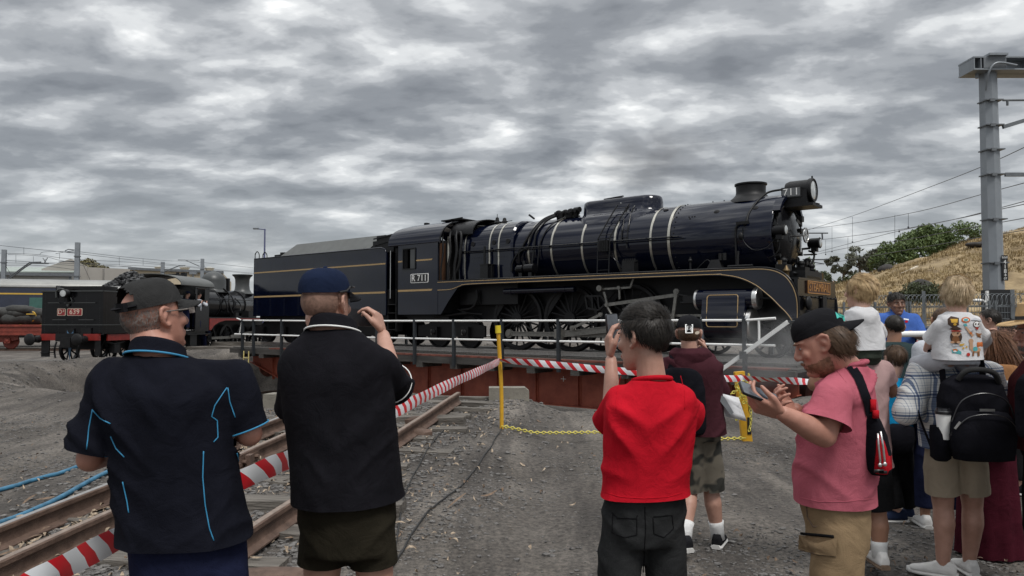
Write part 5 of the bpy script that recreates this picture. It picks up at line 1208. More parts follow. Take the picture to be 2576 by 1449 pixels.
tree('round_tree', 2066, 730, 75, [((0, 0, 1.2), (1.0, 1, .75)), ((-.7, 0, 1.0), (.7, .7, .6)), ((.6, 0, .9), (.6, .7, .5))], 2200, .13, 'leaf_dark', 'dark rounded tree seen just over the locomotive front apron', 55, .9)
tree('bush', 2038, 700, 70, [((0, 0, .9), (.5, .5, 1.1)), ((.3, 0, .2), (.6, .5, .5))], 900, .12, 'leaf_green', 'narrow tree behind the smokebox front of the big locomotive', 56, .6)
htree('bush', 2322, 29.5, [((0, 0, .35), (.9, .7, .55)), ((.55, -.1, .25), (.6, .5, .4)), ((-.6, 0, .2), (.5, .5, .35))], 5200, .055, 'leaf_dark', 'dark green bush on the grass slope behind the fence', 57, .3, cat='bush')
htree('bush', 2226, 44, [((0, 0, .35), (.5, .5, .4))], 500, .10, 'leaf_dark', 'small dark bush at the edge of the green trees', 58, .2, cat='bush')
for (x, D, r, lab) in ((2318, 32, (.50, .4, .40), 'dark rounded boulder above the bush on the slope'), (2232, 43.5, (.5, .4, .32), 'dark boulder below the green bush on the hill'), (2472, 40, (.8, .35, .16), 'flat rock ledge breaking the grass near the mast')):
    p = on_hill(x, D); m = MB(); m.ell((0, 0, 0), r, nu=16, nv=10)
    m.v = [tuple(V(q) * (1 + .22 * noise.noise(V(q) * 2.2 + V((x, 0, 0))))) for q in m.v]; o = m.build('boulder', 'rock', None, 60); o.location = p + V((0, 0, r[2] * .45)); tag(o, lab, 'rock')
m = MB(); p = on_hill(2268, 38); m.bar((0, 0, 0), (1.05, .3, .42), .14, .06); o = m.build('plank', 'cream_paint'); o.location = p + V((0, 0, .12)); tag(o, 'pale plank lying on the dry grass slope', 'plank')
p = at(2128, 737, 78); e = empty('house', (p.x, p.y, 1.5), .3, label='house with a terracotta roof glimpsed beside the hill', cat='house'); h = p.z - 1.5
m = MB(); m.box2((-3, 0, 0), (3, 5, h)); m.build('wall', 'wall_cream', e); m = MB(); m.prism([(-3.4, h), (3.4, h), (2.0, h + 1.2), (-1.6, h + 1.2)], -.4, 5.4); m.build('roof', 'terracotta', e)

# fence
FD = 18.6
fe = empty('mesh_fence', (0, 0, 0), label='grey welded mesh fence with razor wire coils in front of the grass hill', cat='fence')
fa, fb_ = at(2085, 806, 20.0), at(2760, 806, 17.2); fd = V((fb_.x - fa.x, fb_.y - fa.y, 0)); FL = fd.length; fd.normalize(); fn = V((-fd.y, fd.x, 0))
FZ0, FZ1 = .8, 1.99
def FP(u, z, o=0): return V((fa.x, fa.y, 0)) + fd * u + fn * o + V((0, 0, z))
def fu(px_):      # distance along the fence of a sheet column
    r = ray(px_, 806); a = V((fa.x, fa.y)); k = (fa.x * r.y - fa.y * r.x) / (fd.y * r.x - fd.x * r.y); return k
posts = [fu(x) for x in (2085, 2163, 2241, 2325, 2432, 2549, 2680)]
pmf = MB().box2((-.04, -.04, 0), (.04, .04, 1.62)).mesh('fence_post', 'fence_grey')
for u in posts:
    o = obj('fence_post', pmf, fe); o.location = FP(u, .78); o.rotation_euler.z = math.atan2(fd.y, fd.x)
for u in [(posts[i] + posts[i + 1]) / 2 for i in range(5)] + [posts[5] - .35, posts[2] + .45]:
    m = MB(); m.box2((-.025, -.025, 0), (.025, .025, 1.36)); o = m.build('fence_post', 'fence_grey', fe); o.location = FP(u, .78); 
for i in range(len(posts) - 1):
    u0, u1 = posts[i] + .05, posts[i + 1] - .05; m = MB(); n = int((u1 - u0) / .055)
    for k in range(n + 1): p = u0 + (u1 - u0) * k / n; m.bar(FP(p, FZ0), FP(p, FZ1), .007, .007)
    for k in range(9): z = FZ0 + (FZ1 - FZ0) * k / 8; m.bar(FP(u0, z, -.006), FP(u1, z, -.006), .010, .016 if k < 8 else .03)
    tag(m.build('mesh_panel', 'fence_grey', fe), kind='stuff')
m = MB(); pts = []
for k in range(900):
    t = k / 900; u = posts[1] + (posts[6] - posts[1]) * t; a = 2 * pi * 46 * t; pts.append(FP(u + .1 * math.sin(a), 2.16 + .15 * math.cos(a), .15 * math.sin(a)))
m.tube(pts, .007, 4); m.tube([FP(posts[1], 2.02), FP(posts[6], 2.02)], .006, 4); tag(m.build('razor_wire', 'fence_grey', fe), kind='stuff')
m = MB(); bl0, bl1 = at(2120, 806, 15.6), at(2640, 806, 14.6); bz = at(2300, 826, 15).z
m.bar((bl0.x, bl0.y, bz - .10), (bl1.x, bl1.y, bz - .10), .25, .22); o = m.build('blue_barrier', 'blue_barrier'); tag(o, 'low blue painted barrier in front of the mesh fence', 'barrier')
m = MB(); m.bar((bl0.x, bl0.y, bz + .03), (bl1.x, bl1.y, bz + .03), .28, .035); m.build('barrier_cap', 'fence_grey', o)
m = MB(); m.bar((bl0.x, bl0.y, 0.5), (bl1.x, bl1.y, 0.5), .2, 1.4); m.build('barrier_base', 'concrete', o)
rt = empty('railway_track', (0, 0, 0), label='pair of grey rails in front of the blue barrier', kind='structure')
for y in (851, 860):
    a, b = at(2120, y, 13.9 - (y - 851) * .08), at(2640, y, 13.5 - (y - 851) * .08); m = MB(); m.bar(a, b, .07, .07); m.bar(a - V((0, 0, .09)), b - V((0, 0, .09)), .14, .04); m.build('rail', 'rail_shine', rt)
# big mast
MD = 20.0
p = at(2505, 806, MD); mz = 1.1
ma = empty('overhead_mast', (p.x, p.y, mz), 0.0, label='tall thick grey steel mast carrying a crossbeam at the right edge', cat='mast')
ztop = at(2493, 186, MD).z - mz
m = MB(); w0, w1 = .225, .185
def sect(w, z, x): return [V((x + a * w, b * w, z)) for a, b in ((-1, -.55), (-.25, -1), (.55, -.8), (1.0, -.35), (1.0, .8), (-1, .8))]
m.loft([sect(w0, -.3, 0), sect(w0, .6, 0), sect(w1, ztop, 0)]); m.build('column', 'mast_grey', ma, 20)
m = MB(); m.box2((-.36, -.36, ztop + .045), (.24, .36, ztop + .325)); m.build('cap_block', 'mast_dark', ma)
m = MB(); m.box2((-.62, -.35, ztop + .33), (2.9, .35, ztop + .37)); m.box2((-.62, -.35, ztop), (2.9, .35, ztop + .04)); m.box2((-.60, -.02, ztop), (2.9, .02, ztop + .36)); m.box2((-.25, -.45, ztop + .37), (.25, .45, ztop + .43))
for x in (-.6, -.42, -.25, 0, .25, .9, 1.6, 2.3): m.box2((x - .012, -.34, ztop + .04), (x + .012, .34, ztop + .33))
m.tube(spline([(-.20, -.16, ztop - .5), (-.24, -.36, ztop - .1), (-.05, -.42, ztop + .16), (.5, -.40, ztop + .10)], 6), .028, 8); m.cyl((-.32, 0, ztop), (-.32, 0, ztop - .12), .05); m.build('crossbeam', 'mast_grey', ma)
m = MB()
for y in (256, 318, 379, 441, 553, 622 + 40):
    z = at(2495, y, MD).z - mz; m.box((0, -.03, z), (.50 - .01 * (z - 3), .42, .03)); m.box((-.08, -.22, z - .02), (.13, .08, .08))
m.build('strap', 'mast_dark', ma)
zz = lambda y: at(2520, y, MD).z - mz
m = MB(); m.bar((.3, -.1, zz(441)), (2.0, -.1, zz(441)), .07, .10); m.bar((.28, -.1, zz(322)), (1.6, -.1, zz(285)), .08, .1); 
m.tube([(.3, -.1, zz(255)), (1.6, -.1, zz(254))], .03, 6); m.tube([(.42, -.1, zz(256)), (.42, -.1, zz(268))], .03, 6); m.ell((1.2, -.1, zz(441)), (.07, .09, .12)); m.build('bracket_arm', 'mast_dark', ma, 60)
m = MB(); m.box2((.06, -.235, zz(707)), (.21, -.215, zz(644))); sg = m.build('sign', 'sign_black', ma)
for s_, y, sz in (('NW', 650, .085), ('4', 661, .155), ('1', 672.5, .155), ('8', 684, .155), ('+', 694, .15), ('07', 702, .085)):
    t = text_mb(s_, sz, .003); t.xf(Matrix.Translation((.135, -.239, zz(y))) @ Matrix.Rotation(pi / 2, 4, 'X')); t.build('sign_lettering', 'white_paint', sg, 0)
p = at(2515, 767, 19.4); bx = empty('equipment_box', (p.x, p.y, 1.0), label='black equipment cabinet at the foot of the mast behind the razor wire', cat='cabinet')
m = MB(); m.box2((-.30, -.12, 0), (.30, .3, at(2515, 729, 19.4).z - 1.0)); m.build('cabinet', 'sign_black', bx); m = MB(); m.box2((-.31, -.13, .82), (.31, -.115, .85)); m.box((.22, -.13, .7), (.05, .03, .12)); m.build('door_trim', 'black_dull', bx)
m = MB(); q = at(2460, 756, 19.0); m.ell((0, 0, 0), (.16, .07, .045)); m.bar((.15, 0, -.02), (.24, 0, -.02), .05, .05); m.bar((.24, 0, .25), (.24, 0, -.75), .06, .06); o = m.build('small_lamp', 'white_paint'); o.location = q; tag(o, 'small white lamp on a bracket left of the cabinet', 'lamp')
rows = [[(2030, 579, 58), (2145, 543, 46), (2330, 474, 32), (2480, 415, 24), (2640, 340, 18)], [(2030, 577, 58), (2150, 561, 46), (2310, 532, 34), (2480, 486, 25), (2660, 438, 19)], [(2066, 603, 50), (2240, 581, 38), (2400, 552, 29), (2500, 530, 24), (2680, 492, 19)],
        [(2030, 641, 60), (2140, 612, 46), (2270, 579, 36), (2400, 552, 29), (2530, 519, 24), (2680, 478, 19)], [(2040, 643, 58), (2140, 622, 46), (2260, 606, 37), (2420, 577, 29), (2680, 530, 20)], [(2050, 667, 58), (2135, 654, 48), (2240, 636, 38), (2420, 605, 29), (2680, 562, 20)]]
wires('overhead_wires', 'overhead railway wires fanning from the smokebox to the right mast', rows, .013)
m = MB()
for x, ya, yb, D in ((2144.5, 545, 609, 46), (2093, 570, 633, 52), (2133, 597, 653, 48), (2251, 541, 607, 37.5), (2285, 538, 572, 35), (2262, 579, 582, 37), (2077, 604, 640, 52)): m.cyl(at(x, ya, D), at(x, yb, D), .010, n=4); m.ell(at(x, yb, D), (.05, .05, .06), nu=6, nv=4)
for y in (586.5, 653): m.tube([at(2020, y, 55), at(2082, y, 52)], .05, 6)
m.tube([at(2025, 656, 55), at(2072, 664, 53)], .04, 6); m.tube([at(2068, 587, 52), at(2069, 602, 52)], .05, 6)
tag(m.build('wire_droppers', 'wire_grey'), 'droppers and registration arms on the right overhead wires', 'wires')

# ------------------------------------------------------------------ yellow posts, chain, barrier tape
p1 = at(1262, 1096, 9.75); p1.z = gz(p1.x, p1.y, False); t1 = at(1253.5, 838, 9.7)
e = empty('yellow_post', p1, label='thin yellow pipe post with a cap and barrier tape tied to it', cat='post')
m = MB(); m.tube(spline([(0, 0, -.05), (-.005, 0, .5), t1 - p1], 6), .026, 12); m.build('pipe', 'yellow_paint', e, 60)
m = MB(); d = (t1 - p1); m.cyl(d, d + V((-.005, 0, .10)), .038, .036, 16); m.build('cap', 'yellow_plastic', e)
p2 = at(1877, 1110, 9.7); p2.z = gz(p2.x, p2.y, False)
e = empty('yellow_post', p2, label='short flat yellow post wrapped in yellow chain', cat='post')
t2 = at(1865, 936, 9.6) - p2; m = MB(); m.bar((.012, 0, -.05), (t2.x, 0, t2.z), .08, .125, up=(1, 0, 0)); m.build('plate_post', 'yellow_paint', e)
m = MB(); m.cyl((t2.x + .01, -.041, t2.z - .06), (t2.x + .01, -.055, t2.z - .06), .03); m.build('bolt', 'rail_rust', e); m = MB(); m.box((.03, -.043, .18), (.05, .01, .22)); m.box((.04, -.044, .42), (.03, .01, .1)); m.build('black_mark', 'sign_black', e)
def chain(name, paths, label, link=.052, r=.0075):
    m = MB()
    for path in paths:
        L = [0]
        for a, b in zip(path, path[1:]): L.append(L[-1] + (b - a).length)
        n = int(L[-1] / (link * .78)); i = 0
        for k in range(n):
            s_ = L[-1] * (k + .5) / n
            while L[i + 1] < s_: i += 1
            a, b = path[i], path[i + 1]; p = a.lerp(b, (s_ - L[i]) / (L[i + 1] - L[i])); d = (b - a).normalized(); u = d.cross(V((.2, .1, 1))).normalized(); v = d.cross(u)
            if k % 2: u = v
            m.tube([p + d * link * .5 * math.cos(t) + u * link * .32 * math.sin(t) for t in [2 * pi * q / 8 for q in range(8)]], r, 4, closed=True)
    return tag(m.build(name, 'chain_yellow', None, 60, fix=False), label, 'chain')
A = at(1262, 1093, 9.68); B = at(1540, 1086, 9.6); Cc = at(1875, 1102, 9.6)
def cat_(a, b, sag, n=14): return [a.lerp(b, k / n) - V((0, 0, sag * 4 * (k / n) * (1 - k / n))) for k in range(n + 1)]
q = at(1700, 1092, 9.6)
chain('plastic_chain', [[V((p.x, p.y, max(p.z, gz(p.x, p.y, False) + .02))) for p in cat_(A + V((0, 0, .03)), B, .01) + cat_(B, Cc, .04)[1:]]], 'yellow plastic chain lying low between the two yellow posts')
tp = lambda x, y: at(x, y, 9.52)
loops = [spline([tp(1745, 1010), tp(1800, 1003), tp(1835, 992), tp(1862, 978), tp(1880, 966), tp(1868, 958), tp(1852, 972), tp(1870, 985), tp(1886, 978), tp(1884, 995), tp(1862, 998), tp(1858, 1030), tp(1852, 1055), tp(1860, 1000)], 5),
         spline([tp(1862, 965), tp(1878, 962), tp(1888, 985), tp(1880, 1005), tp(1862, 990), tp(1874, 972), tp(1890, 1003), tp(1872, 1012), tp(1886, 1020), tp(1889, 1060), tp(1884, 1085)], 5), spline([tp(1883, 940), tp(1886, 960), tp(1884, 985)], 4)]
chain('plastic_chain', loops, 'yellow plastic chain knotted round the short flat post', .05, .0075)
mtape = bpy.data.materials.new('barrier_tape'); mtape.use_nodes = True; MATS['barrier_tape'] = mtape
n_, l_ = mtape.node_tree.nodes, mtape.node_tree.links; b_ = n_['Principled BSDF']; b_.inputs['Roughness'].default_value = .35
uv = n_.new('ShaderNodeUVMap'); sp3 = n_.new('ShaderNodeSeparateXYZ'); l_.new(uv.outputs[0], sp3.inputs[0])
def nm(op, a, b=None):
    q = n_.new('ShaderNodeMath'); q.operation = op
    for i, x in enumerate((a, b)):
        if x is None: continue
        if isinstance(x, (int, float)): q.inputs[i].default_value = x
        else: l_.new(x, q.inputs[i])
    return q.outputs[0]
st_ = nm('GREATER_THAN', nm('FRACT', nm('ADD', sp3.outputs[0], nm('MULTIPLY', sp3.outputs[1], 0.55))), 0.56)
mx = n_.new('ShaderNodeMixRGB'); l_.new(st_, mx.inputs[0]); mx.inputs[1].default_value = (.74, .76, .78, 1); mx.inputs[2].default_value = (.62, .018, .028, 1); l_.new(mx.outputs[0], b_.inputs['Base Color'])
def tape(pts, w, label, stripe=.115, twist=None, seed=0, slant=(0, 0)):
    sp = spline(pts, 10); vs = []; fs = []; us = []; L = 0
    for i, p in enumerate(sp):
        d = (sp[min(i + 1, len(sp) - 1)] - sp[max(i - 1, 0)]).normalized(); L += (p - sp[i - 1]).length if i else 0
        t = i / (len(sp) - 1); tw = (twist(t) if twist else 0) + .12 * math.sin(i * .7 + seed)
        side_ = d.cross(V((0, 0, 1))).normalized(); up_ = side_.cross(d); c = up_ * math.cos(tw) + side_ * math.sin(tw); bow = side_ * .1 * w
        for k, f in enumerate((-.5, 0, .5)): vs.append(p + c * w * f + (bow if k == 1 else V())); us.append((L / stripe, k / 2))
    for i in range(len(sp) - 1):
        for k in (0, 1): a = i * 3 + k; fs.append((a, a + 3, a + 4, a + 1))
    me = bpy.data.meshes.new('barrier_tape'); me.from_pydata([tuple(v) for v in vs], [], fs); u_ = me.uv_layers.new(name='UVMap')
    for lp_ in me.loops: u_.data[lp_.index].uv = us[lp_.vertex_index]
    me.materials.append(mtape); finish(me, 60); o = obj('barrier_tape', me); return tag(o, label, 'tape')
tape([at(20, 1505, 2.15), at(130, 1442, 2.3), at(330, 1338, 2.72), at(480, 1268, 2.80), at(660, 1183, 3.05), at(735, 1152, 3.3), at(870, 1090, 3.9), at(1010, 1026, 4.75), at(1130, 967, 6.2), at(1215, 929, 8.0), at(1256, 909, 9.66)], .088, 'red and white barrier tape stretched from the lower left to the thin yellow post', .135)
tape([at(1258, 907, 9.66), at(1320, 911, 9.5), at(1420, 920, 9.2), at(1520, 930, 8.9), at(1600, 936, 8.8), at(1700, 945, 8.9), at(1815, 952, 9.3), at(1868, 952, 9.52)], .085, 'red and white barrier tape running behind the red shirt between the two posts', .16, lambda t: 1.0 * max(0, 1 - t * 5))
tape([at(1868, 952, 9.52), at(1930, 955, 9.3), at(1990, 958, 9.0), at(2060, 962, 8.6), at(2150, 962, 8.4)], .085, 'red and white barrier tape running from the short post behind the pink shirt', .12, lambda t: .9 * math.sin(t * 6))
tape([at(2180, 872, 10.6), at(2270, 866, 10.8), at(2320, 866, 11), at(2420, 868, 11)], .10, 'red and white barrier tape behind the man in the teal shirt', .14)
# ------------------------------------------------------------------ people: builders
mat('skin_fair', (0.40, 0.215, 0.155), 0.5, 0.10, 14, bump=0.06, bscale=180, c2=(0.475, 0.270, 0.205))
mat('skin_ruddy', (0.40, 0.185, 0.130), 0.5, 0.14, 12, bump=0.06, bscale=180, c2=(0.465, 0.235, 0.175))
mat('skin_tan', (0.32, 0.165, 0.105), 0.5, 0.12, 12, bump=0.05, bscale=180)
mat('skin_brown', (0.20, 0.100, 0.065), 0.45, 0.12, 12)
mat('skin_child', (0.55, 0.33, 0.25), 0.5, 0.06, 12)
mat('hair_black', (0.014, 0.012, 0.011), 0.42, 0.4, 90, c2=(0.035, 0.029, 0.024), spec=.22)
mat('hair_brown', (0.060, 0.034, 0.020), 0.45, 0.4, 90, c2=(0.130, 0.078, 0.046), spec=.22)
mat('hair_auburn', (0.085, 0.035, 0.017), 0.45, 0.4, 60, c2=(0.190, 0.085, 0.040), spec=.22)
mat('hair_blond', (0.34, 0.215, 0.095), 0.45, 0.3, 28, c2=(0.68, 0.50, 0.28), spec=.22)
mat('hair_fair', (0.42, 0.30, 0.16), 0.45, 0.3, 28, c2=(0.72, 0.57, 0.38), spec=.22)
mat('hair_grey', (0.12, 0.10, 0.09), 0.5, 0.4, 90, c2=(0.26, 0.23, 0.21), spec=.22)
mat('buzz_hair', (0.20, 0.115, 0.080), 0.75, 0.25, 60, bump=0.3, bscale=400, c2=(0.30, 0.175, 0.13))
mat('beard', (0.17, 0.072, 0.036), 0.65, 0.35, 80, bump=0.3, bscale=300, c2=(0.27, 0.13, 0.075))
mat('eye_white', (0.38, 0.35, 0.33), 0.2, 0.05)
mat('lip', (0.33, 0.135, 0.11), 0.45, 0.1)
def cloth(name, c, var=0.12, rough=0.95, c2=None, bump=0.3, sheen=0.0):
    m = mat(name, c, rough, var, 7, bump=bump, bscale=420, sheen=sheen, c2=c2, spec=0.06); n, l = m.node_tree.nodes, m.node_tree.links
    t = n.new('ShaderNodeTexCoord'); z = n.new('ShaderNodeTexNoise'); z.inputs['Scale'].default_value = 9; z.inputs['Detail'].default_value = 5; z.inputs['Distortion'].default_value = 1.8; l.new(t.outputs['Object'], z.inputs['Vector'])
    q = n.new('ShaderNodeBump'); q.inputs['Strength'].default_value = .30; q.inputs['Distance'].default_value = .03; l.new(z.outputs['Fac'], q.inputs['Height'])
    bb = [x for x in n if x.type == 'BUMP' and x is not q][0]; l.new(q.outputs[0], bb.inputs['Normal'])
    return m
cloth('polo_black', (0.0085, 0.0092, 0.0145), .25, sheen=0); cloth('polo_charcoal', (0.0105, 0.0102, 0.0130), .25, sheen=0); cloth('tee_red', (0.50, 0.010, 0.022), .10)
cloth('tee_pink', (0.42, 0.105, 0.140), .10, c2=(0.47, 0.125, 0.165)); cloth('tee_rose', (0.46, 0.31, 0.30), .1); cloth('tee_white', (0.63, 0.63, 0.64), .04)
cloth('hoodie', (0.055, 0.018, 0.024), .2); cloth('tee_teal', (0.030, 0.048, 0.050), .15); cloth('shirt_blue', (0.060, 0.130, 0.40), .1); cloth('shirt_pale', (0.50, 0.52, 0.56), .08)
cloth('jacket_blue', (0.010, 0.235, 0.46), .15); cloth('navy_cloth', (0.013, 0.016, 0.040), .3); cloth('trouser_black', (0.010, 0.010, 0.011), .3); cloth('trouser_grey', (0.022, 0.023, 0.024), .3, c2=(0.036, 0.037, 0.038))
cloth('shorts_olive', (0.022, 0.019, 0.013), .25); cloth('khaki', (0.255, 0.180, 0.105), .12); cloth('shorts_beige', (0.36, 0.30, 0.225), .08); cloth('skirt_wine', (0.052, 0.008, 0.015), .25); cloth('maroon', (0.075, 0.016, 0.020), .2)
cloth('child_green', (0.060, 0.072, 0.056), .2); cloth('cap_charcoal', (0.036, 0.036, 0.036), .25); cloth('cap_navy', (0.012, 0.019, 0.044), .2); cloth('cap_black', (0.014, 0.014, 0.016), .2); cloth('bag_black', (0.008, 0.008, 0.011), .3); cloth('bag_tan', (0.30, 0.150, 0.068), .2); cloth('bag_red', (0.45, 0.014, 0.022), .15)
cloth('straw', (0.42, 0.29, 0.155), .2); cloth('sock', (0.75, 0.75, 0.74), .04); cloth('shoe_black', (0.014, 0.014, 0.016), .3); cloth('shoe_white', (0.68, 0.67, 0.65), .06); cloth('shoe_navy', (0.018, 0.026, 0.055), .2)
mat('trim_cyan', (0.030, 0.22, 0.40), .7, .15); mat('trim_white', (0.78, 0.78, 0.76), .5, .05); mat('teal_patch', (0.06, 0.50, 0.42), .5, .05); mat('sole', (0.55, 0.54, 0.52), .6, .1); mat('phone_black', (0.010, 0.010, 0.012), .25, .1, spec=.6); mat('phone_screen', (0.09, 0.10, 0.115), .08, .5, 9); mat('paper', (0.70, 0.71, 0.73), .7, .06); mat('print_grey', (0.13, 0.14, 0.15), .6, .2)
cm2 = mat('camo', (0.030, 0.030, 0.024), .85, .4, 9, c2=(0.120, 0.105, 0.080), contrast=(.46, .54), detail=1)
pl = bpy.data.materials.new('plaid'); pl.use_nodes = True; MATS['plaid'] = pl
def plaid_nodes():
    n, l = pl.node_tree.nodes, pl.node_tree.links; b = n['Principled BSDF']; b.inputs['Roughness'].default_value = .85
    t = n.new('ShaderNodeTexCoord'); mp = n.new('ShaderNodeMapping'); mp.inputs['Rotation'].default_value = (0, .06, 0); l.new(t.outputs['Object'], mp.inputs[0]); s = n.new('ShaderNodeSeparateXYZ'); l.new(mp.outputs[0], s.inputs[0])
    def M2(op, a, b_=None):
        q = n.new('ShaderNodeMath'); q.operation = op
        for i, x in enumerate((a, b_)):
            if x is None: continue
            if isinstance(x, (int, float)): q.inputs[i].default_value = x
            else: l.new(x, q.inputs[i])
        return q.outputs[0]
    def lines(c, per, wins):
        f = M2('FRACT', M2('ADD', M2('DIVIDE', c, per), 10.0)); tot = None
        for c0, w, a in wins:
            v = M2('MULTIPLY', M2('LESS_THAN', M2('ABSOLUTE', M2('SUBTRACT', f, c0)), w), a); tot = v if tot is None else M2('MAXIMUM', tot, v)
        return tot
    W_ = ((.25, .055, .85), (.40, .022, .7), (.10, .022, .7), (.75, .015, .45), (.62, .012, .3), (.88, .012, .3))
    h = lines(s.outputs[2], .118, W_); v = lines(M2('ADD', s.outputs[0], M2('MULTIPLY', s.outputs[1], .3)), .118, W_)
    f = M2('MINIMUM', M2('ADD', M2('MULTIPLY', h, .62), M2('MULTIPLY', v, .62)), 1.0)
    r = n.new('ShaderNodeValToRGB'); e = r.color_ramp.elements; e[0].color = (.70, .70, .68, 1); e[0].position = .05; e[1].color = (.028, .042, .105, 1); e[1].position = .95; k = e.new(.45); k.color = (.16, .21, .31, 1); l.new(f, r.inputs[0]); l.new(r.outputs[0], b.inputs['Base Color'])
plaid_nodes()

def me_mb(me): m = MB(); m.add([tuple(v.co) for v in me.vertices], [tuple(p.vertices) for p in me.polygons]); return m
def superring(c, Rv, Fv, rx, ry, n=28, p=2.35):
    out = []
    for k in range(n):
        t = 2 * pi * k / n; a, b = math.cos(t), math.sin(t)
        out.append(c + Rv * rx * math.copysign(abs(a) ** (2 / p), a) + Fv * ry * math.copysign(abs(b) ** (2 / p), b))
    return out
def hand(mb, w, f, n, thumb_to, curl=(18, 28, 18), sc=1.0, thumb_in=.3):
    f = V(f).normalized(); n = V(n); n = (n - f * n.dot(f)).normalized(); s = f.cross(n)
    if s.dot(V(thumb_to)) < 0: s = -s
    for i, (o, ln) in enumerate(((.032, .95), (.011, 1.06), (-.011, 1.0), (-.031, .8))):
        k0 = w + s * o * .55 * sc + f * .01 * sc; kn = w + s * o * sc + f * (.090 - .005 * abs(i - 1)) * sc
        mb.caps(k0, kn, .0145 * sc, .0118 * sc, 8); p = kn; a = 0
        for L, r, c in ((.043, .0098, curl[0]), (.027, .0088, curl[1]), (.021, .0078, curl[2])):
            a += R(c + i * 2); d = f * math.cos(a) + n * math.sin(a); q = p + d * L * ln * sc; mb.caps(p, q, r * sc, r * .92 * sc, 8); p = q
    b = w + s * .020 * sc + f * .018 * sc; j = b + (s * .62 + f * .72 + n * .28).normalized() * .046 * sc; mb.caps(b, j, .0165 * sc, .0125 * sc, 8)
    d1 = (f * .9 + s * (.25 - thumb_in * .5) + n * (.1 + thumb_in)).normalized(); t1 = j + d1 * .033 * sc; mb.caps(j, t1, .012 * sc, .0105 * sc, 8); d2 = (d1 + n * thumb_in * .6).normalized(); mb.caps(t1, t1 + d2 * .026 * sc, .0105 * sc, .0085 * sc, 8)
def head_mb(nose=1.0, chin=1.0, jaw=1.0):
    m = MB()
    m.ell((0, -.012, .032), (.0765, .098, .088), nu=20, nv=12)
    X, Yv = V((1, 0, 0)), V((0, 1, 0))
    rr = []
    for z, rx, y0, y1 in ((.05, .068, -.06, .083), (.015, .069, -.06, .087), (-.015, .067, -.055, .086), (-.045, .062, -.045, .086), (-.07, .056, -.03, .086), (-.09, .047, -.012, .084), (-.108, .035, .015, .080 * chin), (-.120, .022, .035, .073 * chin)):
        rr.append(superring(V((0, (y0 + y1) / 2, z)), X, Yv, rx * jaw, (y1 - y0) / 2, 20, 2.3))
    m.loft(rr)
    m.caps((0, .085, .018), (0, .108 * nose, -.022), .0085, .0125); m.ell((0, .106 * nose, -.028), (.014, .012, .011)); 
    for s in (-1, 1):
        m.ell((s * .014, .096, -.031), (.009, .010, .008)); m.caps((s * .014, .0835, .029), (s * .048, .070, .027), .010, .008); m.ell((s * .040, .070, -.020), (.024, .018, .022)); m.ell((s * .033, .076, .008), (.014, .009, .009))
        ear = [(s * .072, .012, .030), (s * .083, -.004, .036), (s * .090, -.020, .028), (s * .091, -.024, .008), (s * .086, -.018, -.012), (s * .078, -.002, -.026), (s * .073, .008, -.028)]
        for a, b in zip(ear, ear[1:]): m.caps(a, b, .0075, .0075, 8)
        m.caps((s * .070, .004, .022), (s * .080, -.010, .000), .010, .012); m.ell((s * .074, .008, -.026), (.006, .008, .009))
    m.caps((-.020, .087, -.058), (.020, .087, -.058), .0065); m.caps((-.017, .086, -.069), (.017, .086, -.069), .0075); m.ell((0, .082 * chin, -.098), (.018, .012, .014))
    return m
def head_M(c, yaw=0, pitch=0, roll=0, sc=1.0):
    return Matrix.Translation(c) @ Matrix.Rotation(yaw, 4, 'Z') @ Matrix.Rotation(roll, 4, 'Y') @ Matrix.Rotation(pitch, 4, 'X') @ Matrix.Scale(sc, 4)
def wrinkle(me, amp, seed, c, fine=1.0):
    """cloth folds: slanted ridges, mirrored about the body's middle"""
    me.update(); nv = len(me.vertices); ns = [v.normal.copy() for v in me.vertices]; S_ = V((seed * 3.7, seed * 1.3, 0))
    for v, nn in zip(me.vertices, ns):
        p = v.co; x = p.x - c.x; s = 1 if x > 0 else -1; bl = min(1, abs(x) / .08)
        u, w = .72 * s * x + .69 * p.z, .72 * p.z - .69 * s * x
        a = noise.noise(V((u * 1.7, w * 8.5 * fine, p.y * 3)) + S_); b = noise.noise(V((x * 5, p.y * 5, p.z * 4)) + S_ * 2); d = noise.noise(V((u * 5, w * 22 * fine, p.y * 9)) - S_); e = noise.noise(V((x * 3, p.y * 3, p.z * 3)) + S_ * 5)
        r = max(0, 1 - abs(a) * 3.0) ** 1.5 * max(0, .6 + e * 1.5); r2 = max(0, 1 - abs(d) * 3.5) * max(0, e + .15)
        v.co = p + nn * amp * (1.5 * r * (.4 + .6 * bl) + .8 * b + .35 * r2)
    me.update()
def trim_open(me, cuts, skip=None):
    """open hem and cuffs: cut the cloth off square"""
    bm = bmesh.new(); bm.from_mesh(me)
    for p, n, r in cuts:
        if r is None: fs = [f for f in bm.faces if (f.calc_center_median() - p).dot(n) > -.03]
        else:
            fs = []
            for f in bm.faces:
                d = f.calc_center_median() - p; t = d.dot(n)
                if -.04 < t < .14 and (d - n * t).length < r and not (skip and skip(d + p)): fs.append(f)
        gs = set(fs)
        for f in fs: gs.update(f.verts); gs.update(f.edges)
        if gs: bmesh.ops.bisect_plane(bm, geom=list(gs), plane_co=p, plane_no=n, clear_outer=True)
    bm.to_mesh(me); bm.free()
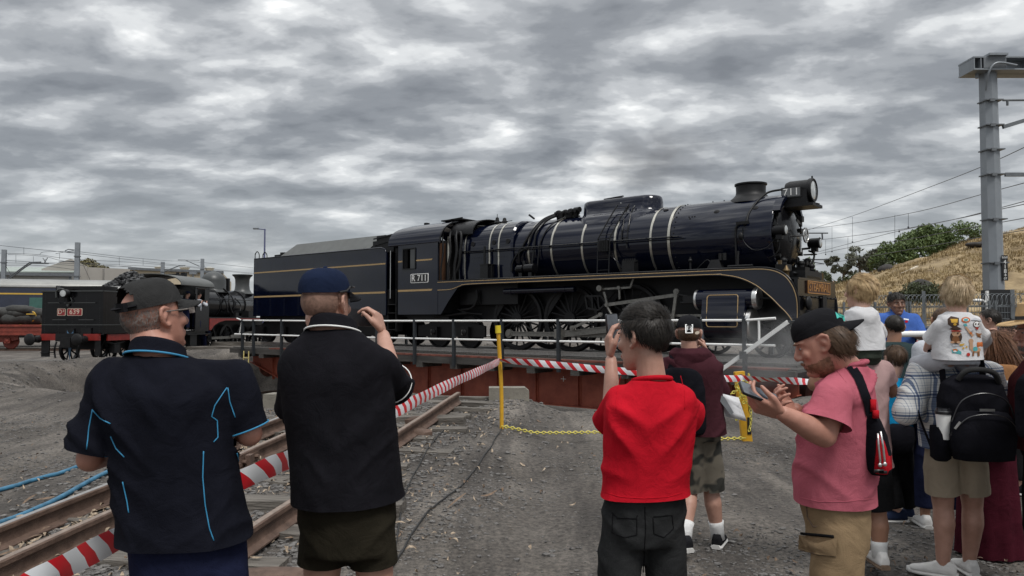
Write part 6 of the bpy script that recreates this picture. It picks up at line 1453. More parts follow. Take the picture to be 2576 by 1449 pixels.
class Fig:
    def __init__(s, label, root, yaw, skin, hip, neck, w, dep, belly=0.0, armL=None, armR=None, head=None, legs=None, group=None, vox=.011, arm=1.0, leg=1.0, neck_r=.057, nose=1.0, jaw=1.0, headmb=None):
        s.label, s.root, s.skin, s.group, s.vox = label, V(root), skin, group, vox
        s.Rv = V((math.cos(yaw), math.sin(yaw), 0)); s.Fv = V((-math.sin(yaw), math.cos(yaw), 0)); s.yaw = yaw
        s.hip, s.neck, s.w, s.dep, s.belly = V(hip), V(neck), w, dep, belly
        s.armL, s.armR, s.k, s.lk = armL, armR, arm, leg
        if legs is None:
            legs = []
            for q in (-1, 1):
                h = s.hip + s.Rv * q * w[0] * .52 - V((0, 0, .02)); a = V((h.x, h.y, s.root.z + .08)) + s.Rv * q * .05; legs.append((h, h.lerp(a, .50) + s.Fv * .015, a))
        s.legs = legs; s.coarse, s.fine = MB(), MB(); s.kids = []
        s.rings(s.coarse, -.018, -.03, 1.0); s.neck_r = neck_r
        if head:
            s.HM = head_M(*head); s.hs = head[4] if len(head) > 4 else 1.0
            hd = headmb or head_mb(nose=nose, jaw=jaw); s.fine.join(hd.xf(s.HM))
            hb = s.HM @ V((0, -.028, -.055)); s.fine.caps(s.neck - V((0, 0, .03)), hb, neck_r * 1.08, neck_r * .95, 16)
        for arm_ in (armL, armR):
            if not arm_: continue
            a, b, c = [V(q) for q in arm_]; k = s.k
            s.coarse.caps(a, b, .044 * k, .042 * k); s.coarse.caps(b, b.lerp(c, .3), .042 * k, .044 * k); s.coarse.caps(b.lerp(c, .3), c, .044 * k, .028 * k); s.coarse.ell(b, (.042 * k,) * 3)
        for h, kn, an in legs:
            h, kn, an = V(h), V(kn), V(an); q = s.lk
            s.coarse.caps(h, kn, .082 * q, .058 * q); cf = kn.lerp(an, .32) - s.Fv * .014; s.coarse.caps(kn, cf, .054 * q, .060 * q); s.coarse.caps(cf, an, .059 * q, .036 * q)
    def prof(s, f):
        hw, ww, cw, sw = s.w; d, bl = s.dep, s.belly
        tab = [(-.20, hw * .95, d * .98, 0), (0, hw, d * 1.03, 0), (.14, (hw + ww) / 2, d * 1.0 + bl * .35, bl * .35), (.28, ww, d * .97 + bl * .5, bl * .5), (.45, ww * .55 + cw * .45, d * .97 + bl * .35, bl * .4), (.62, cw, d * 1.0, bl * .15), (.74, cw * 1.0, d * .98, 0), (.82, sw * .90, d * .88, -.006), (.88, sw * .80, d * .74, -.010), (.93, sw * .60, d * .62, -.010), (.97, sw * .40, d * .54, -.008), (1.01, .078, .070, -.002), (1.06, .06, .058, .004)]
        for a, b in zip(tab, tab[1:]):
            if f <= b[0] or b is tab[-1]:
                t = max(0, min(1, (f - a[0]) / (b[0] - a[0]))); t = t * .6 + .4 * t * t * (3 - 2 * t); return [a[k] + (b[k] - a[k]) * t for k in (1, 2, 3)]
    def in_torso(s, p, g):
        f = (p.z - s.hip.z) / (s.neck.z - s.hip.z); rx, ry, o = s.prof(f); d = p - (s.hip.lerp(s.neck, f) + s.Fv * o)
        return (d.dot(s.Rv) / (rx + g)) ** 2 + (d.dot(s.Fv) / (ry + g)) ** 2 < 1
    def rings(s, mb, g, f0, f1, drop=0.0):
        pts = []; n = max(3, int((f1 - f0) / .028))
        for i in range(n + 1):
            f = f0 + (f1 - f0) * i / n; rx, ry, o = s.prof(f); e = drop * max(0, 1 - (f - f0) / .35) ** 2
            c = s.hip.lerp(s.neck, f) + s.Fv * o; pts.append(superring(c, s.Rv, s.Fv, rx + g + e, ry + g + e, 28, 2.25 if f < .8 else 2.05))
        return mb.loft(pts)
    def sleeve(s, mb, arm_, frac, r0, r1):
        a, b, c = [V(q) for q in arm_]
        mb.ell(a, (r0, r0, r0))
        if frac <= 1: mb.tube([a, a.lerp(b, frac * .5), a.lerp(b, frac)], [r0, (r0 + r1) / 2, r1], 16)
        else: mb.tube([a, b], [r0, r1 * 1.05], 16); mb.ell(b, (r1 * 1.05,) * 3); mb.tube([b, b.lerp(c, frac - 1)], [r1 * 1.05, r1 * .86], 16)
    def add(s, name, me, m_, smooth=180):
        """mesh in world coordinates becomes a child of the body"""
        me.materials.clear(); me.materials.append(MATS[m_] if isinstance(m_, str) else m_)
        for v in me.vertices: v.co -= s.root
        finish(me, smooth); me.name = name; o = bpy.data.objects.new(name, me); col.objects.link(o); s.kids.append(o); return o
    def addmb(s, name, mb, m_, smooth=50): 
        me = bpy.data.meshes.new(name); me.from_pydata(mb.v, [], mb.f); me.update(); bm = bmesh.new(); bm.from_mesh(me); bmesh.ops.recalc_face_normals(bm, faces=bm.faces); bm.to_mesh(me); bm.free(); return s.add(name, me, m_, smooth)
    def shirt(s, m_, hem, slv=.8, g=.014, amp=.006, seed=1, r=(.064, .066), top=.985, name='shirt', vox=None, hood=False, flare=0.0):
        L_ = (s.neck - s.hip).length; mb = MB(); s.rings(mb, g, hem - .05 / L_, top, flare); cuts = [(s.hip.lerp(s.neck, hem), V((.02, .03, -1)).normalized(), None)]
        for a in (s.armL, s.armR):
            if not a: continue
            p, q, e = [V(w) for w in a]; r0, r1 = r[0] * s.k, r[1] * s.k
            if slv <= 1:
                x = slv + .05 / (q - p).length; s.sleeve(mb, a, x, r0, r1); cuts.append((p.lerp(q, slv), (q - p).normalized(), r1 * 1.2 + amp * 1.5))
            else: s.sleeve(mb, a, slv, r0, r1)
            mb.caps(s.neck - V((0, 0, .085)), p, .072 * min(1, L_ / .5), r0 * .98)
        me = fuse(mb, vox or s.vox * .9, 6); wrinkle(me, amp, seed, s.hip); trim_open(me, cuts, lambda p: s.in_torso(p, g + .018)); return s.add(name, me, m_)
    def collar(s, m_, trim=None, h=.045, r=.075, out=.022, tilt=.02):
        c = s.neck + V((0, 0, -.012)); n = 28
        def ring(rr, z): return [c + s.Rv * rr * math.cos(t) + s.Fv * rr * .98 * math.sin(t) + V((0, 0, z + tilt * -math.sin(t))) for t in [2 * pi * k / n for k in range(n)]]
        mb = MB(); mb.loft([ring(r + out + .012, -.010), ring(r + out, .004), ring(r + .010, h * .75), ring(r, h), ring(r - .008, h * .95), ring(r - .01, 0)], cap=False); o = s.addmb('collar', mb, m_, 180)
        if trim: mb = MB(); mb.tube(ring(r + out + .013, -.008), .0036, 6, closed=True); q = s.addmb('collar_trim', mb, trim, 180); q['up'] = 1
        return o
    def pants(s, m_, frac, r=(.098, .080), g=.012, amp=.006, seed=2, name='trousers', top=.36, vox=None):
        mb = MB(); s.rings(mb, g * .2, -.10, top)
        cuts = []
        for h, kn, an in s.legs:
            h, kn, an = V(h), V(kn), V(an)
            if frac <= 1:
                d = (kn - h).normalized(); e = h.lerp(kn, frac) + d * .05; mb.tube([h + V((0, 0, .06)), h, e], [r[0] * .9, r[0], r[1]], 18); cuts.append((h.lerp(kn, frac), d, r[1] * 1.3))
            else: e = kn.lerp(an, frac - 1); mb.tube([h + V((0, 0, .06)), h, kn, kn.lerp(e, .5), e], [r[0] * .9, r[0], (r[0] + r[1]) / 2 * .95, r[1], r[1] * .95], 18)
        me = fuse(mb, vox or s.vox * .9, 4); wrinkle(me, amp, seed, s.hip, .8); trim_open(me, cuts); return s.add(name, me, m_)
    def shoes(s, m_, sole_='sole', dirs=None, sock=None, boot=0, sc=1.0):
        for i, (h, kn, an) in enumerate(s.legs):
            an = V(an); f = (dirs[i] if dirs else s.Fv).normalized(); r = V((f.y, -f.x, 0)); z0 = an.z - .08
            def ring(t, wd, z0_, z1_): return [an + f * t * sc + r * wd * sc * a + V((0, 0, -an.z + z0 + (z0_ if b < 0 else z1_) + 0)) for a, b in ((-1, -1), (1, -1), (1, .3), (.55, 1), (-.55, 1), (-1, .3))]
            def rng(t, wd, lo, hi): return [an + f * t * sc + r * wd * sc * a + V((0, 0, z0 - an.z + lo + (hi - lo) * b)) for a, b in ((-.9, 0), (.9, 0), (1, .35), (.62, 1), (-.62, 1), (-1, .35))]
            mb = MB(); mb.loft([rng(-.075, .030, .02, .075), rng(-.055, .038, .02, .10 + boot), rng(.0, .042, .02, .105 + boot), rng(.035, .042, .02, .095 + boot * .9), rng(.07, .045, .02, .075), rng(.13, .048, .02, .055), rng(.175, .038, .02, .045), rng(.195, .018, .02, .035)])
            o = s.add('shoe', fuse(mb, .009, 3), m_)
            mb = MB(); mb.loft([rng(-.083, .030, 0, .03), rng(-.06, .042, 0, .03), rng(.03, .044, 0, .027), rng(.13, .051, 0, .027), rng(.19, .036, .003, .03), rng(.205, .015, .008, .03)]); q = s.addmb('sole', mb, sole_); q['up'] = 1
            if sock: mb = MB(); mb.tube([an - V((0, 0, .03)), an + (V(kn) - an) * .2, an + (V(kn) - an) * .30], [.046 * s.lk, .047 * s.lk, .054 * s.lk], 14); s.addmb('sock', mb, sock, 180)
    def hair(s, m_, ell, mask, n, L, flow, width=.0035, lift=.3, seed=0, shell=True, grav=.25, name='hair', bumps=.006, jit=.16):
        c, r = V(ell[0]), V(ell[1]); rnd = random.Random(seed); mb = MB()
        if shell:
            e = MB(); e.ell(c, r, nu=36, nv=22)
            for p in e.v:
                q = V(p); d = q - c; mb.v.append(tuple(c + d * (1 + bumps / .09 * noise.noise(V((q.x * 30, q.y * 30, q.z * 12)) + V((seed, 0, 0))))))
            keep = [f for f in e.f if all(mask(V(e.v[i]), 1) for i in f)]; mb.f += keep
        cnt = 0
        while cnt < n:
            d = V((rnd.gauss(0, 1), rnd.gauss(0, 1), rnd.gauss(0, 1))).normalized(); p = c + V((d.x * r.x, d.y * r.y, d.z * r.z))
            if not mask(p, 0):
                if rnd.random() < .02: cnt += 1
                continue
            cnt += 1; nn = V((d.x / r.x, d.y / r.y, d.z / r.z)).normalized(); t = V(flow(p)) + V((rnd.gauss(0, jit), rnd.gauss(0, jit), rnd.gauss(0, jit))); t = (t - nn * t.dot(nn)).normalized(); ln = rnd.uniform(*L); q = p.copy(); o = len(mb.v); wd = width * rnd.uniform(.6, 1.3); lf = lift * rnd.uniform(.4, 1.5)
            for k in range(5):
                side_ = t.cross(nn).normalized() * wd * (1 - .22 * k) ; mb.v += [tuple(q - side_), tuple(q + side_)]
                dd = (t + nn * lf * (1 - k / 3) - V((0, 0, grav * k / 4))).normalized(); q = q + dd * ln / 4; e_ = q - c; ss = math.sqrt((e_.x / r.x) ** 2 + (e_.y / r.y) ** 2 + (e_.z / r.z) ** 2)
                if ss < 1.01: q = c + e_ * (1.01 / ss)
            for k in range(4): mb.f.append((o + 2 * k, o + 2 * k + 1, o + 2 * k + 3, o + 2 * k + 2))
        mb.xf(s.HM); me = bpy.data.meshes.new(name); me.from_pydata(mb.v, [], mb.f); me.update(); return s.add(name, me, m_, 180)
    def cap(s, m_, bill_yaw=0.0, opening=False, bill_m=None, rim=.012, tilt=0.0, size=1.0, button=True):
        """dome with panels, bill turned by bill_yaw about the head, half-moon opening opposite the bill"""
        rot = Matrix.Rotation(bill_yaw, 3, 'Z'); c = V((0, -.012, .034)); n, nv = 40, 12; mb = MB(); T = Matrix.Rotation(tilt, 3, 'X')
        def D(u, v, g=1.0):
            ph = v * pi / 2; seam = 1 - .010 * abs(math.cos(3 * u)) ** 6; rr = (.086 * size * g * seam, .107 * size * g * seam); z = rim + (.094 * size * g) * max(0.0, math.sin(ph)) ** .86
            return c + T @ (rot @ V((rr[0] * math.cos(u) * math.cos(ph) ** .72, rr[1] * math.sin(u) * math.cos(ph) ** .72, 0)) + V((0, 0, z)))
        for j in range(nv + 1):
            for i in range(n): mb.v.append(tuple(D(2 * pi * i / n, j / nv * .985)))
        for j in range(nv):
            for i in range(n):
                u = 2 * pi * (i + .5) / n; v = (j + .5) / nv; du = abs((u - 1.5 * pi + pi) % (2 * pi) - pi)
                if opening and du < .80 and .13 < v < .13 + .44 * math.sqrt(max(0, 1 - (du / .80) ** 2)): continue
                a = j * n + i; b = j * n + (i + 1) % n; mb.f.append((a, b, b + n, a + n))
        mb.f.append(tuple(nv * n + i for i in range(n)))
        inner = [tuple(c + (V(p) - c) * .97) for p in mb.v]; o = len(mb.v); fs = [tuple(reversed([i + o for i in f])) for f in mb.f]; mb.v += inner; mb.f += fs
        mb.xf(s.HM); cp = s.addmb('cap', mb, m_, 60)
        mb = MB(); rows = []
        for r_ in (0, .35, .7, .92, 1.0):
            row = []
            for k in range(17):
                a = -1.0 + 2.0 * k / 16; base = D(pi / 2 + a * .95, 0.0); ext = .072 * r_ * max(0.0, 1 - abs(a) ** 3.2) ** .5
                row.append(base + T @ (rot @ V((0, ext, 0))) + V((0, 0, -.020 * r_ - .018 * abs(a) ** 2 * r_)))
            rows.append(row)
        for z in (0.0025, -.0025):
            o = len(mb.v)
            for row in rows: mb.v += [tuple(p + V((0, 0, z))) for p in row]
            for j in range(4):
                for k in range(16): a = o + j * 17 + k; mb.f.append((a, a + 1, a + 18, a + 17))
        e0, e1 = 4 * 17, 5 * 17 + 4 * 17
        for k in range(16): mb.f.append((e0 + k, e0 + k + 1, e1 + k + 1, e1 + k))
        mb.xf(s.HM); b = s.addmb('bill', mb, bill_m or m_, 180); b['up'] = cp.name
        if button: mb = MB(); mb.ell(D(0, .985), (.009, .009, .006)); mb.xf(s.HM); q = s.addmb('button', mb, m_, 180); q['up'] = cp.name
        s.capD = D; s.capo = cp
        return cp
    def finish(s, cat='person'):
        me = fuse(s.coarse, s.vox, 4); mb = me_mb(me)
        if s.fine.v: mb.join(me_mb(fuse(s.fine, min(.0052, s.vox * .6), 3)))
        mb.v = [tuple(V(p) - s.root) for p in mb.v]; o = mb.build('person', s.skin, None, 180, fix=False); o.location = s.root; tag(o, s.label, cat, s.group); s.obj = o
        last = None
        for k in s.kids:
            u = k.get('up')
            if u:
                k.parent = last if u == 1 else bpy.data.objects[u]; del k['up']
            else: k.parent = o; last = k
        return o
    def eyes(s, brow='hair_brown'):
        for q in (-1, 1):
            mb = MB(); mb.ell((q * .033, .081, .008), (.0090, .0070, .0042)); s.addmb('eye', mb.xf(s.HM), 'eye_white', 180); mb = MB(); mb.ell((q * .033, .0855, .008), (.0045, .0042, .0042)); k = s.addmb('iris', mb.xf(s.HM), 'hair_black', 180); k['up'] = 1
            mb = MB(); mb.caps((q * .015, .0945, .029), (q * .048, .083, .029), .0045, .003, 6); s.addmb('eyebrow', mb.xf(s.HM), brow, 180)
        mb = MB(); mb.caps((-.021, .0885, -.0635), (.021, .0885, -.0635), .0045); s.addmb('lips', mb.xf(s.HM), 'lip', 180)
def surf(objs):
    """ray caster from the eye onto world-space copies of meshes"""
    vs, fs = [], []
    for o, off in objs:
        k = len(vs); vs += [v.co + off for v in o.data.vertices]; fs += [tuple(i + k for i in p.vertices) for p in o.data.polygons]
    return BVHTree.FromPolygons(vs, fs)
def on_surf(bvh, x, y, lift=.002, D=3.0):
    r = ray(x, y).normalized(); h = bvh.ray_cast(V((0, 0, EYE)), r)
    if h[0] is None: return at(x, y, D)
    n = h[1] if h[1].dot(r) < 0 else -h[1]
    return h[0] + n * lift
def piping(fig, o, lines, r, m_, name='piping'):
    bvh = surf([(o, fig.root)])
    for ln in lines:
        pts = []
        for a, b in zip(ln, ln[1:]):
            n = max(2, int(math.hypot(b[0] - a[0], b[1] - a[1]) / 9)); pts += [(a[0] + (b[0] - a[0]) * k / n, a[1] + (b[1] - a[1]) * k / n) for k in range(n)]
        pts.append(ln[-1]); ps = [on_surf(bvh, x, y, r * .4, (fig.root.y)) for x, y in pts]; ps = [p for i, p in enumerate(ps) if i == 0 or (p - ps[i - 1]).length < .12]
        mb = MB(); mb.tube(ps, r, 6); q = fig.addmb(name, mb, m_, 180); q['up'] = o.name
def patch(fig, bvh, poly, m_, name, up, lift=.003, flip=False):
    """flat printed or stitched shape laid on the cloth"""
    cx = sum(p[0] for p in poly) / len(poly); cy = sum(p[1] for p in poly) / len(poly); mb = MB(); rings = []
    for t in (1, .66, .33): rings.append([on_surf(bvh, cx + (x - cx) * t, cy + (y - cy) * t, lift) for x, y in poly])
    mb.loft(rings, cap=False); c = on_surf(bvh, cx, cy, lift); o = len(mb.v); mb.v.append(tuple(c)); n = len(poly); mb.f += [(o - n + k, o - n + (k + 1) % n, o) for k in range(n)]
    q = fig.addmb(name, mb, m_, 180); q['up'] = up; return q
def ellp(x, y, a, b, n=14, rot=0): return [(x + a * math.cos(t) * math.cos(rot) - b * math.sin(t) * math.sin(rot), y + a * math.cos(t) * math.sin(rot) + b * math.sin(t) * math.cos(rot)) for t in [2 * pi * k / n for k in range(n)]]
def strip(fig, bvh, line, wpx, m_, name, up, lift=.004):
    pts = []
    for a, b in zip(line, line[1:]):
        n = max(1, int(math.hypot(b[0] - a[0], b[1] - a[1]) / 6)); pts += [(a[0] + (b[0] - a[0]) * k / n, a[1] + (b[1] - a[1]) * k / n) for k in range(n)]
    pts.append(line[-1]); vs = []
    for i, p in enumerate(pts):
        a, b = pts[max(i - 1, 0)], pts[min(i + 1, len(pts) - 1)]; dx, dy = b[0] - a[0], b[1] - a[1]; L = math.hypot(dx, dy)
        for q in (-.5, 0, .5): vs.append(on_surf(bvh, p[0] - dy / L * wpx * q, p[1] + dx / L * wpx * q, lift + (.002 if q == 0 else 0)))
    mb = MB(); mb.v = [tuple(v) for v in vs]; mb.f = [(i * 3 + k, i * 3 + k + 1, i * 3 + k + 4, i * 3 + k + 3) for i in range(len(pts) - 1) for k in (0, 1)]
    return mb
def phone(c, right, up, label, w=.076, h=.155):
    right, up = V(right).normalized(), V(up); up = (up - right * up.dot(right)).normalized(); nrm = right.cross(up); M_ = Matrix((right, up, nrm)).transposed().to_4x4(); M_.translation = V(c)
    m = MB(); poly = rounded([(-w / 2, -h / 2), (w / 2, -h / 2), (w / 2, h / 2), (-w / 2, h / 2)], [.012] * 4); m.prism(poly, -.0045, .0045, 'xy'); o = m.build('phone', 'phone_black'); o.matrix_world = M_; tag(o, label, 'phone')
    for q in (1, -1):
        m = MB(); m.box((0, 0, q * .0047), (w * .92, h * .95, .0008)) if q > 0 else m.box((w * .22, h * .36, q * .0058), (w * .36, h * .16, .0025)); m.build('screen' if q > 0 else 'camera_bump', 'phone_screen', o)
    return o
def A(*p): return [at(*q) for q in p]
# ------------------------------------------------------------------ people: one by one
def ground(x, y): return V((x, y, gz(x, y, False)))
def mk(px_, D): p = at(px_, 806, D); return ground(p.x, p.y)
allhead = lambda p, i: (p.y < .062 - max(0, .035 - p.z) * 1.6 and p.z > -.005 - .9 * min(0, p.y + .02) * 0 and not (p.y > -.02 and p.z < .012 and abs(p.x) > .05))
# 1 left man, black polo with cyan piping
f = Fig('man in a black polo with cyan piping and a faded charcoal cap', mk(470, 2.5), R(-6), 'skin_ruddy', at(478, 1452, 2.45), at(398, 884, 2.42), (.182, .186, .186, .222), .128, .03,
        A((285, 965, 2.42), (226, 1154, 2.40), (330, 1120, 2.78)), A((578, 955, 2.46), (628, 1092, 2.48), (590, 1072, 2.80)), (at(390, 802, 2.47), R(-38), R(9), R(-3), .96), arm=1.02, neck_r=.063, jaw=1.05)
hand(f.fine, at(330, 1120, 2.78), (.5, .8, .1), (.2, 0, -1), (0, 0, 1)); hand(f.fine, at(590, 1072, 2.80), (-.5, .8, .1), (-.2, 0, -1), (0, 0, 1))
sh = f.shirt('polo_black', .175, .90, .016, .011, 1, (.066, .064), flare=.010)
f.collar('polo_black', 'trim_cyan', .038, .074, .014, .026)
piping(f, sh, [[(233, 1030), (224, 1075), (218, 1130)], [(233, 1032), (252, 1052), (278, 1066)], [(279, 1098), (292, 1128), (313, 1150)], [(571, 975), (560, 990), (540, 1020), (532, 1048), (546, 1058), (548, 1100), (537, 1112)], [(573, 975), (578, 1010), (592, 1050)], [(512, 1135), (510, 1200), (516, 1270), (527, 1330), (538, 1360)], [(309, 1212), (320, 1262), (324, 1290)], [(596, 1140), (600, 1160)]], .0020, 'trim_cyan')
def cuff(fig, arm_, frac, r, m_, up, th=.006):
    a, b, c = [V(q) for q in arm_]; p = a.lerp(b, frac); d = (b - a).normalized(); u = d.cross(V((0, 1, .1))).normalized(); v = d.cross(u); mb = MB(); mb.tube([p + (u * math.cos(t) + v * math.sin(t)) * r for t in [2 * pi * k / 28 for k in range(28)]], th, 6, closed=True); q = fig.addmb('cuff_trim', mb, m_, 180); q['up'] = up
for a in (f.armL, f.armR): cuff(f, a, .895, .069 * f.k, 'trim_cyan', sh.name, .0028)
f.pants('navy_cloth', 1.7, (.096, .085), seed=4); f.cap('cap_charcoal', 0, True, tilt=R(4), size=1.03)
mb = MB(); mb.tube([f.capD(u, .06, 1.005) for u in [1.5 * pi - .85 + 1.7 * k / 14 for k in range(15)]], .013, 6, flat=.35); mb.box(f.capD(1.5 * pi + .35, .07, 1.02), (.05, .014, .03)); q = f.addmb('strap', mb.xf(f.HM), 'cap_black', 60); q['up'] = f.capo.name
f.hair('hair_grey', ((0, -.014, .012), (.0775, .098, .075)), lambda p, i: p.y < .03 and -.035 < p.z < .05 and not (abs(p.x) > .06 and p.y > -.02 and p.z < .02), 2600, (.006, .012), lambda p: (0, -.3, -1), .0007, .15, 3, shell=False)
mb = MB(); mb.tube([V((sx_ * .080, .085 - .11 * t, .018 + .004 * t)) for sx_ in (1,) for t in [k / 6 for k in range(7)]], .0025, 6); mb.box((.072, .098, .012), (.003, .02, .02)); f.addmb('glasses', mb.xf(f.HM), 'hair_grey', 60)
f.shoes('shoe_black'); f.finish()
# 2 big man, charcoal polo with white tipping, navy cap, olive shorts
f = Fig('broad man in a charcoal polo with white tipping and navy cap, photographing beside the tape', mk(875, 2.85), R(-3), 'skin_fair', at(876, 1335, 2.85), at(838, 822, 2.83), (.176, .190, .196, .228), .140, .05,
        A((754, 948, 2.83), (744, 1035, 2.92), (800, 870, 3.15)), A((955, 924, 2.86), (990, 974, 3.06), (964, 844, 3.30)), (at(821, 766, 2.86), R(-22), R(2), R(0), 1.0), arm=1.1, leg=.98, neck_r=.067, jaw=1.06)
hand(f.fine, at(962, 836, 3.30), (-.30, .15, .9), (-.9, .2, -.2), (.1, -1, .2), (38, 42, 25)); hand(f.fine, at(800, 865, 3.15), (.6, .3, .6), (.5, -.3, .3), (0, 0, 1), (30, 35, 20))
sh = f.shirt('polo_charcoal', .155, .93, .016, .012, 2, (.068, .072), flare=.020)
f.collar('polo_charcoal', 'trim_white', .040, .079, .014, .026)
for a in (f.armR,): cuff(f, a, .80, .078 * f.k, 'trim_white', sh.name, .0028)
f.pants('shorts_olive', .27, (.092, .094), seed=6, name='shorts'); f.cap('cap_navy', R(-8), False, 'cap_black', tilt=R(0), size=1.02)
f.hair('buzz_hair', ((0, -.016, .014), (.0785, .0985, .080)), lambda p, i: p.y < .035 and -.052 < p.z < .06 and not (abs(p.x) > .055 and p.y > -.025 and p.z < .028), 1500, (.003, .006), lambda p: (0, -.2, -1), .0010, .3, 4, bumps=.001)
mb = MB(); mb.tube([f.capD(pi / 2 - a, .10, 1.03) for a in [-.95 + 1.9 * k / 16 for k in range(17)]], .017, 6, flat=.3); mb.tube([f.capD(.55, .1, 1.04), f.capD(.2, .02, 1.06), f.capD(-.15, -.1, 1.08)], .005, 6); q = f.addmb('sunglasses', mb.xf(f.HM), 'phone_black', 60); q['up'] = f.capo.name
f.shoes('shoe_black'); f.finish()
phone(at(914, 799, 3.37), (.05, .1, 1), (1, .05, .0), 'black phone held level by the man in the navy cap', .078, .16)
# 3 young man in the red tee
f = Fig('young man in a plain red T-shirt holding a phone up, dark grey trousers', mk(1622, 2.95), R(12), 'skin_fair', at(1618, 1325, 2.95), at(1640, 945, 2.9), (.160, .156, .164, .180), .108, .0,
        A((1563, 1002, 2.90), (1540, 1066, 3.12), (1537, 905, 3.22)), A((1709, 1002, 2.88), (1722, 1062, 3.02), (1655, 1010, 3.25)), (at(1617, 856, 2.92), R(46), R(-2), R(2), .99), arm=.95, neck_r=.054, jaw=.96)
hand(f.fine, at(1536, 898, 3.22), (-.1, .15, 1), (.75, .1, .0), (.3, -1, .2), (30, 38, 22)); hand(f.fine, at(1655, 1010, 3.25), (-.8, .4, .2), (0, 0, -1), (0, 1, 0))
sh = f.shirt('tee_red', .225, .86, .016, .017, 3, (.062, .070), flare=.012)
mb = MB(); mb.tube([f.neck + f.Rv * .072 * math.cos(t) + f.Fv * .070 * math.sin(t) + V((0, 0, -.016 - .014 * math.sin(t))) for t in [2 * pi * k / 28 for k in range(28)]], .010, 8, closed=True); f.addmb('neckband', mb, 'tee_red', 180)
piping(f, sh, [[(1562, 945), (1552, 985), (1550, 1030)], [(1712, 945), (1722, 985), (1722, 1030)], [(1522, 1238), (1560, 1250), (1620, 1254), (1680, 1250), (1716, 1240)]], .0014, 'tee_red', 'seam')
tr = f.pants('trouser_grey', 1.85, (.086, .080), seed=7, amp=.007)
bv = surf([(tr, f.root)]); piping(f, tr, [[(1540, 1290), (1552, 1302), (1600, 1305), (1604, 1296)], [(1542, 1290), (1540, 1340), (1572, 1352), (1602, 1345), (1602, 1305)], [(1644, 1300), (1690, 1296), (1694, 1330), (1670, 1352), (1645, 1342), (1643, 1302)], [(1622, 1275), (1624, 1330), (1620, 1400), (1618, 1440)]], .0022, 'trouser_black', 'pocket_seam')
hm_ = lambda p, i: p.y < .066 - max(0, .045 - p.z) * 2.2 and p.z > -.055 + max(0, p.y + .03) * 1.4 and not (p.y > -.03 and p.z < .018)
f.hair('hair_black', ((0, -.014, .048), (.0870, .1070, .1010)), hm_, 6500, (.02, .05), lambda p: (.15 * p.x, .45 if p.z > .06 else -.35, -.8 if p.z < .08 else .25), .0014, .42, 5, bumps=.012)
f.eyes('hair_black'); f.shoes('shoe_white'); f.finish()
phone(at(1541, 832, 3.26), (.75, .65, .05), (-.05, .05, 1), 'black phone held up beside the face of the man in red', .074, .15)
# 4 man in the maroon hoodie
f = Fig('man in a maroon hoodie, black badge cap and camouflage shorts', mk(1770, 5.35), R(-12), 'skin_fair', at(1752, 1085, 5.32), at(1736, 884, 5.30), (.165, .175, .182, .215), .125, .03,
        A((1692, 932, 5.30), (1676, 990, 5.35), (1735, 905, 5.75)), A((1780, 930, 5.32), (1812, 985, 5.40), (1776, 888, 5.72)), (at(1733, 842, 5.33), R(-18), R(-2), 0, 1.0), vox=.014,
        legs=[(at(1738, 1110, 5.3), at(1735, 1230, 5.35), at(1722, 1352, 5.15)), (at(1778, 1110, 5.35), at(1788, 1230, 5.38), at(1806, 1346, 5.38))], leg=1.05)
hand(f.fine, at(1776, 886, 5.72), (-.3, .1, 1), (-.8, 0, 0), (0, -1, .2), (35, 40, 25)); hand(f.fine, at(1735, 900, 5.75), (.3, .1, 1), (.8, 0, 0), (0, -1, .2), (35, 40, 25))
sh = f.shirt('hoodie', -.02, 1.9, .026, .009, 4, (.070, .070), flare=.02)
mb = MB(); c = f.neck + V((0, 0, -.03)); mb.lathe([(-.06, .10), (-.03, .145), (.02, .150), (.055, .115), (.06, .085), (.03, .07), (-.06, .10)], c, 'z', 24, cap=False); mb.ell(c - f.Fv * .085 + V((0, 0, -.06)), (.125, .055, .105)); h_ = fuse(mb, .011, 4); wrinkle(h_, .008, 9, f.neck); f.add('hood', h_, 'hoodie')
f.pants('camo', 1.0, (.098, .098), seed=8, name='shorts'); f.cap('cap_black', 0, False, tilt=R(-2), size=1.0)
bv = surf([(f.capo, f.root)]); patch(f, bv, [(1724, 816), (1743, 816), (1743, 838), (1724, 838)], 'trim_white', 'badge', f.capo.name); patch(f, bv, [(1726, 818), (1741, 818), (1741, 836), (1726, 836)], 'sign_black', 'badge', f.capo.name, .004); patch(f, bv, ellp(1733.5, 827, 5, 5.5), 'print_grey', 'badge', f.capo.name, .005); patch(f, bv, ellp(1754, 837, 6, 4, rot=-.3), 'cream_paint', 'badge', f.capo.name)
f.hair('hair_brown', ((0, -.014, .010), (.0780, .0985, .075)), lambda p, i: p.y < .03 and -.05 < p.z < .05 and not (abs(p.x) > .055 and p.y > -.02 and p.z < .025), 500, (.006, .014), lambda p: (0, -.3, -1), .002, .15, 6, bumps=.002)
f.shoes('shoe_black', 'sole', [V((-.25, 1, 0)), V((.35, .75, 0))], 'sock'); f.finish()
phone(at(1758, 853, 5.85), (1, .1, 0), (-.1, .1, 1), 'phone with a silver rim raised by the man in the hoodie', .08, .16)
o = MB(); o.v = []; pg = []
for i in range(5):
    for j in range(3):
        x, y = 1800 + 26 * j - 3 * i + 6, 988 + 15 * i + 6 * j; pg.append(at(x + 8 * i, y, 5.25 + .03 * math.sin(j * 2 + i)))
o.v = [tuple(p) for p in pg]; o.f = [(i * 3 + j, i * 3 + j + 1, i * 3 + j + 4, i * 3 + j + 3) for i in range(4) for j in range(2)]
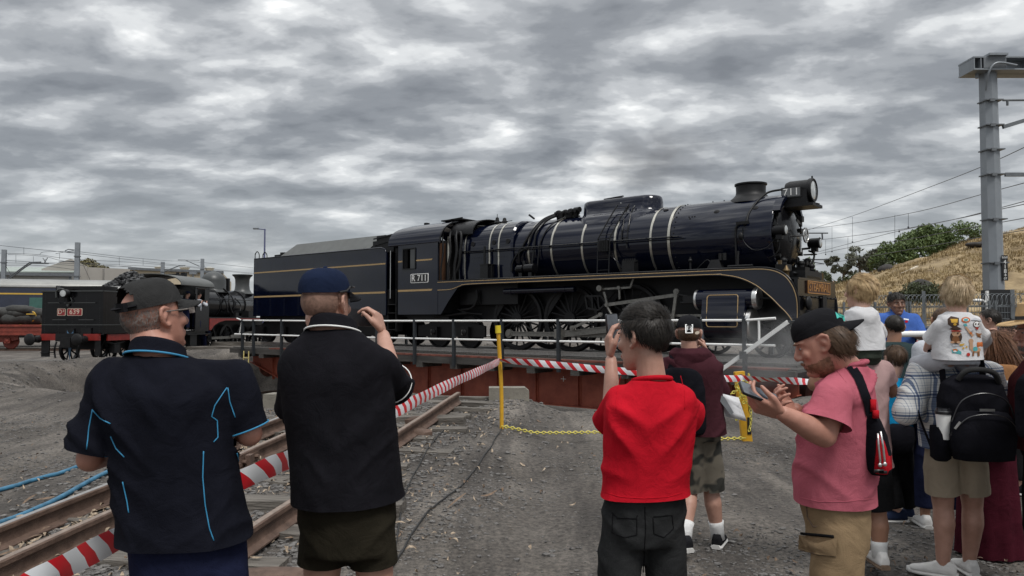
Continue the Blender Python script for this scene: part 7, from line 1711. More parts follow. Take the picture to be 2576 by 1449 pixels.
e = o.build('paper_sheet', 'paper', None, 180); md = e.modifiers.new('thick', 'SOLIDIFY'); md.thickness = .002; tag(e, 'folded white printed sheet tucked beside the hoodie pocket', 'paper')
pp = [at(1808, 992, 5.21), at(1822, 998, 5.22), at(1846, 1038, 5.21), at(1838, 1044, 5.21), at(1812, 1010, 5.2)]; m = MB(); m.v = [tuple(p) for p in pp]; m.f = [(0, 1, 2, 3, 4)]; m.build('print', 'print_grey', e)
def backpack(name, label, c, rot, size, m_, extra=None):
    w, h, d = size; root = V(c); e = empty(name, root, rot, label=label, cat='backpack')
    mb = MB()
    for (zz_, ww, dd) in ((0, 1, 1),): pass
    rg = []
    for t, sw_, sd in ((-.5, .62, .55), (-.47, .90, .85), (-.38, .99, .98), (-.1, 1.0, 1.0), (.2, .97, .95), (.38, .86, .80), (.46, .68, .60), (.50, .40, .36)): rg.append(superring(V((0, 0, t * h)), V((1, 0, 0)), V((0, 1, 0)), w / 2 * sw_, d / 2 * sd, 28, 3.6))
    mb.loft(rg); me = fuse(mb, .012, 3); wrinkle(me, .005, 3, V((0, 0, 0))); me.materials.append(MATS[m_]); finish(me, 180); obj('body', me, e)
    return e
bp_ = backpack('backpack', 'dark backpack slung over the left shoulder of the hoodie man', at(1712, 1010, 5.12), R(-8), (.34, .46, .17), 'bag_black')
m = MB(); m.tube(spline([V((-.05, .09, .22)), V((-.02, .16, .34)), V((.02, .30, .36))], 4), .03, 8, flat=.3); m.build('strap', 'bag_black', bp_, 60)
# 5 man in the pink tee looking at his phone, backwards cap
f = Fig('bearded man in a pink T-shirt and backwards black cap looking down at his phone', mk(2106, 2.95), R(66), 'skin_ruddy', at(2106, 1330, 2.95), at(2126, 912, 2.93), (.148, .150, .150, .186), .114, .045,
        A((2096, 1000, 2.76), (2074, 1096, 2.72), (1968, 1040, 2.66)), A((2135, 1000, 3.10), (2060, 1090, 3.18), (2000, 1030, 2.95)), (at(2064, 866, 2.90), R(76), R(-20), R(2), .97), arm=1.08, neck_r=.062, jaw=1.05, nose=.97)
hand(f.fine, at(1966, 1042, 2.66), (-1, .02, .38), (.15, .55, .75), (0, .3, 1), (35, 38, 25), 1.02); hand(f.fine, at(2000, 1030, 2.94), (-.85, -.35, .30), (0, -.7, .65), (-.2, -.2, 1), (40, 45, 25), 1.0)
sh = f.shirt('tee_pink', .175, .70, .014, .015, 5, (.068, .080), flare=.014, vox=.010)
mb = MB(); mb.tube([f.neck + f.Rv * .078 * math.cos(t) + f.Fv * .078 * math.sin(t) + V((0, 0, -.010 - .016 * math.sin(t))) for t in [2 * pi * k / 28 for k in range(28)]], .010, 8, closed=True); f.addmb('neckband', mb, 'tee_pink', 180)
piping(f, sh, [[(2014, 1252), (2060, 1262), (2130, 1262), (2200, 1254)], [(2100, 925), (2128, 962)]], .0014, 'tee_pink', 'seam')
tr = f.pants('khaki', 1.8, (.094, .095), seed=9, amp=.009, vox=.010)
bv = surf([(tr, f.root)]); patch(f, bv, [(2010, 1346), (2106, 1354), (2104, 1398), (2060, 1394), (2008, 1382)], 'khaki', 'cargo_pocket', tr.name, .014); piping(f, tr, [[(2014, 1342), (2098, 1350)]], .0055, 'trouser_black', 'zip'); piping(f, tr, [[(2012, 1383), (2060, 1395), (2104, 1399)], [(2030, 1275), (2032, 1300), (2046, 1325), (2054, 1324)]], .003, 'wood_litter', 'pocket_seam')
f.cap('cap_black', pi, False, tilt=R(-4), size=.98)
bv = surf([(f.capo, f.root)]); patch(f, bv, [(2100, 786), (2124, 794), (2126, 808), (2104, 802)], 'teal_patch', 'patch', f.capo.name)
f.hair('hair_brown', ((0, -.022, .018), (.0835, .106, .085)), lambda p, i: p.y < -.005 - max(0, p.z) * .1 and -.06 < p.z < .055, 3000, (.035, .085), lambda p: (1.0 * p.x * 4, -.5, -1), .0018, .22, 7, grav=.5, bumps=.014)
f.hair('beard', ((0, .022, -.062), (.0625, .0700, .066)), lambda p, i: p.z < -.058 + max(0, -p.y + .05) * .75 and p.y > -.01, 1300, (.006, .014), lambda p: (0, .15, -1), .0014, .3, 8, name='beard', bumps=.004)
mb = MB(); mb.tube([(-.026, .091, -.0565), (0, .097, -.051), (.026, .091, -.0565)], .005, 6); f.addmb('moustache', mb.xf(f.HM), 'beard', 180)
f.eyes('beard'); f.shoes('shoe_white'); f.finish()
phone(at(1911, 992, 2.66), (.05, .85, .5), (-.88, .05, .45), 'black phone held flat by the bearded man in pink', .076, .155)
bvs = surf([(sh, f.root)])
sb_ = empty('sling_bag', at(2206, 1115, 2.86), R(66), label='black and red sling bag hanging on the back of the pink shirt', cat='bag')
inv = sb_.matrix_basis.inverted()
inv = (Matrix.Translation(sb_.location) @ Matrix.Rotation(R(66), 4, 'Z')).inverted()
def bagpart(name, mb, m_, up, sm=180): mb.xf(inv); return mb.build(name, m_, up, sm)
rg = []
for (x, y, w, dd) in ((2190, 1040, .018, .02), (2192, 1060, .030, .03), (2199, 1095, .040, .040), (2205, 1140, .046, .046), (2210, 1180, .042, .044), (2212, 1194, .028, .03)): rg.append(superring(at(x + 2, y, 2.80), V((.75, -.66, 0)), V((.66, .75, 0)), w, dd, 20, 3))
mb = MB(); mb.loft(rg); body_ = bagpart('body', mb, 'bag_black', sb_)
bb = surf([(body_, V((0, 0, 0)))]) if False else None
rg = []
for (x, y, w, dd) in ((2208, 1084, .008, .03), (2212, 1106, .018, .04), (2216, 1145, .026, .046), (2216, 1178, .028, .044), (2214, 1190, .022, .03)): rg.append(superring(at(x + 5, y, 2.785), V((.75, -.66, 0)), V((.66, .75, 0)), w, dd, 18, 3))
mb = MB(); mb.loft(rg); bagpart('red_panel', mb, 'bag_red', sb_)
mb = MB(); mb.tube(A((2208, 1090, 2.740), (2210, 1120, 2.735), (2214, 1155, 2.735), (2214, 1168, 2.735)), .004, 6); mb.tube(A((2215, 1085, 2.735), (2221, 1120, 2.730), (2225, 1155, 2.730), (2226, 1166, 2.730)), .004, 6); mb.ell(at(2214, 1170, 2.730), (.008, .005, .008)); mb.ell(at(2226, 1168, 2.725), (.008, .005, .008)); bagpart('zip', mb, 'bright_steel', sb_)
mb = strip(f, bvs, ((2090, 900), (2104, 896), (2124, 906), (2142, 925), (2158, 950), (2172, 985), (2182, 1015), (2188, 1044)), 22, 'bag_black', 'strap', None); bagpart('strap', mb, 'bag_black', sb_)
mb = MB(); mb.box(at(2196, 1020, 2.785), (.02, .012, .045)); mb.box(at(2203, 1042, 2.765), (.02, .012, .03)); bagpart('clip', mb, 'bag_red', sb_)
mb = MB(); mb.box(at(2211, 1185, 2.725), (.035, .004, .012)); mb.box(at(2221, 1188, 2.725), (.03, .004, .010)); bagpart('logo', mb, 'sign_black', sb_)

# 6 and 7: toddler on shoulders and the man carrying
f = Fig('man in a pale rose T-shirt carrying a blond toddler on his shoulders', mk(2180, 4.75), R(8), 'skin_tan', at(2168, 1165, 4.75), at(2156, 893, 4.75), (.155, .160, .165, .200), .125, .03,
        A((2086, 935, 4.75), (2048, 968, 4.66), (2085, 890, 4.60)), A((2222, 932, 4.75), (2244, 985, 4.8), (2200, 900, 4.95)), (at(2150, 850, 4.86), R(0), R(-5), 0, .96), vox=.014, legs=[(at(2148, 1200, 4.75), at(2150, 1300, 4.85), at(2120, 1405, 4.95)), (at(2196, 1200, 4.75), at(2206, 1290, 4.78), at(2213, 1392, 4.75))], leg=1.02, arm=1.05)
f.shirt('tee_rose', -.02, .52, .018, .010, 6, (.064, .068), flare=.01); f.pants('trouser_black', .8, (.115, .110), seed=10, name='shorts'); f.hair('hair_brown', ((0, -.018, .040), (.082, .104, .090)), hm_, 300, (.02, .04), lambda p: (0, -.3, -1), .003, .2, 3)
f.shoes('shoe_white', 'wood_litter', [V((-.2, 1, 0)), V((.05, 1, 0))], 'sock'); f.finish(); ph = f.shoes
def toddler(label, x, D, head_c, neck_c, hip_c, yaw, hyaw, hair_, shirt_m, pants_m, seed, armpts, hs=.86):
    hip = at(*hip_c, D); nk = at(*neck_c, D)
    Fv = V((-math.sin(yaw), math.cos(yaw), 0)); Rv = V((math.cos(yaw), math.sin(yaw), 0))
    legs = []
    for q in (-1, 1): h = hip + Rv * q * .06 + Fv * .03; kn = hip + Rv * q * .13 + Fv * .24 + V((0, 0, -.05)); legs.append((h, kn, kn + V((0, 0, -.22)) - Fv * .02))
    f = Fig(label, hip - V((0, 0, .12)), yaw, 'skin_child', hip, nk, (.108, .112, .096, .098), .086, .02, armpts[0], armpts[1], (at(*head_c, D + .02), hyaw, R(0), 0, hs), legs=legs, vox=.011, arm=.72, leg=.72, neck_r=.045, jaw=.98)
    return f
f = toddler('blond toddler in a plain white T-shirt riding on shoulders beside the locomotive', 2165, 4.62, (2163, 733), (2166, 772), (2170, 890), R(10), R(38), 'hair_blond', 'tee_white', 'child_green', 1, (A((2136, 808, 4.62), (2112, 840, 4.75), (2130, 850, 4.95)), A((2197, 810, 4.62), (2208, 845, 4.75), (2190, 855, 4.95))))
f.shirt('tee_white', .10, .88, .014, .010, 7, (.056, .062), flare=.012); f.pants('child_green', 1.5, (.078, .062), seed=11, top=.14)
cm = lambda p, i: p.y < .075 - max(0, .04 - p.z) * 1.5 and p.z > -.052 + max(0, p.y + .02) * 1.0 and not (p.y > .02 and p.z < .02)
f.hair('hair_blond', ((0, -.016, .030), (.0840, .1045, .0975)), cm, 4200, (.05, .10), lambda p: (p.x * 5 + .3, -.75 if p.z > .05 else -.15, -1 if p.z < .09 else -.15), .0020, .06, 11, grav=.6, bumps=.008, jit=.07); f.eyes('hair_blond'); f.finish('toddler')
f = toddler('fair haired toddler in a white T-shirt with cartoon prints riding on plaid shoulders', 2405, 4.42, (2405, 740), (2408, 782), (2412, 905), R(-4), R(-8), 'hair_fair', 'tee_white', 'shirt_pale', 2, (A((2368, 822, 4.42), (2344, 858, 4.5), (2330, 880, 4.72)), A((2446, 822, 4.42), (2472, 862, 4.5), (2470, 890, 4.7))))
sh = f.shirt('tee_white', .02, .95, .020, .009, 8, (.060, .072), flare=.016)
f.pants('shirt_pale', 1.4, (.072, .058), seed=12, top=.1)
f.hair('hair_fair', ((0, -.016, .030), (.0840, .1045, .0975)), cm, 4200, (.06, .11), lambda p: ((p.x - .02) * 7, -.5 if p.z > .09 else -.02, -1 if p.z < .10 else -.2), .0020, .05, 12, grav=.6, bumps=.007, jit=.06)
bv = surf([(sh, f.root)])
pc = {}
for n_c, c_ in dict(ink=(.075, .050, .038), orange=(.55, .16, .05), brown=(.22, .10, .045), gold=(.60, .36, .06), teal=(.10, .38, .40), tan=(.52, .32, .20), red=(.42, .04, .03), grey=(.42, .43, .45), white=(.70, .70, .69)).items(): mat('print_' + n_c, c_, .85, .06, spec=.1)
def prn(poly, c_, lift=.003): patch(f, bv, poly, 'print_' + c_, 'shirt_print', sh.name, lift)
prn([(2384, 803), (2392, 796), (2412, 800), (2412, 818), (2396, 824), (2385, 816)], 'ink'); prn([(2391, 803), (2409, 803), (2408, 812), (2394, 812)], 'gold', .004); prn(ellp(2402, 816, 4, 3), 'gold', .005)
prn(ellp(2429, 805, 11, 7), 'orange'); prn(ellp(2429, 805, 7, 4), 'white', .004); prn([(2424, 803), (2434, 802), (2433, 808), (2425, 808)], 'teal', .005)
prn(ellp(2456, 816, 9, 8), 'ink'); prn(ellp(2456, 816, 7.5, 6.5), 'white', .004); prn([(2440, 806), (2452, 800), (2466, 805), (2468, 810), (2452, 807)], 'grey', .005); prn(ellp(2453, 815, 1.6, 2), 'ink', .006); prn(ellp(2460, 815, 1.6, 2), 'ink', .006); prn([(2451, 823), (2461, 824), (2457, 830)], 'red', .005)
prn(ellp(2405, 848, 15, 17), 'ink'); prn(ellp(2405, 838, 11, 9), 'tan', .004); prn([(2388, 828), (2404, 819), (2420, 828), (2405, 832)], 'ink', .006); prn([(2393, 831), (2417, 831), (2417, 834), (2393, 834)], 'red', .007); prn(ellp(2404, 854, 9, 9), 'brown', .005); prn(ellp(2409, 838, 2.4, 2), 'ink', .006); prn(ellp(2396, 861, 5, 3), 'tan', .006); prn(ellp(2411, 861, 5, 3), 'tan', .006)
prn([(2422, 816), (2430, 814), (2433, 820), (2428, 822)], 'teal'); prn([(2426, 822), (2430, 821), (2448, 842), (2445, 848), (2436, 838)], 'tan', .004); prn(ellp(2441, 838, 3, 3), 'orange', .005); prn(ellp(2446, 832, 2.5, 2.5), 'grey')
prn([(2454, 837), (2468, 838), (2466, 850), (2458, 847)], 'brown'); prn([(2394, 867), (2415, 869), (2400, 873)], 'grey'); prn([(2413, 866), (2427, 864), (2422, 870), (2414, 870)], 'gold')
prn([(2394, 880), (2404, 876), (2418, 885), (2418, 892), (2396, 888)], 'teal'); prn([(2396, 879), (2406, 877), (2410, 883), (2398, 884)], 'orange', .004); prn(ellp(2402, 884, 4, 2.4), 'white', .005)
prn(ellp(2423, 876, 3, 3, 5), 'gold'); prn(ellp(2431, 873, 2.6, 2.6, 5), 'gold')
prn(ellp(2442, 858, 6, 6), 'tan'); prn([(2438, 860), (2446, 860), (2447, 878), (2438, 880)], 'tan', .004); prn(ellp(2454, 880, 12, 7), 'tan', .0035); prn(ellp(2452, 878, 6, 6), 'teal', .005); prn([(2446, 884), (2450, 884), (2449, 896), (2445, 896)], 'brown', .004); prn([(2458, 884), (2463, 884), (2463, 896), (2458, 896)], 'brown', .004); prn(ellp(2435, 892, 4.5, 4.5), 'red', .005)
prn([(2457, 861), (2470, 860), (2471, 872), (2457, 873)], 'orange')
f.finish('toddler')
# 8 man in plaid with backpack
f = Fig('man in blue and white plaid and beige shorts with a toddler on his shoulders', mk(2402, 4.7), R(0), 'skin_fair', at(2402, 1120, 4.66), at(2402, 905, 4.62), (.170, .185, .20, .225), .130, .02,
        A((2318, 940, 4.62), (2282, 1035, 4.60), (2335, 985, 4.95)), A((2486, 938, 4.62), (2520, 1030, 4.62), (2480, 975, 4.95)), (at(2398, 862, 4.78), R(0), R(-6), 0, 1.0), vox=.014, leg=1.08, arm=1.1,
        legs=[(at(2366, 1150, 4.68), at(2372, 1268, 4.72), at(2372, 1418, 4.72)), (at(2440, 1150, 4.68), at(2446, 1268, 4.72), at(2438, 1412, 4.76))])
sh = f.shirt('plaid', -.02, 1.75, .022, .008, 9, (.072, .072), flare=.012); f.pants('shorts_beige', .74, (.094, .100), seed=13, name='shorts')
f.hair('hair_brown', ((0, -.018, .040), (.082, .104, .090)), hm_, 300, (.02, .04), lambda p: (0, -.3, -1), .003, .2, 3); f.shoes('shoe_white', 'shoe_white', [V((-.75, .55, 0)), V((.1, 1, 0))]); f.finish()
bc = at(2446, 1046, 4.34); bp_ = backpack('backpack', 'large black backpack with a cup in its side pocket worn over plaid', bc, R(-6), (.37, .48, .20), 'bag_black')
def bl(name, fn, m_, sm=60): m = MB(); fn(m); return m.build(name, m_, bp_, sm)
bl('front_pocket', lambda m: m.loft([superring(V((.0, -.115, t * .55)), V((1, 0, 0)), V((0, 1, 0)), w, d, 24, 3.4) for t, w, d in ((-.44, .10, .02), (-.42, .16, .045), (-.2, .175, .050), (-.02, .165, .045), (.06, .13, .025), (.075, .08, .01))]), 'bag_black', 180)
bl('zip', lambda m: (m.tube(spline([(-.17, -.125, -.02), (-.12, -.138, .10), (0, -.142, .145), (.12, -.138, .10), (.17, -.125, -.02)], 5), .005, 6), m.tube(spline([(-.16, -.155, -.05), (-.1, -.168, .01), (0, -.172, .03), (.1, -.168, .01), (.16, -.155, -.05)], 5), .004, 6), m.bar((-.18, -.115, -.10), (-.15, -.13, -.06), .006, .012)), 'phone_black')
bl('zip_pull', lambda m: (m.bar((-.17, -.155, -.055), (-.145, -.165, -.015), .006, .012), m.bar((-.03, -.145, .05), (.05, -.145, .05), .006, .014)), 'bright_steel')
bl('handle', lambda m: m.tube(spline([(-.10, -.06, .215), (-.07, -.09, .265), (.0, -.10, .275), (.08, -.09, .255), (.12, -.06, .20)], 5), .016, 8), 'cap_charcoal')
for s in (-1, 1): bl('strap', lambda m: m.tube(spline([(s * .11, .10, .17), (s * .115, .11, .28), (s * .115, .16, .335), (s * .12, .26, .345)], 5), .034, 8, flat=.3), 'bag_black')
bl('strap', lambda m: m.tube(spline([(-.19, .10, -.2), (-.235, .16, .0), (-.23, .22, .12)], 5), .014, 8, flat=.3), 'bag_black')
bl('side_pocket', lambda m: m.loft([superring(V((-.185, -.01, z)), V((1, 0, 0)), V((0, 1, 0)), r, r * 1.3, 16) for z, r in ((-.26, .03), (-.24, .05), (-.1, .052), (-.06, .048))]), 'bag_black')
e = empty('coffee_cup', bc + V((-.185, -.03, -.03)), 0, label='white takeaway cup with a black lid in the side pocket of the backpack', cat='cup')
m = MB(); m.lathe([(-.10, .030), (.045, .043), (.05, .043)], (0, 0, 0), 'z', 20); m.build('cup', 'white_paint', e); m = MB(); m.lathe([(.045, .047), (.06, .047), (.065, .042), (.078, .040), (.08, .02)], (0, 0, 0), 'z', 20); m.build('lid', 'phone_black', e)
# 9 woman in a wine red skirt
f = Fig('woman with long auburn hair, tan backpack and wine red skirt', mk(2478, 5.15), R(-4), 'skin_fair', at(2474, 1085, 5.15), at(2508, 922, 5.13), (.165, .145, .155, .185), .115, 0, A((2460, 945, 5.13), (2450, 1000, 5.1), (2470, 940, 5.4)), A((2552, 945, 5.13), (2560, 1000, 5.15), (2540, 960, 5.45)), (at(2500, 878, 5.15), R(5), 0, 0, .97), vox=.014, arm=.88,
        legs=[(at(2459, 1120, 5.15), at(2459, 1250, 5.2), at(2462, 1388, 5.30)), (at(2499, 1120, 5.15), at(2496, 1250, 5.17), at(2497, 1392, 5.10))])
f.shirt('maroon', .05, 1.6, .016, .007, 10, (.07, .06))
mb = MB(); wst = f.hip.lerp(f.neck, .22); mb.loft([superring(wst + V((0, 0, -z)), f.Rv, f.Fv, r, r * .8, 36, 2) for z, r in ((0, .140), (.15, .170), (.45, .185), (.75, .200), (.93, .210))], cap=False); me = bpy.data.meshes.new('skirt'); bmv = mb
for k in range(len(bmv.v)):
    p = V(bmv.v[k]); d = (p - wst); t = min(1, max(0, -d.z / .93)); a = math.atan2(d.y, d.x); q = 1 + .07 * t * math.sin(a * 9 + 2); bmv.v[k] = (wst.x + d.x * q, wst.y + d.y * q, p.z)
f.addmb('skirt', bmv, 'skirt_wine', 180)
f.hair('hair_auburn', ((0, -.022, .034), (.088, .110, .096)), lambda p, i: p.y < .045, 2200, (.18, .34), lambda p: (.30 - p.x * 2.2, -.3 if p.z > .06 else -.02, -1), .0030, .03, 14, grav=1.2, bumps=.01)
mb = MB(); hv = f.HM @ V((0, -.10, -.05)); mb.loft([superring(hv + V((.045 * k, -.022 * math.sin(k * .9), -.075 * k)), f.Rv, f.Fv, w, d) for k, (w, d) in enumerate(((.085, .05), (.10, .06), (.105, .06), (.095, .055), (.075, .045), (.05, .035), (.02, .02)))]); hme = fuse(mb, .012, 2); wrinkle(hme, .014, 5, hv, 1.5); f.add('hair', hme, 'hair_auburn')
f.shoes('shoe_black', 'shoe_black', [V((-.3, 1, 0)), V((-.5, .8, 0))], None, .12); f.finish()
bp_ = backpack('backpack', 'tan and brown backpack on the back of the auburn haired woman', at(2530, 1005, 4.92), R(-14), (.27, .46, .15), 'bag_tan'); m = MB(); m.box((.0, -.08, -.06), (.22, .03, .16)); m.build('pocket', 'bag_tan', bp_); m = MB(); m.box((-.02, -.085, .10), (.045, .012, .06)); m.build('tag', 'trim_white', bp_)
# 10 smiling man in the blue shirt, facing the camera
f = Fig('smiling man in a bright blue shirt facing the camera in front of the fence', mk(2258, 8.7), R(178), 'skin_brown', at(2256, 890, 8.7), at(2256, 782, 8.66), (.17, .185, .195, .225), .13, .05, A((2300, 803, 8.65), (2318, 848, 8.55), (2288, 836, 8.35)), A((2212, 803, 8.65), (2202, 846, 8.6), (2214, 834, 8.35)), (at(2256, 766, 8.62), R(172), R(0), 0, 1.04), vox=.015)
f.shirt('shirt_blue', .0, .95, .016, .007, 11, (.072, .076)); mb = MB()
for s in (-1, 1): mb.add([f.neck + f.Fv * .085 + f.Rv * s * .01 + V((0, 0, -.05)), f.neck + f.Fv * .10 + f.Rv * s * .075 + V((0, 0, -.075)), f.neck + f.Rv * s * .085 + V((0, 0, .02)), f.neck + f.Fv * .07 + f.Rv * s * .03 + V((0, 0, .01))], [(0, 1, 2, 3)])
f.addmb('collar', mb, 'shirt_blue', 60); bv = surf([(f.kids[0], f.root)]); patch(f, bv, [(2273, 801), (2286, 803), (2286, 806), (2273, 804)], 'trim_white', 'badge', f.kids[0].name); patch(f, bv, ellp(2280, 809, 4, 3), 'bag_red', 'badge', f.kids[0].name)
f.pants('trouser_black', 1.8, seed=14); f.hair('hair_black', ((0, -.012, .048), (.086, .106, .090)), lambda p, i: p.y < .09 - max(0, .062 - p.z) * 2.6 and p.z > -.03, 700, (.02, .05), lambda p: (p.x * 2, .3 if p.z > .08 else -.3, -.6), .004, .3, 15, bumps=.012); f.eyes('hair_black'); f.shoes('shoe_black'); f.finish()
a, b = at(2195, 843, 8.25), at(2340, 838, 8.35); e = empty('guard_rail', (a.x, a.y, gz(a.x, a.y, False)), 0, label='white pipe guard rail that the man in blue leans on', cat='rail'); m = MB(); o_ = V(e.location); m.tube([a - o_ - V((.4, 0, 0)), b - o_ + V((.5, 0, 0))], .035, 10); m.build('rail', 'white_paint', e, 60); m = MB()
for p in (a, b): m.cyl(p - o_, V((p.x, p.y, 0)) - V((o_.x, o_.y, 0)), .03)
m.build('post', 'post_dark', e, 60)
# 11 man in teal tee
f = Fig('man with short black hair in a dark teal T-shirt seen from behind', mk(2252, 7.0), R(-5), 'skin_tan', at(2250, 975, 7.0), at(2247, 858, 7.0), (.17, .185, .195, .225), .13, .03, A((2205, 882, 7.0), (2195, 940, 7.0), (2215, 900, 7.3)), A((2292, 882, 7.0), (2302, 940, 7.0), (2285, 905, 7.3)), (at(2249, 826, 7.02), R(-8), 0, 0, 1.02), vox=.015, neck_r=.06)
f.shirt('tee_teal', .0, .8, .016, .007, 12, (.070, .076)); f.pants('trouser_black', 1.85, seed=15); f.hair('hair_black', ((0, -.016, .036), (.0815, .103, .090)), hm_, 700, (.01, .025), lambda p: (0, -.2, -1), .003, .2, 16, bumps=.004); f.shoes('shoe_black'); f.finish()
# 12 child in a bright blue jacket
f = Fig('child with brown hair in a bright blue jacket and black trousers beside the plaid shirt', mk(2276, 6.1), R(-8), 'skin_child', at(2244, 1082, 6.1), at(2240, 948, 6.1), (.145, .155, .155, .175), .115, .02, A((2234, 970, 6.1), (2218, 1030, 6.05), (2238, 1000, 6.4)), A((2294, 970, 6.1), (2306, 1030, 6.1), (2294, 1000, 6.4)), (at(2250, 905, 6.12), R(5), 0, 0, .95), vox=.014, arm=.85, legs=[(at(2227, 1100, 6.1), at(2234, 1190, 6.15), at(2257, 1288, 6.1)), (at(2262, 1100, 6.1), at(2274, 1190, 6.15), at(2287, 1280, 6.25))])
f.shirt('jacket_blue', .0, 1.9, .030, .010, 13, (.068, .064), name='jacket'); f.pants('trouser_black', 1.9, (.088, .072), seed=16); f.hair('hair_brown', ((0, -.016, .036), (.084, .106, .094)), hm_, 600, (.03, .06), lambda p: (p.x * 2, -.2, -1), .004, .25, 17, bumps=.01); f.shoes('shoe_navy', 'sole', [V((-.85, .1, 0)), V((.4, 1, 0))]); f.finish()
m = MB(); m.tube(spline([at(2304, 1040, 5.95), at(2284, 1058, 5.92), at(2266, 1075, 5.92), at(2238, 1090, 5.95)], 5), .03, 8, flat=.3); o = m.build('strap', 'bag_black', None, 60); 
rg = [superring(at(2262, y + 14, 5.95), V((1, 0, 0)), V((0, 1, 0)), w, w * .55, 18, 3) for y, w in ((1052, .05), (1060, .11), (1090, .12), (1118, .09), (1126, .04))]; m = MB(); m.loft(rg); bgo = m.build('shoulder_bag', 'bag_black', None, 180); tag(bgo, 'black shoulder bag hanging beside the bright blue jacket', 'bag'); o.parent = bgo
# 13 man in pale shirt left of the printed toddler
f = Fig('man in a pale shirt with cropped brown hair just left of the printed toddler', mk(2362, 5.9), R(-10), 'skin_tan', at(2366, 1000, 5.9), at(2368, 850, 5.9), (.165, .175, .185, .215), .13, .02, A((2318, 878, 5.9), (2312, 940, 5.9), (2330, 880, 6.2)), A((2415, 878, 5.9), (2425, 940, 5.9), (2405, 900, 6.2)), (at(2372, 812, 5.92), R(-12), 0, R(5), 1.0), vox=.015)
f.shirt('shirt_pale', .0, 1.5, .018, .008, 14, (.070, .068)); f.pants('navy_cloth', 1.85, seed=17); f.hair('hair_brown', ((0, -.016, .036), (.081, .102, .089)), hm_, 600, (.008, .02), lambda p: (0, -.2, -1), .003, .2, 18, bumps=.003); f.shoes('shoe_white'); f.finish()
# 14 person in white tee holding a phone, profile
f = Fig('dark haired person in a white T-shirt filming with a black phone at the right edge', mk(2552, 7.0), R(52), 'skin_fair', at(2558, 1010, 7.0), at(2550, 870, 7.0), (.165, .17, .175, .205), .125, .03, A((2530, 893, 6.85), (2520, 905, 6.65), (2517, 862, 6.85)), A((2566, 893, 7.12), (2545, 930, 7.2), (2528, 868, 7.1)), (at(2541, 838, 6.96), R(72), R(3), 0, 1.0), vox=.014, arm=.9)
hand(f.fine, at(2517, 862, 6.85), (-.1, .1, 1), (-.8, .3, 0), (0, -1, 0), (30, 40, 25))
f.shirt('tee_white', .0, .75, .018, .007, 15, (.070, .080)); f.pants('trouser_black', 1.85, seed=18); f.hair('hair_black', ((0, -.018, .040), (.084, .107, .094)), lambda p, i: hm_(p, i) or (p.z > .05 and p.y < .085), 900, (.02, .05), lambda p: (p.x * 2, .2 if p.z > .08 else -.3, -.7), .004, .3, 19, bumps=.01); f.eyes('hair_black'); f.shoes('shoe_black'); f.finish()
phone(at(2507, 840, 6.92), (.3, .2, .95), (.95, .3, -.2), 'black phone held level at the right edge by the person in white', .076, .15)
# 15 person behind, black hair
f = Fig('person with black hair in a white T-shirt half hidden behind the printed toddler', mk(2492, 8.2), R(40), 'skin_fair', at(2496, 960, 8.2), at(2494, 838, 8.2), (.16, .165, .17, .20), .12, .02, A((2466, 858, 8.2), (2462, 900, 8.1), (2478, 866, 8.4)), A((2520, 858, 8.2), (2527, 900, 8.2), (2510, 868, 8.4)), (at(2486, 808, 8.2), R(60), 0, 0, 1.0), vox=.016, arm=.9)
f.shirt('tee_white', .0, .75, .018, .007, 16, (.070, .076)); f.pants('trouser_black', 1.85, seed=19); f.hair('hair_black', ((0, -.018, .042), (.086, .109, .096)), hm_, 500, (.02, .05), lambda p: (p.x * 2, -.3, -.8), .004, .3, 20, bumps=.01); f.shoes('shoe_black'); f.finish()
# 16 bearded man with the straw hat, cut by the right edge
f = Fig('bearded man in a wide straw hat and maroon shirt cut by the right edge', mk(2648, 4.3), R(75), 'skin_ruddy', at(2648, 1130, 4.3), at(2620, 902, 4.3), (.18, .20, .20, .225), .145, .06, A((2638, 935, 4.08), (2634, 1030, 4.05), (2596, 1000, 4.0)), A((2648, 935, 4.52), (2641, 1030, 4.55), (2616, 1005, 4.5)), (at(2608, 838, 4.28), R(80), R(-4), 0, 1.06), vox=.014, jaw=1.05)
f.shirt('maroon', .0, 1.2, .018, .008, 17, (.074, .08)); f.pants('trouser_black', 1.85, (.11, .1), seed=20); f.eyes('hair_grey'); f.hair('hair_grey', ((0, .022, -.066), (.0635, .0715, .075)), lambda p, i: p.z < -.056 + max(0, -p.y + .05) * .75 and p.y > -.01, 500, (.01, .03), lambda p: (0, .15, -1), .002, .3, 21, name='beard')
mb = MB(); mb.lathe([(.035, .175), (.030, .178), (.038, .13), (.050, .095), (.10, .088), (.145, .075), (.155, .05), (.150, .01)], (0, -.01, .02), 'z', 36); mb.v = [(p[0], p[1] * 1.12, p[2] + .9 * (p[0] ** 2) * (1 if abs(p[0]) > .1 else 0) * .6) for p in mb.v]; h_ = f.addmb('straw_hat', mb.xf(f.HM), 'straw', 40); mb = MB(); mb.lathe([(.058, .094), (.078, .0915), (.078, .088), (.058, .09)], (0, -.01, .02), 'z', 36, cap=False); mb.v = [(p[0], p[1] * 1.12, p[2]) for p in mb.v]; q = f.addmb('hat_band', mb.xf(f.HM), 'sign_black', 60); q['up'] = h_.name
f.shoes('shoe_black'); f.finish()
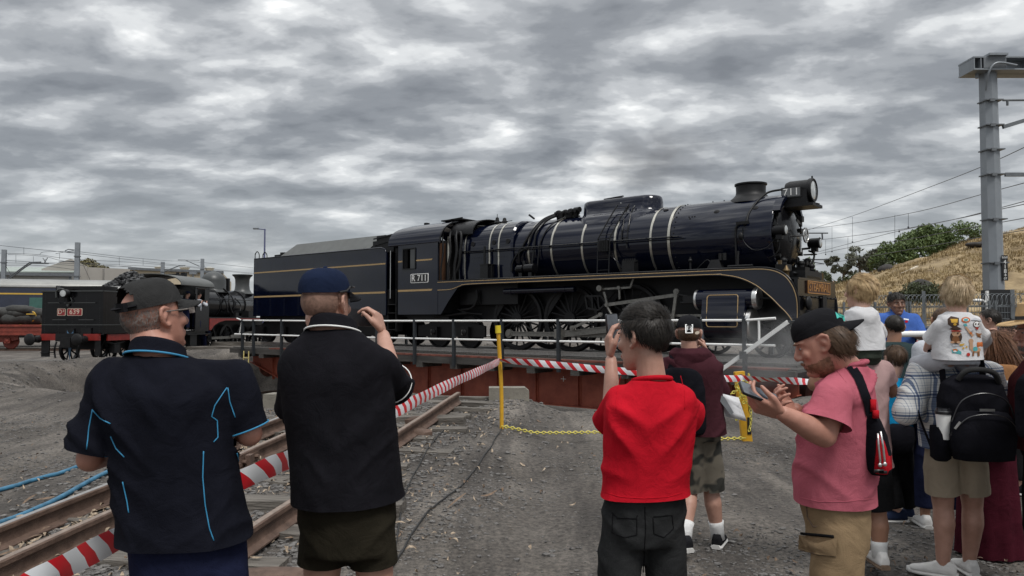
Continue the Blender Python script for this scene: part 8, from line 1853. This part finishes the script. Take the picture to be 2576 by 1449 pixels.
bp_ = backpack('camera_bag', 'black strapped camera bag carried at the right edge below the straw hat', at(2614, 1020, 3.98), R(20), (.24, .36, .16), 'bag_black'); m = MB(); m.tube([(-.03 + .05 * math.cos(t), -.085, .10 + .05 * math.sin(t)) for t in [2 * pi * k / 20 for k in range(20)]], .006, 6, closed=True); m.tube([(-.03 + .033 * math.cos(t), -.087, .10 + .033 * math.sin(t)) for t in [2 * pi * k / 20 for k in range(20)]], .004, 6, closed=True); m.build('lens_ring', 'bright_steel', bp_); m = MB(); m.bar((-.11, -.085, .04), (.1, -.085, .0), .008, .025); m.bar((-.05, -.088, 0), (-.06, -.088, -.17), .008, .025); m.bar((.05, -.088, 0), (.04, -.088, -.17), .008, .025); m.build('strap', 'cap_charcoal', bp_)
# 17 woman by the small locomotive, 18 and 19 the crew
f = Fig('woman in navy clothes and straw hat, hands on hips by the small locomotive', mk(508, 35), R(0), 'skin_fair', at(508, 851, 35), at(508, 822.5, 35), (.18, .17, .17, .19), .13, .02, A((497.5, 826, 35), (491.5, 837, 35), (499, 845, 35)), A((518, 826, 35), (525, 837, 35), (517, 845, 35)), (at(508.5, 815, 35), 0, 0, 0, 1.05), vox=.022)
f.shirt('navy_cloth', .0, 1.3, .02, .006, 18, (.085, .08), vox=.02); f.pants('navy_cloth', 1.9, (.11, .09), seed=21, vox=.02); mb = MB(); mb.lathe([(.03, .17), (.035, .10), (.11, .085), (.13, .02)], (0, 0, .01), 'z', 20); h_ = f.addmb('straw_hat', mb.xf(f.HM), 'straw', 60); mb = MB(); mb.ell((0, -.05, -.04), (.10, .07, .10)); f.addmb('hair', mb.xf(f.HM), 'hair_fair', 180); f.shoes('shoe_black'); f.finish()
def crew(label, x, y, hip_y, side, shirt_m, cap_=True):
    M_ = Matrix.Translation(SO) @ Matrix.Rotation(SRZ, 4, 'Z'); c = lambda a, b, z: M_ @ V((a, b, z)); b = side
    f = Fig(label, c(x, b, 1.15), SRZ + R(-95), 'skin_fair', c(x, b, 1.95), c(x + .02, b - .06, 2.58), (.17, .18, .18, .21), .12, .02, [c(x + .2, b - .05, 2.50), c(x + .28, b - .30, 2.30), c(x + .48, b - .22, 2.50 if y else 2.2)], [c(x - .2, b - .05, 2.5), c(x - .25, b - .25, 2.28), c(x - .05, b - .3, 2.5 if y else 2.2)], (c(x + .02, b - .10, 2.77), SRZ + R(-110), R(-8), 0, 1.0), vox=.022)
    f.shirt(shirt_m, .0, 1.4, .018, .006, 3, (.08, .07), vox=.02); f.pants('navy_cloth', 1.9, seed=3, vox=.02); f.hair('hair_black', ((0, -.016, .040), (.082, .104, .092)), hm_, 150, (.01, .03), lambda p: (0, -.2, -1), .004, .2, 9)
    if cap_: f.cap('navy_cloth', 0)
    f.shoes('shoe_black'); f.finish()
crew('engineman in a light blue shirt leaning out of the small locomotive cab window', 6.62, 1, 0, -1.15, 'shirt_pale', False)
crew('engineman in dark overalls and cap standing in the small locomotive cab doorway', 5.75, 0, 0, -1.10, 'navy_cloth', True)

# ------------------------------------------------------------------ steam and thin smoke
def vapour(name, label, c, r, dens, colr, seed, scale=1.6):
    m_ = bpy.data.materials.new(name); m_.use_nodes = True; n, l = m_.node_tree.nodes, m_.node_tree.links; n.clear(); out = n.new('ShaderNodeOutputMaterial'); pv = n.new('ShaderNodeVolumePrincipled'); pv.inputs['Color'].default_value = (*colr, 1); pv.inputs['Anisotropy'].default_value = .2
    t = n.new('ShaderNodeTexCoord'); ln = n.new('ShaderNodeVectorMath'); ln.operation = 'LENGTH'; l.new(t.outputs['Object'], ln.inputs[0]); mr = n.new('ShaderNodeMapRange'); mr.interpolation_type = 'SMOOTHSTEP'; mr.inputs['From Min'].default_value = 1.0; mr.inputs['From Max'].default_value = .15; l.new(ln.outputs['Value'], mr.inputs['Value'])
    nz = n.new('ShaderNodeTexNoise'); nz.inputs['Scale'].default_value = scale; nz.inputs['Detail'].default_value = 4; nz.inputs['Distortion'].default_value = .8; l.new(t.outputs['Object'], nz.inputs['Vector']); m2 = n.new('ShaderNodeMapRange'); m2.inputs['From Min'].default_value = .38; m2.inputs['From Max'].default_value = .72; l.new(nz.outputs['Fac'], m2.inputs['Value'])
    mu = n.new('ShaderNodeMath'); mu.operation = 'MULTIPLY'; l.new(mr.outputs[0], mu.inputs[0]); l.new(m2.outputs[0], mu.inputs[1]); m3 = n.new('ShaderNodeMath'); m3.operation = 'MULTIPLY'; m3.inputs[1].default_value = dens; l.new(mu.outputs[0], m3.inputs[0]); l.new(m3.outputs[0], pv.inputs['Density']); l.new(pv.outputs[0], out.inputs['Volume'])
    mb = MB(); mb.ell((0, 0, 0), (1, 1, 1), nu=20, nv=12); o = mb.build(name, m_, None, 180); o.location = c; o.scale = r; return tag(o, label, kind='stuff')
vapour('steam', 'white steam drifting below the front of the big locomotive', at(1950, 885, 14.6), (1.5, .7, .95), 1.1, (.92, .92, .92), 1)
vapour('smoke', 'thin grey smoke drifting above the dome of the big locomotive', at(1640, 400, 21), (2.6, 1.2, 1.3), 1.1, (.30, .30, .31), 2)
vapour('smoke', 'thin grey smoke drifting over the small locomotive and beside the lamp post', at(640, 610, 44), (3.2, 2, 2.6), .20, (.33, .33, .34), 3)
